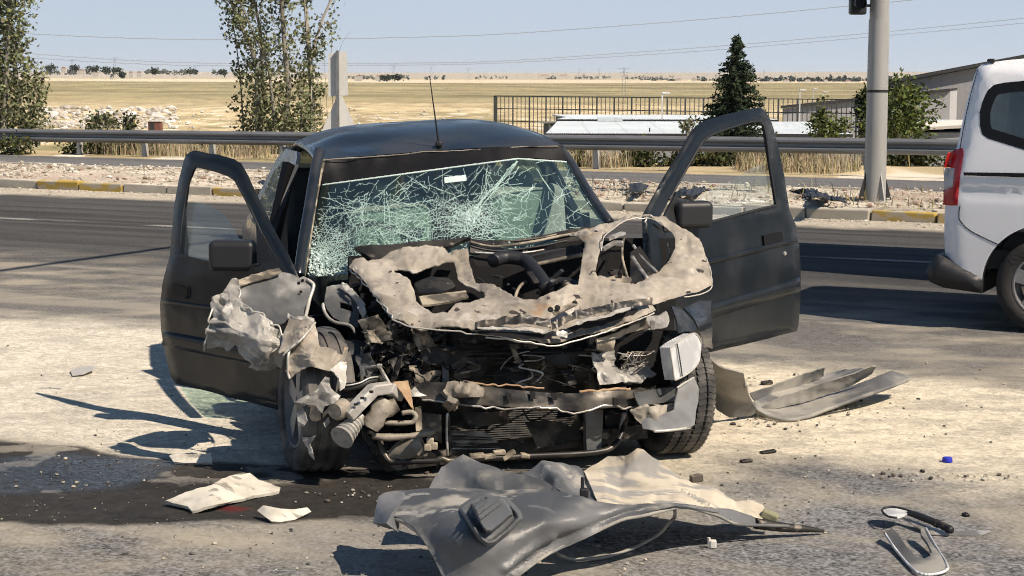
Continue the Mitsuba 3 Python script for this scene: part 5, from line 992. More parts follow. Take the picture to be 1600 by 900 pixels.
add(W + '__cardboard_flap', sheet([(768, 585), (795, 566), (826, 578), (822, 598), (790, 602), (772, 600)], [(768, 585, -.2), (826, 578, -.19), (790, 602, -.24), (795, 566, -.18)], thick=.005, res=5, crumple=.006), 'engine_grime', 30)
add(W + '__radiator_shard', cat(sheet([(845, 592), (862, 580), (866, 584), (852, 596)], [(845, 592, -.2), (862, 580, -.18), (852, 596, -.2)], thick=.004, res=4), sheet([(878, 602), (892, 590), (894, 601)], [(878, 602, -.2), (892, 590, -.18), (894, 601, -.2)], thick=.004, res=4), sheet([(800, 594), (822, 599), (828, 605), (806, 602)], [(800, 594, -.24), (822, 599, -.24), (806, 602, -.25)], thick=.004, res=4)), 'engine_dust', 30)
add(W + '__hanging_rod', cat(bar(dv(800, 539, -.22), dv(810, 566, -.26), .018, .01), rbox(dv(810, 564, -.27), (.02, .015, .02), .005)), 'engine_dust')
bm = [(640, 604), (665, 597), (700, 597), (740, 602), (800, 609), (870, 615), (905, 614), (950, 611), (985, 610), (1020, 607), (1057, 603), (1058, 616), (1057, 629), (1030, 632), (985, 637), (940, 636), (915, 641), (905, 643), (870, 640), (800, 636), (740, 632), (700, 628), (660, 622), (645, 616)]
add(W + '__bumper_beam', sheet(bm, [(640, 604, -.24), (740, 602, -.32), (870, 615, -.36), (985, 610, -.33), (1057, 603, -.22), (1057, 629, -.22), (985, 637, -.34), (905, 643, -.38), (740, 632, -.34), (660, 622, -.26), (800, 622, -.37), (950, 622, -.38)], (), .05, 4.5, .007, .12, 5, .5), 'beam_metal', 40)
add(W + '__bumper_beam__torn_lip', cat(edge_tube([(660, 624, -.28), (700, 630, -.33), (740, 634, -.36), (800, 639, -.39), (840, 637, -.40), (880, 641, -.40), (908, 645, -.41), (925, 639, -.40), (945, 633, -.39), (985, 638, -.36), (1030, 633, -.28), (1057, 630, -.23)], .0045, 110, .008, 7)), 'worn_steel', True)
add(W + '__bumper_beam__upper_edge', cat(edge_tube([(730, 597, -.30), (760, 601, -.32), (800, 603, -.33), (850, 607, -.35)], .004, 50, .005, 2), edge_tube([(905, 612, -.36), (950, 609, -.35), (985, 607, -.33)], .006, 40, .005, 9)), 'rust', True)
for x, y in ((832, 618), (866, 620), (962, 628), (795, 620)): add(num(W + '__bumper_beam__hole'), sheet([(x - 4, y - 7), (x + 4, y - 5), (x + 5, y + 5), (x - 3, y + 6)], [(x - 4, y - 7, -.385), (x + 4, y - 5, -.385), (x + 5, y + 5, -.39)], thick=.004, res=3), 'dark_hollow')
add(W + '__dusty_lump', cat(sheet([(692, 612), (700, 602), (720, 598), (740, 603), (758, 612), (752, 621), (720, 619), (700, 621)], [(692, 612, -.34), (720, 598, -.33), (758, 612, -.35), (720, 619, -.38), (725, 609, -.40)], thick=.02, res=3.5, crumple=.012, scale=.05, seed=5), sheet([(692, 630), (700, 624), (712, 628), (715, 638), (700, 640)], [(692, 630, -.36), (715, 638, -.37), (703, 632, -.40)], thick=.02, res=3, crumple=.008, scale=.04, seed=6)), 'dusty_metal', 40)
add(W + '__under_tube', cat(path([(594, 690, -.22), (600, 708, -.26), (612, 722, -.28), (640, 721, -.29), (680, 720, -.3), (690, 716, -.3), (700, 720, -.3), (760, 716, -.31), (840, 712, -.31), (905, 709, -.31), (945, 704, -.30), (962, 694, -.28), (973, 672, -.24), (978, 650, -.2)], .0125, 90, 9)), 'beam_metal', True)
add(W + '__radiator_support', cat(sheet([(914, 640), (942, 640), (940, 706), (917, 707)], [(914, 640, -.27), (942, 640, -.26), (940, 706, -.26), (917, 707, -.27)], thick=.03, res=5, crumple=.004)), 'grey_panel', 30)
add(W + '__radiator_support_001', cat(sheet([(690, 548), (700, 548), (702, 600), (692, 602)], [(690, 548, -.2), (700, 548, -.2), (692, 602, -.22)], thick=.02, res=4)), 'grey_panel', 30)
add(W + '__support_rod', cat(path([(699, 645, -.24), (698, 680, -.24), (700, 712, -.24)], .006, 14, 6), path([(976, 645, -.2), (972, 665, -.22), (966, 690, -.24)], .012, 14, 8)), 'worn_steel', True)
add(W + '__bracket_right', cat(sheet([(945, 648), (972, 646), (968, 690), (950, 700)], [(945, 648, -.16), (972, 646, -.16), (950, 700, -.16)], thick=.02, res=5), rbox(dv(962, 673, -.22), (.04, .02, .025), .008)), 'engine_grime', 30)
add(W + '__lower_debris', cat(*[rbox(dv(x, y, -.31), (s, .03, .02), .006, frame(EU + .3 * np.random.default_rng(i).normal() * np.array([0, 0, 1.0]))) for i, (x, y, s) in enumerate(((745, 712, .06), (765, 713, .05), (780, 707, .05), (795, 711, .06), (820, 712, .04)))]), 'engine_dust', 30)
rng = np.random.default_rng(3)
# splash guard and dark underbody
add(W + '__undertray', bb0(0, .25, .16, (1.1, .9, .06)), 'engine_grime')
# hoses and broken bits in the black gap under the bonnet (left)
def shard(c, s, R, rng):
    k = rng.integers(4); d = rng.normal(size=3); d /= np.linalg.norm(d); L = float(np.max(s)) * rng.uniform(1, 2.4)
    if k == 0: return tube([c, c + d * L + [0, 0, .01], c + d * L * 1.8 + rng.normal(0, .02, 3)], L * rng.uniform(.07, .2), 7, 9)
    if k == 1: return lathe([(0, -L * .5), (L * .4, -L * .5), (L * .45, -L * .3), (L * .3, L * .4), (0, L * .5)], 12).apply_transform(trimesh.geometry.align_vectors([0, 0, 1], d)).apply_translation(c)
    return rbox(c, (L * 1.4, L * rng.uniform(.3, 1), L * rng.uniform(.12, .6)), L * .06, frame(d), 1)
bits = {'engine_grime': [], 'engine_dust': [], 'black_plastic': []}
def crowd(n, x0, x1, y0, y1, v0, v1, mats, lo, hi):
    for _ in range(n):
        c = dv(rng.uniform(x0, x1), rng.uniform(y0, y1), rng.uniform(v0, v1)); s = rng.uniform(lo, hi)
        bits[mats[rng.integers(len(mats))]].append(shard(c, s * rng.uniform(.3, 1, 3), None, rng))
crowd(160, 575, 680, 505, 605, -.22, .1, ['engine_grime', 'engine_grime', 'engine_grime', 'engine_dust', 'black_plastic'], .012, .035)
crowd(40, 590, 660, 520, 580, -.25, -.1, ['engine_dust', 'engine_grime'], .006, .016)
crowd(70, 600, 700, 600, 700, -.12, .1, ['engine_grime', 'black_plastic', 'engine_grime'], .015, .04)
crowd(60, 690, 960, 540, 600, -.12, -.02, ['engine_grime', 'black_plastic'], .01, .03)
crowd(26, 760, 1000, 420, 458, .0, .3, ['engine_grime', 'black_plastic', 'black_plastic'], .015, .04)
crowd(40, 950, 1045, 525, 600, -.05, .15, ['engine_grime', 'black_plastic'], .012, .035)
crowd(36, 566, 610, 440, 500, .32, .5, ['engine_grime', 'black_plastic'], .015, .04)
for k, v in bits.items(): add(W + '__broken_' + {'engine_grime': 'engine_bits', 'engine_dust': 'dusty_bits', 'black_plastic': 'plastic_bits'}[k], cat(*v), k, kind='stuff')
for i in range(16):
    x, y = rng.uniform(575, 670), rng.uniform(515, 600); P = [(x, y, rng.uniform(-.2, 0))]
    for _ in range(3): x += rng.normal(0, 22); y += rng.normal(8, 14); P.append((np.clip(x, 565, 690), np.clip(y, 505, 640), rng.uniform(-.2, 0)))
    add(num(W + '__hose'), path(P, rng.uniform(.004, .012), 24, 7), ('engine_grime', 'black_plastic', 'engine_dust')[i % 3], True)
fold(W + '__crushed_brace', [(632, 545, -.24), (628, 565, -.26), (618, 585, -.27), (612, 592, -.26)], 14, 'engine_grime', 21)
fold(W + '__crushed_brace_001', [(690, 543, -.26), (740, 547, -.26), (795, 543, -.26), (840, 541, -.26)], 9, 'engine_grime', 22)
fold(W + '__crushed_brace_002', [(640, 512, -.3), (660, 525, -.26), (672, 545, -.22)], 12, 'engine_dust', 23)
fold(W + '__crushed_brace_003', [(612, 520, -.18), (625, 535, -.2), (640, 545, -.22)], 9, 'engine_dust', 24)
# --- left front: torn wing, arch liner, wheel
add(W + '__wing_inner', sheet([(374, 447), (390, 442), (408, 437), (425, 431), (440, 426), (450, 427), (460, 431), (467, 435), (474, 432), (480, 435), (492, 445), (489, 453), (486, 460), (481, 473), (476, 481), (474, 496), (464, 497), (453, 496), (444, 505), (431, 512), (424, 506), (416, 501), (404, 493), (391, 486), (380, 480), (374, 473)], [(374, 447, .18), (440, 426, .34), (480, 435, .36), (492, 445, .34), (474, 496, .20), (431, 512, .06), (391, 486, .08), (374, 473, .12), (430, 470, .24)], (), .005, 4, .005, .14, 31, .6), 'grey_panel', 40)
labels[W + '__wing_inner'] = {'label': 'flat grey inner face of the torn left wing'}
wing = [(352, 449), (356, 445), (360, 441), (367, 439), (371, 444), (374, 450), (377, 473), (384, 480), (392, 484), (404, 492), (418, 500), (428, 510), (436, 518), (442, 525), (446, 535), (450, 545), (446, 563), (439, 579), (420, 577), (402, 574), (391, 572), (396, 566), (385, 560), (372, 552), (365, 545), (352, 548), (340, 546), (330, 548), (321, 547), (321, 534), (323, 520), (324, 508), (328, 498), (334, 473), (340, 461), (345, 455)]
add(W + '__wing', sheet(wing, [(356, 445, .12), (367, 439, .14), (377, 473, .06), (334, 473, .10), (321, 547, .10), (323, 520, .06), (350, 505, -.04), (392, 484, .0), (418, 500, -.05), (442, 525, -.10), (450, 545, -.10), (439, 579, -.06), (402, 574, -.02), (372, 552, .02), (400, 540, -.14), (360, 525, -.05), (420, 550, -.14)], (), .004, 2.6, .0012, .05, 33, 1.2, None, 3, ((24, .026), (9, .017, 14, 4.5), (7, .005))), 'bare_fender', 13)
labels[W + '__wing'] = {'label': 'crumpled whitish skin of the torn left wing'}
add(W + '__wing__torn_edge', cat(edge_tube([(374, 450, .10), (377, 473, .05), (392, 484, -.01), (418, 500, -.06), (432, 512, -.1), (444, 526, -.12)], .0035, 50, .01, 31), edge_tube([(334, 473, .09), (328, 498, .05), (323, 520, .05), (321, 547, .09)], .004, 30, .008, 32), edge_tube([(402, 574, -.03), (412, 563, -.1), (428, 548, -.14), (446, 535, -.12)], .0035, 40, .012, 33)), 'torn_edge', True)
add(W + '__wing__top_flange', sheet([(366, 440), (390, 432), (420, 424), (436, 421), (440, 426), (408, 438), (374, 449)], [(366, 440, .16), (436, 421, .34), (440, 426, .30), (374, 449, .14), (408, 430, .28)], thick=.006, res=4, crumple=.006, scale=.06, seed=4), 'engine_dust', 40)
fold(W + '__wing__fold', [(451, 495, .04), (462, 503, -.0), (478, 503, -.02), (490, 505, -.02)], 9, 'bare_fender', 41, crumple=.012)
add(W + '__wing__fold_001', sheet([(451, 493), (457, 499), (470, 500), (482, 499), (491, 505), (484, 516), (474, 526), (462, 536), (450, 546), (441, 556), (438, 545), (438, 530), (446, 512)], [(451, 493, -.04), (491, 505, -.16), (474, 526, -.26), (441, 556, -.26), (438, 530, -.16), (460, 515, -.14)], (), .004, 3.0, .003, .05, 43, .8, None, 3, ((18, .022), (7, .010, -40, 4))), 'dusty_metal', 14)
add(W + '__wing__torn_edge_001', edge_tube([(491, 505, -.17), (474, 527, -.27), (450, 547, -.27), (441, 557, -.27)], .005, 36, .008, 35), 'torn_edge', True)
add(W + '__wing__torn_edge_002', path([(480, 437, .34), (490, 446, .32), (483, 470, .28), (476, 499, .16)], .008, 24, 6), 'torn_edge', True)
add(W + '__wing__torn_edge_003', path([(453, 545, -.25), (450, 560, -.27), (450, 580, -.27), (453, 592, -.28)], .006, 20, 6), 'torn_edge', True)
for x, y, v in ((467, 442, .34), (473, 438, .35), (470, 456, .30)): add(num(W + '__wing_inner__bolt_hole'), rbox(dv(x, y, v - .015), (.012, .006, .012), .004), 'dark_hollow')
add(W + '__arch_liner', sheet([(480, 515), (490, 512), (496, 524), (503, 537), (515, 540), (527, 552), (536, 552), (538, 545), (544, 545), (540, 560), (530, 568), (529, 580), (515, 579), (503, 576), (491, 574), (480, 574), (471, 577), (461, 584), (454, 592), (449, 584), (447, 572), (450, 558), (454, 545), (468, 530)], [(480, 515, -.14), (503, 537, -.20), (540, 548, -.22), (529, 580, -.32), (491, 574, -.34), (454, 592, -.28), (447, 572, -.26), (454, 545, -.22), (490, 550, -.32)], (), .004, 3.0, .003, .05, 51, 1.0, None, 3, ((22, .02), (8, .008, 10, 3))), 'dusty_metal', 15)
add(W + '__arch_liner__torn_strip', sheet([(515, 579), (529, 568), (540, 566), (541, 590), (537, 607), (530, 612), (529, 592), (523, 584)], [(515, 579, -.34), (540, 566, -.28), (537, 607, -.36), (529, 592, -.36)], (), .004, 3, .006, .05, 53, .8), 'torn_edge', 40)
add(W + '__torn_scrap', sheet([(464, 626), (478, 618), (494, 610), (500, 599), (508, 589), (515, 591), (517, 606), (524, 613), (532, 618), (527, 625), (522, 630), (508, 635), (503, 646), (497, 641), (493, 635), (486, 633), (481, 632), (475, 634), (470, 638), (476, 647), (481, 657), (476, 666), (467, 665), (464, 654), (462, 643)], [(464, 626, -.37), (508, 589, -.40), (532, 618, -.40), (503, 646, -.41), (476, 666, -.37), (462, 643, -.36), (490, 622, -.41)], (), .003, 2.6, .002, .05, 61, .8, None, 3, ((16, .02),)), 'bare_fender', 14)
add(W + '__torn_scrap_001', sheet([(472, 681), (484, 684), (495, 679), (489, 689), (486, 692), (490, 705), (493, 718), (487, 712), (480, 697)], [(472, 681, -.28), (495, 679, -.34), (493, 718, -.32), (482, 698, -.3)], (), .003, 2.4, .006, .05, 62, .5), 'bare_fender', 40)
add(W + '__torn_scrap_002', sheet([(505, 662), (512, 652), (516, 660), (508, 668)], [(505, 662, -.36), (512, 652, -.34), (508, 668, -.36)], (), .003, 2.4, .004, .05, 63), 'torn_edge', 40)
add(W + '__inner_arch', sheet([(510, 449), (520, 446), (533, 445), (540, 448), (546, 454), (556, 462), (562, 474), (561, 492), (559, 511), (550, 510), (542, 507), (530, 501), (521, 496), (512, 486), (507, 475)], [(510, 449, .36), (546, 454, .34), (562, 474, .26), (559, 511, .16), (521, 496, .20), (507, 475, .30), (535, 475, .28)], [[(531, 474), (551, 479), (551, 487), (532, 482)]], .005, 4, .006, .12, 71, .5), 'grey_panel', 40)
add(W + '__inner_arch__torn_edge', cat(edge_tube([(533, 444, .33), (550, 456, .30), (560, 472, .24), (572, 490, .14), (578, 505, .06)], .008, 40, .012, 72), path([(505, 475, .3), (512, 495, .2), (525, 504, .14), (545, 508, .12), (555, 520, .08)], .007, 24, 6)), 'bare_fender', True)
add(W + '__inner_arch__torn_flap', sheet([(533, 447), (542, 444), (556, 456), (570, 474), (574, 490), (566, 500), (560, 480), (548, 460)], [(533, 447, .32), (556, 456, .26), (574, 490, .1), (566, 500, .1), (548, 460, .28)], (), .004, 3, .012, .06, 73, 1), 'bare_fender', 45)
add(W + '__washer_tank', bb(-.62, .10, .50, (.22, .22, .26), .09, n=3), 'signal_housing', True)
add(W + '__washer_tank_001', bb(-.70, .20, .56, (.14, .2, .24), .06, n=3), 'grey_panel', True)
wl = num(W + '__wheel'); labels[wl] = {'label': 'front wheel on the left, turned outwards and half torn off'}
ax = np.array([-.945, -.325, .04]); wcen = dv(494, 664, -.02); wcen = np.array([wcen[0], wcen[1], .285])
wheel(wl, wcen, ax, .285, .215, 'wheel_rubber', 'wheel_steel', 5)
# suspension arm, shock absorber and hub parts hanging by the wheel
def beam_px(key, L, w, h, mat, **kw):
    L = np.array(L, float); P = dv(L[:, 0], L[:, 1], L[:, 2]); add(key, cat(*[rbox((a + b) / 2, (np.linalg.norm(b - a) + w * .3, w, h), min(w, h) * .18, frame(b - a)) for a, b in zip(P[:-1], P[1:])]), mat, 30)
beam_px(W + '__chassis_rail', [(545, 648, -.40), (583, 609, -.36), (607, 606, -.34), (622, 618, -.30)], .055, .045, 'bare_fender')
add(W + '__chassis_rail__hole', cat(*[rbox(dv(x, y, -.43), (.016, .01, .01), .004) for x, y in ((556, 632), (566, 622), (580, 612))]), 'dark_hollow')
def ringtube(c, ax, prof_, mat, key): 
    ax = np.asarray(ax, float) / np.linalg.norm(ax); x = np.cross([0, 0, 1.0], ax); x /= np.linalg.norm(x); add(key, place(lathe(prof_, 28), c, np.stack([x, np.cross(ax, x), ax], 1)), mat, 30)
a0, a1 = dv(534, 684, -.42), dv(560, 655, -.34); axd = a1 - a0
pf = [(0, 0), (.05, 0)]; 
for k in range(6): pf += [(.046 - .003 * k, .008 + .02 * k), (.046 - .003 * k, .014 + .02 * k), (.030 - .002 * k, .018 + .02 * k)]
pf += [(.02, .14), (0, .14)]
ringtube(a0, axd, pf, 'bare_fender', W + '__drive_shaft_boot')
ringtube(dv(530, 640, -.38), axd * [1, 1, .2], [(0, -.03), (.032, -.03), (.038, -.02), (.040, .0), (.033, .012), (.038, .03), (.024, .05), (0, .05)], 'dusty_metal', W + '__wheel_hub')
ringtube(dv(590, 648, -.34), np.array([.5, .2, .9]), [(0, -.06), (.032, -.06), (.042, -.03), (.036, .0), (.042, .02), (.036, .05), (.02, .07), (0, .07)], 'dusty_metal', W + '__steering_joint')
ringtube(dv(606, 638, -.33), np.array([.8, .1, .4]), [(0, -.03), (.03, -.03), (.036, 0), (.03, .04), (0, .04)], 'engine_dust', W + '__steering_joint_001')
add(W + '__tow_loop', path([(600, 660, -.32), (625, 661, -.33), (643, 660, -.33), (650, 651, -.33), (643, 644, -.32), (628, 646, -.31)], .010, 40, 9), 'dusty_metal', True)
add(W + '__tie_rod', path([(582, 681, -.30), (596, 683, -.31), (618, 683, -.31), (650, 680, -.30), (678, 675, -.24)], [.013, .016, .011, .013, .010], 40, 10), 'dusty_metal', True)
ringtube(dv(646, 698, -.28), np.array([-.9, .1, -.35]), [(0, -.04), (.03, -.04), (.045, -.01), (.04, .06), (.02, .10), (0, .11)], 'dusty_metal', W + '__exhaust_can')
add(W + '__exhaust_clip', cat(*[rbox(dv(x, y, -.32), (.03, .02, .03), .006) for x, y in ((672, 690), (678, 697), (668, 699))]), 'engine_dust', 30)
add(W + '__rusty_bracket', sheet([(614, 597), (625, 596), (637, 595), (641, 608), (646, 641), (640, 634), (628, 614)], [(614, 597, -.34), (637, 595, -.33), (646, 641, -.38)], (), .005, 3, .004, .06, 81), 'rust', 40)
add(W + '__torn_bracket', sheet([(640, 612), (648, 604), (655, 614), (667, 618), (655, 620), (644, 620)], [(640, 612, -.33), (648, 604, -.32), (667, 618, -.33)], (), .004, 3, .004, .05, 82, .5), 'bare_fender', 40)
add(W + '__thin_rod', cat(bar(dv(593, 573, -.28), dv(609, 601, -.33), .010), rbox(dv(593, 572, -.28), (.022, .015, .018), .004), path([(560, 588, -.2), (570, 578, -.24), (585, 572, -.27), (593, 572, -.28)], .005, 16, 6)), 'worn_steel', 30)
add(W + '__control_arm', cat(path([(535, 606, -.3), (560, 603, -.30), (580, 595, -.28), (598, 592, -.24)], .018, 24, 8)), 'engine_grime', True)
add(W + '__control_arm__seam', path([(533, 603, -.32), (560, 599, -.32), (580, 590, -.30), (592, 589, -.28)], .004, 24, 6), 'worn_steel', True)
add(W + '__fallen_bracket', cat(sheet([(648, 637), (658, 636), (660, 672), (650, 674)], [(648, 637, -.26), (658, 636, -.26), (650, 674, -.28)], thick=.01, res=4, crumple=.004)), 'engine_dust', 30)
# --- right front: headlamp, wing remains, wheel
scene['lamp_lens'] = two(bumped(pr(proc(lambda p, n, uv: mix((.46, .47, .475), (.70, .71, .71), smoothstep(.35, .65, fbm(p.x * 14, p.y * 14, p.z * 9, 3)))), .12, spec=.6, coat=.9), lambda p, n, uv: dr.abs(p.x * 90 - dr.floor(p.x * 90) - .5), .004, .001))
hl = [(1047, 543), (1056, 536), (1070, 528), (1084, 521), (1091, 527), (1095, 537), (1095, 550), (1092, 564), (1084, 576), (1076, 583), (1065, 589), (1055, 594), (1051, 572)]
add(W + '__headlamp', sheet(hl, [(1046, 543, -0.360), (1085, 520, -0.230), (1093, 562, -0.220), (1055, 595, -0.350)], (), .05, 4, 0, .1, 91), 'lamp_lens', 30)
add(W + '__headlamp__divider', path([(1058, 537, -0.332), (1062, 560, -0.332), (1066, 588, -0.325)], .003, 12, 5), 'grey_panel', True)
add(W + '__headlamp__rim', cat(path([(a, b, v - .004) for a, b, v in ((1047, 543, -0.360), (1066, 530, -0.290), (1084, 521, -0.220), (1095, 537, -0.160), (1092, 564, -0.180), (1076, 583, -0.280), (1055, 594, -0.360), (1051, 571, -0.370), (1047, 543, -0.360))], .0035, 50, 6)), 'torn_edge', True)
add(W + '__lamp_housing', sheet([(924, 551), (935, 553), (945, 549), (960, 547), (961, 568), (968, 574), (980, 577), (995, 574), (1014, 573), (1018, 580), (1026, 586), (1012, 590), (1002, 599), (980, 598), (960, 601), (936, 601), (933, 590), (934, 578), (928, 565)], [(924, 551, -.26), (960, 547, -.2), (961, 568, -.2), (1014, 573, -.2), (1026, 586, -.24), (1002, 599, -.28), (936, 601, -.32), (950, 580, -.30)], (), .006, 3.2, .003, .07, 92, 1.2, None, 3, ((14, .016),)), 'bare_fender', 14)
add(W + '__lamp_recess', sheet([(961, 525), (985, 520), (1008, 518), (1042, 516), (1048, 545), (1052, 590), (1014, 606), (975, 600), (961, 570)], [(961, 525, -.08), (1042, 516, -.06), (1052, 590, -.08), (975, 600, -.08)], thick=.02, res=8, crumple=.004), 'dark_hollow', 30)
rng = np.random.default_rng(14)
for i in range(16):
    x, y = rng.uniform(968, 1000), rng.uniform(556, 580); P = [(x, y, -.2)]
    for _ in range(4): x += rng.normal(6, 9); y += rng.normal(-2, 9); P.append((np.clip(x, 965, 1024), np.clip(y, 550, 584), rng.uniform(-.28, -.18)))
    add(num(W + '__frayed_wire'), path(P, .0018, 20, 5), 'worn_steel' if i % 3 else 'dusty_metal', True)
add(W + '__frayed_wire_rod', path([(965, 551, -.2), (985, 555, -.22), (1005, 556, -.22), (1022, 548, -.2)], .003, 20, 5), 'worn_steel', True)
add(W + '__lamp_bracket', cat(sheet([(1008, 497), (1030, 492), (1040, 486), (1046, 500), (1042, 512), (1020, 515), (1006, 517)], [(1008, 497, -.18), (1040, 486, -.12), (1042, 512, -.16), (1006, 517, -.2)], (), .006, 4, .008, .06, 93, .8), rbox(dv(1020, 508, -.22), (.02, .012, .04), .004)), 'bare_fender', 40)
add(W + '__slam_panel', sheet([(930, 530), (960, 520), (1010, 500), (1015, 512), (985, 520), (958, 530), (957, 548), (945, 549), (932, 545)], [(930, 530, -.34), (1010, 500, -.22), (957, 548, -.28), (932, 545, -.34)], (), .006, 4, .008, .07, 94, .8), 'engine_dust', 40)
add(W + '__wing_right', sheet([(1048, 478), (1058, 480), (1068, 487), (1078, 498), (1086, 510), (1086, 518), (1071, 518), (1060, 521), (1056, 500)], [(1048, 478, -.06), (1068, 487, .0), (1086, 510, -.02), (1060, 521, -.16), (1056, 500, -.12)], (), .006, 4, .003, .1, 95), 'car_paint', 40)
labels[W + '__wing_right'] = {'label': 'remaining dark strip of the wing above the headlamp'}
add(W + '__wing_right_flank', sheet([(1068, 482), (1092, 470), (1110, 470), (1112, 545), (1100, 540), (1094, 520), (1084, 500)], [(1068, 482, .06), (1110, 470, .5), (1112, 545, .5), (1094, 520, .06)], thick=.006, res=6, crumple=.004), 'car_paint', 40)
scene['translucent_plastic'] = two(pr(proc(lambda p, n, uv: mix((.16, .165, .17), (.30, .30, .29), fbm(p.x * 8, p.y * 8, p.z * 8, 3))), .4))
add(W + '__wing_liner', sheet([(1057, 608), (1072, 598), (1084, 591), (1089, 603), (1090, 620), (1087, 645), (1083, 664), (1074, 669), (1050, 671), (1022, 673), (1005, 670), (1000, 655), (1030, 650), (1052, 640)], [(1057, 608, -0.390), (1084, 591, -0.310), (1090, 620, -0.310), (1083, 664, -0.370), (1022, 673, -0.430), (1000, 655, -0.390), (1052, 640, -0.410)], (), .006, 4, .006, .1, 96, .5), 'translucent_plastic', 40)
add(W + '__wing_liner__flange', cat(path([(1022, 674, -0.440), (1050, 672, -0.430), (1078, 668, -0.370)], .006, 16, 6), path([(1058, 606, -0.400), (1072, 597, -0.360), (1084, 590, -0.310)], .004, 16, 6)), 'torn_edge', True)
add(W + '__bumper_foam', sheet([(985, 640), (1010, 636), (1045, 632), (1053, 640), (1046, 655), (1035, 662), (1010, 664), (995, 655)], [(985, 640, -0.380), (1045, 632, -0.360), (1046, 655, -0.370), (1010, 664, -0.390), (1020, 648, -0.420)], (), .03, 4, .010, .06, 97, .6), 'dusty_metal', 45)
add(W + '__bumper_end', sheet([(990, 614), (1020, 609), (1055, 604), (1057, 627), (1030, 630), (1000, 634)], [(990, 614, -.385), (1055, 604, -.245), (1057, 627, -.25), (1000, 634, -.385)], (), .006, 4, .004, .1, 98, .4), 'grey_panel', 40)
wr = num(W + '__wheel'); labels[wr] = {'label': 'front wheel on the right with worn tread facing the camera'}
ax = np.array([.93, .36, -.05]); wcen = onground(1047, 712); wcen = np.array([wcen[0], wcen[1] + .06, .264])
wheel(wr, wcen, ax, .262, .18, 'wheel_rubber', 'wheel_steel', 5)
# tread blocks
for key, c0, a_ in ((wr, wcen, ax),):
    a_ = a_ / np.linalg.norm(a_); x_ = np.cross([0, 0, 1.0], a_); x_ /= np.linalg.norm(x_); Rm = np.stack([x_, np.cross(a_, x_), a_], 1); bl = []
    for k in range(64):
        th = 2 * math.pi * k / 64
        for y, w, sk in ((-.066, .034, .3), (-.022, .037, -.3), (.022, .037, .3), (.066, .034, -.3)):
            R2 = np.array([[math.cos(th), 0, -math.sin(th)], [math.sin(th), 0, math.cos(th)], [0, 1.0, 0]])     # tangent..., local
            t = np.array([-math.sin(th), math.cos(th), 0]); r = np.array([math.cos(th), math.sin(th), 0]); z = np.array([0, 0, 1.0])
            t2 = t * math.cos(sk) + z * math.sin(sk); z2 = np.cross(r, t2)
            bl.append(place(box((0, 0, 0), (.0222, w, .007)), r * .2605 + z * y, np.stack([t2, z2, r], 1)))
    add(key + '__tread', place(cat(*bl), c0, Rm), 'wheel_rubber', kind='stuff')
for s in (-1, 1):
    k = num(W + '__wheel'); c = body(s * .70, 2.45, .28); c[2] = .285; wheel(k, c, s * EU, .285, .18, 'wheel_rubber', 'wheel_steel', 5)
# wires, hoses and broken pieces hanging in front of the radiator and the left corner
rng = np.random.default_rng(91)
for i in range(22):
    x, y = rng.uniform(650, 930), rng.uniform(545, 575); P = [(x, y, -.2)]
    for _ in range(3): x += rng.normal(0, 26); y += rng.uniform(2, 16); P.append((np.clip(x, 640, 945), np.clip(y, 545, 606), rng.uniform(-.27, -.19)))
    add(num(W + '__loose_wire'), path(P, rng.uniform(.0018, .005), 22, 5), ('engine_grime', 'engine_dust', 'black_plastic', 'worn_steel')[i % 4], True)
for i, (L, m) in enumerate((([(655, 545), (690, 540), (740, 552), (700, 572), (660, 570)], 'engine_grime'), ([(700, 556), (760, 560), (755, 592), (712, 590)], 'radiator_core'), ([(820, 556), (900, 552), (915, 560), (880, 575), (830, 570)], 'engine_grime'), ([(645, 575), (690, 580), (686, 598), (650, 600)], 'engine_dust'), ([(875, 578), (920, 570), (928, 596), (890, 602)], 'engine_grime'), ([(720, 645), (790, 642), (800, 660), (735, 668)], 'engine_grime'), ([(820, 660), (905, 650), (908, 690), (840, 700)], 'radiator_core'), ([(655, 645), (690, 648), (688, 690), (660, 680)], 'engine_dust'))):
    v = -.20 if i < 5 else -.215
    add(num(W + '__bent_plate'), sheet(L, [(L[0][0], L[0][1], v), (L[1][0], L[1][1], v - .02), (L[2][0], L[2][1], v + .01), (L[3][0], L[3][1], v - .03)], (), .003, 4, .004, .06, 110 + i, .8, None, 3, ((14, .012),)), m, 14)
for i, (L, m) in enumerate((([(562, 500), (590, 492), (606, 512), (598, 540), (575, 535)], 'engine_dust'), ([(600, 545), (632, 538), (640, 568), (615, 580)], 'engine_grime'), ([(640, 520), (668, 514), (680, 540), (655, 548)], 'engine_dust'), ([(556, 555), (580, 550), (590, 580), (565, 588)], 'grey_panel'), ([(585, 510), (618, 506), (622, 530), (596, 536)], 'engine_grime'), ([(640, 570), (672, 562), (676, 600), (648, 604)], 'engine_grime'))):
    add(num(W + '__torn_bracket_plate'), sheet(L, [(L[0][0], L[0][1], -.16), (L[1][0], L[1][1], -.24), (L[2][0], L[2][1], -.22), (L[3][0], L[3][1], -.26)], (), .003, 3.2, .003, .05, 130 + i, 1.0, None, 3, ((10, .016),)), m, 14)
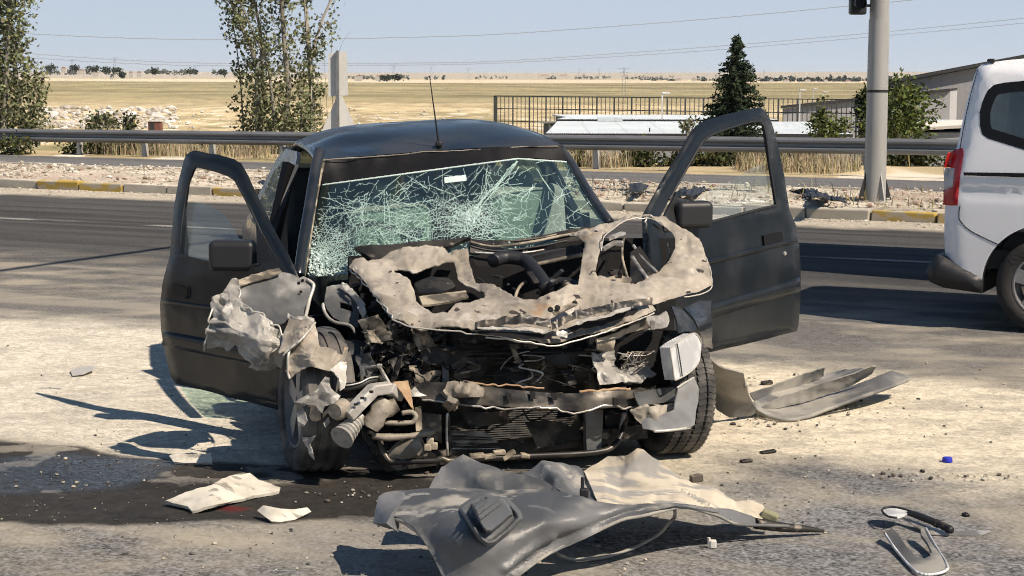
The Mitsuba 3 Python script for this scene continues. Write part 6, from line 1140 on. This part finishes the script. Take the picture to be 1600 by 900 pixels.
# ================================================================ debris on the ground
scene['panel_grey'] = two(bumped(pr(proc(lambda p, n, uv: mix(mix((.125, .13, .135), (.22, .222, .222), smoothstep(.35, .65, fbm(p.x * 4, p.y * 4, p.z * 4, 4))), (.42, .41, .38), smoothstep(.56, .72, fbm(p.x * 9 + 3, p.y * 9, p.z * 9, 4)) * .5)), .5, .1), lambda p, n, uv: fbm(p.x * 30, p.y * 30, p.z * 30, 3), .002, .002))
def skin_c(p, n, uv):
    a = mix((.07, .074, .078), (.145, .147, .148), smoothstep(.35, .65, fbm(p.x * 4, p.y * 4, p.z * 4, 4)))
    scr = smoothstep(.66, .74, fbm(p.x * 9 + p.y * 22, p.y * 6 - p.x * 16, 3, 3)) * smoothstep(.45, .6, fbm(p.x * 3, p.y * 3, 9, 2))
    a = mix(a, (.40, .39, .365), scr * .55)
    dust = smoothstep(.5, .75, fbm(p.x * 8 + 3, p.y * 8, p.z * 8, 4)) * smoothstep(.35, .95, n.z)
    return mix(a, (.44, .41, .35), dust * .75)
scene['panel_skin'] = two(bumped(pr(proc(skin_c), .45, .0, spec=.5), lambda p, n, uv: fbm(p.x * 24, p.y * 24, p.z * 24, 3), .004, .002))
scene['panel_sandy'] = two(bumped(pr(proc(lambda p, n, uv: mix(mix((.33, .285, .205), (.47, .42, .33), smoothstep(.3, .6, fbm(p.x * 7, p.y * 7, p.z * 7, 4))), (.20, .20, .20), smoothstep(.53, .66, fbm(p.x * 8 + 3, p.y * 13, p.z * 9, 4)) * .8)), .85), lambda p, n, uv: fbm(p.x * 40, p.y * 40, p.z * 40, 3), .004, .002))
scene['pale_plastic'] = two(pr(proc(lambda p, n, uv: mix(mix((.44, .41, .335), (.62, .585, .50), smoothstep(.3, .6, fbm(p.x * 12, p.y * 12, p.z * 12, 4))), (.20, .185, .16), smoothstep(.62, .72, fbm(p.x * 17, p.y * 30, p.z * 17, 4)) * .8)), .6))
scene['lid_plastic'] = two(pr((.10, .105, .11), .45))
scene['bumper_plastic'] = two(pr(proc(lambda p, n, uv: mix((.12, .12, .118), (.31, .295, .26), smoothstep(.35, .65, fbm(p.x * 6, p.y * 6, p.z * 6, 4)))), .6))
BP = 'body_panel'
tag(BP, 'large grey body panel lying crumpled on the ground in front of the car', 'car panel')
pan = [(583, 818), (587, 800), (592, 777), (600, 772), (617, 769), (637, 769), (670, 766), (737, 765.5), (800, 766), (837, 767), (879, 769), (899, 777), (930, 784), (964, 787), (1000, 786), (1037, 786), (1064, 787), (1100, 790), (1142, 797), (1172, 806), (1195, 816), (1232, 822), (1195, 822), (1155, 819), (1135, 811), (1116, 803), (1085, 797), (1048, 794), (1015, 799), (985, 808), (960, 818), (932, 829), (899, 842), (880, 851), (848, 870), (825, 886), (805, 902), (795, 915), (700, 915), (694, 899), (681, 871), (665, 844), (648, 827), (625, 813), (608, 808), (600, 816)]
pz = [(583, 818, .15), (592, 777, .20), (608, 808, .20), (617, 769, .22), (737, 765.5, .24), (837, 767, .25), (899, 777, .25), (964, 787, .24), (1037, 786, .22), (1064, 787, .20), (1142, 797, .12), (1195, 816, .06), (1232, 822, .045), (1155, 819, .075), (1116, 803, .13), (1048, 794, .20), (985, 808, .20), (932, 829, .165), (880, 851, .13), (848, 870, .11), (805, 902, .07), (700, 915, .05), (694, 899, .075), (665, 844, .16), (648, 827, .185), (625, 813, .20), (740, 800, .245), (760, 860, .165), (850, 810, .235), (720, 830, .22), (800, 840, .19), (900, 812, .215)]
def pbump(P):
    d = LineString([(600, 812), (625, 812), (648, 826), (665, 843), (681, 870), (694, 898)]).distance(shapely.points(P)); d2 = LineString([(1116, 803), (1048, 794), (985, 808), (932, 829), (880, 851), (848, 870), (805, 902)]).distance(shapely.points(P))
    g = LineString([(790, 890), (815, 868), (840, 850), (862, 838)]).distance(shapely.points(P))
    return .006 * np.exp(-(d / 3) ** 2) + .008 * np.exp(-(d2 / 5) ** 2) - .010 * np.exp(-((d2 - 10) / 5) ** 2) + .012 * np.exp(-(g / 6) ** 2)
add(BP + '__outer_skin', gsheet(pan, pz, (), .004, 4.0, crumple=.001, scale=.16, seed=4, bump=pbump, facet=((70, .012),)), 'panel_skin', 26)
rim = np.array([(608, 808, .2), (625, 813, .2), (648, 827, .185), (665, 844, .16), (681, 871, .12), (694, 899, .075)]); add(BP + '__rolled_edge', tube(onground(rim[:, 0], rim[:, 1], rim[:, 2]), .008, 7, 30), 'bumper_plastic', True)
rim = np.array([(1232, 822, .045), (1195, 821, .06), (1155, 819.5, .075), (1116, 804, .13), (1048, 795, .2), (985, 809, .2), (932, 830, .165), (880, 852, .13), (848, 871, .11), (805, 903, .07)]); add(BP + '__rolled_edge_001', tube(onground(rim[:, 0], rim[:, 1], rim[:, 2]), .006, 7, 60), 'bumper_plastic', True)
add(BP + '__upright_flap', gsheet([(668, 768), (681, 744), (691, 730), (708, 721), (725, 712), (738, 718), (752, 724), (780, 732), (806, 739), (830, 746), (848, 752), (864, 760), (880, 770), (800, 769), (737, 768)], [(668, 768, .22), (691, 730, .27), (725, 712, .31), (752, 724, .30), (806, 739, .28), (880, 770, .24), (737, 768, .22), (750, 745, .27)], (), .004, 4, crumple=.002, scale=.1, seed=6, facet=((40, .009),)), 'panel_skin', 24)
add(BP + '__crumpled_flap', gsheet([(806, 740), (830, 729), (850, 722), (866, 722), (880, 724), (898, 727), (914, 736), (922, 748), (930, 762), (938, 784), (899, 779), (879, 771), (862, 760), (848, 752)], [(806, 740, .26), (850, 722, .28), (880, 724, .26), (914, 736, .21), (938, 784, .24), (879, 771, .24), (870, 745, .27), (890, 752, .22), (848, 752, .25)], (), .004, 3.4, crumple=.0008, scale=.05, seed=18, jag=.8, facet=((30, .016), (12, .004))), 'panel_skin', 16)
add(BP + '__sandy_flap', gsheet([(912, 738), (935, 726), (951, 713), (965, 712), (980, 710), (996, 699), (1006, 702), (1022, 716), (1036, 727), (1048, 737), (1064, 748), (1079, 756), (1111, 763), (1142, 777), (1169, 782), (1190, 792), (1196, 802), (1196, 816), (1142, 798), (1064, 789), (964, 789), (934, 786), (926, 768)], [(917, 737, .205), (951, 713, .22), (996, 699, .27), (1022, 716, .22), (1048, 737, .17), (1079, 756, .15), (1142, 777, .12), (1190, 792, .08), (1196, 816, .05), (1142, 798, .115), (1064, 789, .195), (964, 789, .235), (934, 786, .235), (960, 755, .19), (1020, 760, .17)], (), .004, 3.6, crumple=.0008, scale=.05, seed=8, jag=1.0, facet=((34, .014), (14, .004))), 'panel_sandy', 16)
def panelz(px, py): return RBFInterpolator(np.array(pz)[:, :2], np.array(pz)[:, 2], kernel='thin_plate_spline', degree=1, smoothing=1e-3)(np.stack([px, py], -1))
_pr = RBFInterpolator(np.array(pz)[:, :2], np.array(pz)[:, 2], kernel='thin_plate_spline', degree=1, smoothing=1e-3)
o_ = [(715.5, 795.5), (721, 788), (730, 782), (745, 774), (759, 769), (770, 774), (783, 776), (794, 778), (805, 789), (814, 800), (817, 811), (797, 832), (774, 851), (761, 854), (748, 844), (736, 827), (725, 809)]
i_ = [(737, 789), (748, 784), (761, 780), (772, 779), (783, 777), (791, 787), (799, 798), (800, 804), (784, 818), (768, 831), (759, 831), (748, 815.5)]
po, pi = Polygon(o_).buffer(-3).buffer(3), Polygon(i_).buffer(-2).buffer(2)
def lid(a, b):
    q = shapely.points(np.stack([a, b], -1)); d = po.exterior.distance(q); din = pi.exterior.distance(q) * np.where(shapely.contains_xy(pi, a, b), 1, -1)
    h = .004 + .012 * np.clip(d / 4, 0, 1) - .009 * np.clip((d - 7) / 3, 0, 1) * (din < 0) + .013 * np.clip((din + 2) / 4, 0, 1)
    st = (a - 737) * .6 + (b - 789) * .8
    for k0 in (12, 20, 28): h = h + .010 * np.clip((k0 - st) / 2.5, 0, 1) * np.clip(din / 3, 0, 1)
    return onground(a, b, _pr(np.stack([a, b], -1)) + h)
add(BP + '__flap_lid', sheet(list(po.exterior.coords)[:-1], lid, (), .004, 1.7, .0005, .05, 3), 'lid_plastic', 24)
labels[BP + '__flap_lid'] = {'label': 'stepped grey moulded lid on the panel'}
P = onground(np.array([715, 760, 797, 817.]), np.array([800, 856, 834, 812.]), _pr(np.array([(715, 800), (760, 856), (797, 834), (817, 812.)])) + .004)
add(BP + '__left_block', gsheet([(583, 818), (587, 800), (592, 777), (600, 772), (617, 769), (637, 770), (628, 784), (610, 806), (604, 818)], [(583, 818, .16), (592, 777, .222), (637, 770, .232), (604, 818, .20)], (), .05, 4, crumple=.002, seed=5), 'panel_grey', 35)
q = onground(np.array([913.]), np.array([770.]), np.array([.25]))[0]; add(BP + '__broken_clip', cat(rbox(q, (.03, .02, .03), .006), rbox(q + [-.006, 0, .03], (.012, .012, .045), .004)), 'black_plastic', 30)
cb = np.array([(866, 858, .10), (880, 870, .03), (905, 874, .012), (935, 872, .012), (962, 866, .012), (990, 856, .02), (1018, 842, .04), (1040, 824, .08), (1054, 808, .14), (1054, 797, .18)]); add(BP + '__cable', tube(onground(cb[:, 0], cb[:, 1], cb[:, 2]), .0062, 7, 70), 'bumper_plastic', True)
q = onground(np.array([1203.]), np.array([806.]), np.array([.07]))[0]; scene['olive_clip'] = two(pr(proc(lambda p, n, uv: mix((.12, .12, .06), (.36, .34, .22), fbm(p.x * 60, p.y * 60, p.z * 60, 3))), .7)); add(BP + '__olive_clip', rbox(q, (.06, .04, .03), .008, frame([.9, -.3, -.35])), 'olive_clip', 30)
tp = np.array([(1180, 818, .06), (1232, 825, .035), (1262, 827, .025), (1287, 830, .012)]); add(BP + '__dark_tip', tube(onground(tp[:, 0], tp[:, 1], tp[:, 2]), [.02, .018, .014, .006], 7, 24), 'engine_grime', True)
# torn bumper beside the right wheel
BM = 'torn_bumper'
tag(BM, 'grey torn bumper trough lying on the sand behind the right front wheel', 'bumper')
add(BM + '__trough', gsheet([(1172, 626), (1178, 635), (1185, 642), (1202, 650.5), (1232, 655), (1257, 651), (1291, 639), (1355, 616), (1417, 593), (1422, 588), (1408, 584), (1393, 580), (1360, 592), (1330, 604), (1290, 617), (1250, 628), (1210, 634), (1185, 632)], [(1172, 626, .10), (1202, 650.5, .012), (1232, 655, .01), (1257, 651, .012), (1291, 639, .03), (1355, 616, .075), (1417, 593, .10), (1393, 580, .13), (1330, 604, .07), (1250, 628, .015), (1185, 632, .05)], (), .006, 4, crumple=.003, scale=.1, seed=3), 'bumper_plastic', 40)
add(BM + '__lip', tube(onground(*np.array([(1165, 602, .2), (1172, 626, .1), (1185, 643, .03), (1202, 651.5, .016), (1232, 656, .012), (1257, 652, .014), (1291, 640, .032), (1355, 617, .077), (1418, 593.5, .10)]).T), .010, 7, 60), 'bumper_plastic', True)
add(BM + '__rib', gsheet([(1180, 640), (1200, 630), (1225, 618), (1260, 606), (1300, 594), (1335, 582), (1363, 571), (1368, 572), (1362, 583), (1330, 602), (1290, 618), (1250, 630), (1200, 640)], [(1180, 640, .03), (1260, 606, .10), (1363, 571, .20), (1362, 583, .15), (1290, 618, .05), (1200, 640, .02)], (), .006, 4, crumple=.004, scale=.06, seed=5, jag=1.2), 'bumper_plastic', 35)
add(BM + '__rib_001', gsheet([(1172, 614), (1200, 605), (1230, 594), (1260, 583), (1288, 574), (1287, 588), (1250, 603), (1215, 616), (1180, 628)], [(1172, 614, .08), (1230, 594, .09), (1288, 574, .10), (1287, 588, .03), (1180, 628, .03)], (), .006, 4, crumple=.003, scale=.06, seed=6, jag=1.2), 'bumper_plastic', 35)
add(BM + '__inner_floor', gsheet([(1176, 628), (1215, 612), (1250, 598), (1288, 584), (1320, 578), (1366, 574), (1330, 604), (1290, 620), (1250, 632), (1205, 642), (1184, 640)], [(1176, 628, .05), (1288, 584, .02), (1366, 574, .12), (1330, 604, .05), (1250, 632, .012), (1184, 640, .02)], (), .006, 5, crumple=.004, scale=.08, seed=9), 'bumper_plastic', 35)
add(BM + '__curled_end', gsheet([(1107, 556), (1123, 572), (1142, 578), (1162, 583), (1165, 602), (1172, 625), (1185, 643), (1170, 650), (1140, 652), (1120, 640), (1110, 600)], [(1107, 556, .34), (1123, 572, .30), (1162, 583, .27), (1172, 625, .11), (1185, 643, .03), (1140, 652, .02), (1110, 600, .18)], (), .008, 5, crumple=.003, scale=.1, seed=7), 'bumper_plastic', 40)
# strips on the left
k = 'pale_strip'; add(k, gsheet([(258, 784), (275, 777), (296, 768), (332, 758), (346, 750), (360, 744), (375, 742), (390, 740), (397, 746), (404, 752), (424, 758), (438, 762), (436, 768), (400, 776), (360, 784), (330, 791), (312, 796), (300, 799), (294, 792)], [(258, 784, .02), (332, 758, .06), (390, 740, .05), (438, 762, .015), (360, 784, .02), (298, 799, .01), (340, 775, .045)], (), .012, 4, crumple=.004, scale=.1, seed=2, jag=.8), 'pale_plastic', 35, 'long whitish broken strip lying at the edge of the wet patch', 'trim strip')
k = 'pale_strip_001'; add(k, gsheet([(402, 798), (412, 790), (426, 793), (440, 796), (460, 796), (480, 793), (486, 800), (460, 812), (440, 816), (424, 815)], [(402, 798, .03), (412, 790, .05), (440, 796, .04), (480, 793, .03), (486, 800, .015), (424, 815, .008)], (), .008, 3, crumple=.002, seed=3), 'pale_plastic', 35, 'small curved whitish piece right of the long broken strip', 'trim piece')
k = 'pale_strip_002'; add(k, gsheet([(264, 712), (296, 708), (320, 710), (330, 706), (332, 716), (331, 724), (300, 724), (272, 723)], [(264, 712, .03), (320, 710, .04), (331, 724, .01), (272, 723, .01)], (), .012, 3, crumple=.004, scale=.05, seed=4), 'pale_plastic', 35, 'short pale broken piece in the shadow left of the front wheel', 'trim piece')
k = 'torn_paper'; add(k, gsheet([(110, 579), (125, 574), (146, 573), (148, 578), (130, 585), (113, 587)], [(110, 579, .01), (146, 573, .02), (113, 587, .008)], (), .002, 3, crumple=.003, seed=5), 'torn_edge', 35, 'small pale scrap on the sand left of the left door', 'scrap')
# mirror bracket pieces in the right foreground
k = 'handle_strip'; tag(k, 'flat handle with a black grip and white rounded end in the right foreground', 'handle')
add(k + '__plate', gsheet([(1379, 798), (1382, 794), (1390, 793), (1400, 793), (1412, 796), (1422, 800), (1410, 806), (1402, 808), (1390, 806), (1381, 803)], [(1379, 798, .05), (1400, 793, .055), (1422, 800, .05), (1390, 806, .05)], (), .006, 2.2), 'lamp_lens', 35)
add(k + '__rim', tube(onground(*np.array([(1402, 809, .05), (1388, 807, .052), (1379, 800, .053), (1381, 794, .056), (1392, 792, .058), (1408, 794, .057), (1424, 800, .05)]).T), .004, 6, 30), 'black_plastic', True)
add(k + '__grip', tube(onground(*np.array([(1420, 801, .05), (1440, 808, .045), (1465, 818, .035), (1487, 829, .025)]).T), [.012, .014, .013, .012], 8, 24), 'black_plastic', True)
add(k + '__grip_ring', cat(*[tube(onground(np.array([x, x + 3.]), np.array([y, y + 1.4]), np.array([z, z - .001])), .016, 8) for x, y, z in ((1462, 817, .037), (1474, 822, .031), (1481, 826, .027))]), 'engine_grime')
add(k + '__blade', gsheet([(1410, 808), (1424, 812), (1450, 822), (1487, 832), (1520, 828), (1549, 829), (1540, 833), (1526, 837), (1490, 836), (1452, 834), (1430, 822)], [(1410, 808, .03), (1487, 832, .008), (1549, 829, .01), (1526, 837, .004), (1452, 834, .008)], (), .004, 3), 'worn_steel', 35)
k = 'hook_bracket'; tag(k, 'U-shaped grey bracket lying in the lower right corner', 'bracket')
add(k + '__loop', gsheet([(1393, 825), (1383, 833.5), (1390, 845), (1399, 857), (1418, 880), (1432, 893), (1449, 897.5), (1470, 894), (1480, 887), (1478, 878), (1461, 852), (1450, 832), (1447, 826), (1438, 824), (1440, 836), (1450, 850), (1456, 862), (1454, 869), (1444, 873), (1431, 870), (1415, 852), (1403, 834)], [(1393, 825, .05), (1383, 833, .035), (1399, 857, .012), (1432, 893, .008), (1449, 897, .008), (1480, 887, .012), (1461, 852, .03), (1447, 826, .05), (1456, 862, .03), (1444, 873, .02), (1415, 852, .03)], (), .010, 2.6, crumple=.001), 'bumper_plastic', 35)
add(k + '__rim', tube(onground(*np.array([(1383, 834, .036), (1399, 858, .014), (1418, 881, .010), (1432, 894, .010), (1449, 898, .01), (1470, 895, .011), (1481, 887, .014), (1477, 877, .018), (1461, 852, .032), (1447, 826, .052)]).T), .005, 6, 60), 'lamp_lens', True)
scene['blue_cap'] = two(pr((.02, .03, .42), .4))
q = onground(1480, 719, .008); add('bottle_cap', place(lathe([(0, -.008), (.020, -.008), (.022, -.004), (.020, .010), (.017, .013), (0, .013)], 20), q, np.eye(3)), 'blue_cap', 30, 'small blue cap on the sand at the right', 'cap')
q = onground(1114, 850, .015); scene['white_plug_plastic'] = two(pr((.62, .60, .55), .5)); add('white_plug', cat(rbox(q, (.024, .02, .03), .006), tube([q + [-.012, 0, -.012], q + [-.014, 0, .022]], .006, 6)), 'white_plug_plastic', 30, 'tiny white plug in front of the body panel', 'plug')
for i, (x, y, w, h, lb) in enumerate(((1166, 720, .05, .012, 'small dark shard on the sand left of the other by the right wheel'), (1200, 706, .07, .012, 'small dark shard on the sand right of the wheel, farther away'), (1088, 747, .05, .03, 'brown broken bit behind the body panel'), (1509, 804, .02, .012, 'tiny dark nut right of the black grip'), (1198, 598, .06, .02, 'dark crumb beside the torn bumper'))):
    k = num('broken_shard'); add(k, rbox(onground(x, y, h / 2), (w, .03, h), .004, frame([1, .3, .1])), 'engine_grime' if i != 2 else 'engine_dust', 30, lb, 'shard')
# grit and crumbs over the road
rng = np.random.default_rng(55)
n = 1700; px = rng.uniform(0, 1600, n); py = 520 + 390 * rng.random(n) ** .8; Q = onground(px, py, .003); keep = meshkit.fbm(Q * [1.2, 1.2, 0], 3) > .44; Q = Q[keep]
m, kk = stones(Q, .002 + .007 * rng.random(len(Q)) ** 5, rng, np.array([[.52, .46, .36], [.40, .36, .29], [.10, .095, .09], [.05, .05, .05]]))
add('road_grit', m, 'rubble_stone', False, 'fine grit and crumbs scattered over the road', kind='stuff', color=kk)
C_ = [(1300, 632, 30, 8, 60), (1420, 742, 40, 5, 26), (1530, 745, 40, 4, 24), (1240, 655, 40, 6, 40), (1200, 660, 30, 6, 20), (560, 770, 40, 8, 30), (780, 735, 90, 8, 50), (1250, 600, 60, 8, 30)]
Q = np.vstack([onground(rng.normal(a, c, n_), rng.normal(b, d, n_), .006) for a, b, c, d, n_ in C_])
m, kk = stones(Q, .004 + .010 * rng.random(len(Q)) ** 4, rng, np.array([[.05, .045, .04], [.12, .10, .08], [.45, .42, .36], [.2, .18, .15]]))
add('soil_crumbs', m, 'rubble_stone', False, 'dark soil crumbs and broken bits on the sand', kind='stuff', color=kk)
# dark plastic shreds on the median
for i, (L, lb) in enumerate((([(1233, 299), (1250, 296), (1272, 298), (1290, 305), (1310, 312), (1326, 320), (1300, 317), (1270, 310), (1245, 305)], 'black torn sheet on the median left of the traffic mast'), ([(985, 290), (1002, 286), (1012, 292), (1005, 300), (988, 298)], 'small black scrap on the median right of the wreck roof'), ([(1045, 303), (1070, 298), (1100, 294), (1108, 300), (1090, 305), (1055, 309)], 'black scrap on the median seen through the right door'), ([(402, 287), (425, 284), (446, 284), (440, 292), (415, 292)], 'black scrap on the median right of the left door'))):
    k = num('black_sheeting'); c = np.mean(L, 0)
    add(k, gsheet(L, [(a, b, .16 + .05 * math.sin(i_ * 2.1)) for i_, (a, b) in enumerate(L)] + [(c[0], c[1], .26)], (), .01, 3.5, crumple=.03, scale=.3, seed=i), 'black_plastic', 35, lb, 'sheeting')
# ================================================================ the air
HD = 4.5e-5
scene['air'] = {'type': 'homogeneous', 'albedo': {'type': 'rgb', 'value': [.96, .96, .96]}, 'sigma_t': {'type': 'rgb', 'value': [HD * .85, HD, HD * 1.2]}}
scene['haze'] = {'type': 'cube', 'to_world': T().translate([0, 4300, 12]).scale([9000, 6000, 20]), 'bsdf': {'type': 'null'}, 'interior': {'type': 'ref', 'id': 'air'}}
scene['camera']['medium'] = {'type': 'ref', 'id': 'air'}
tag('haze', 'thin summer haze over the plain', kind='stuff')
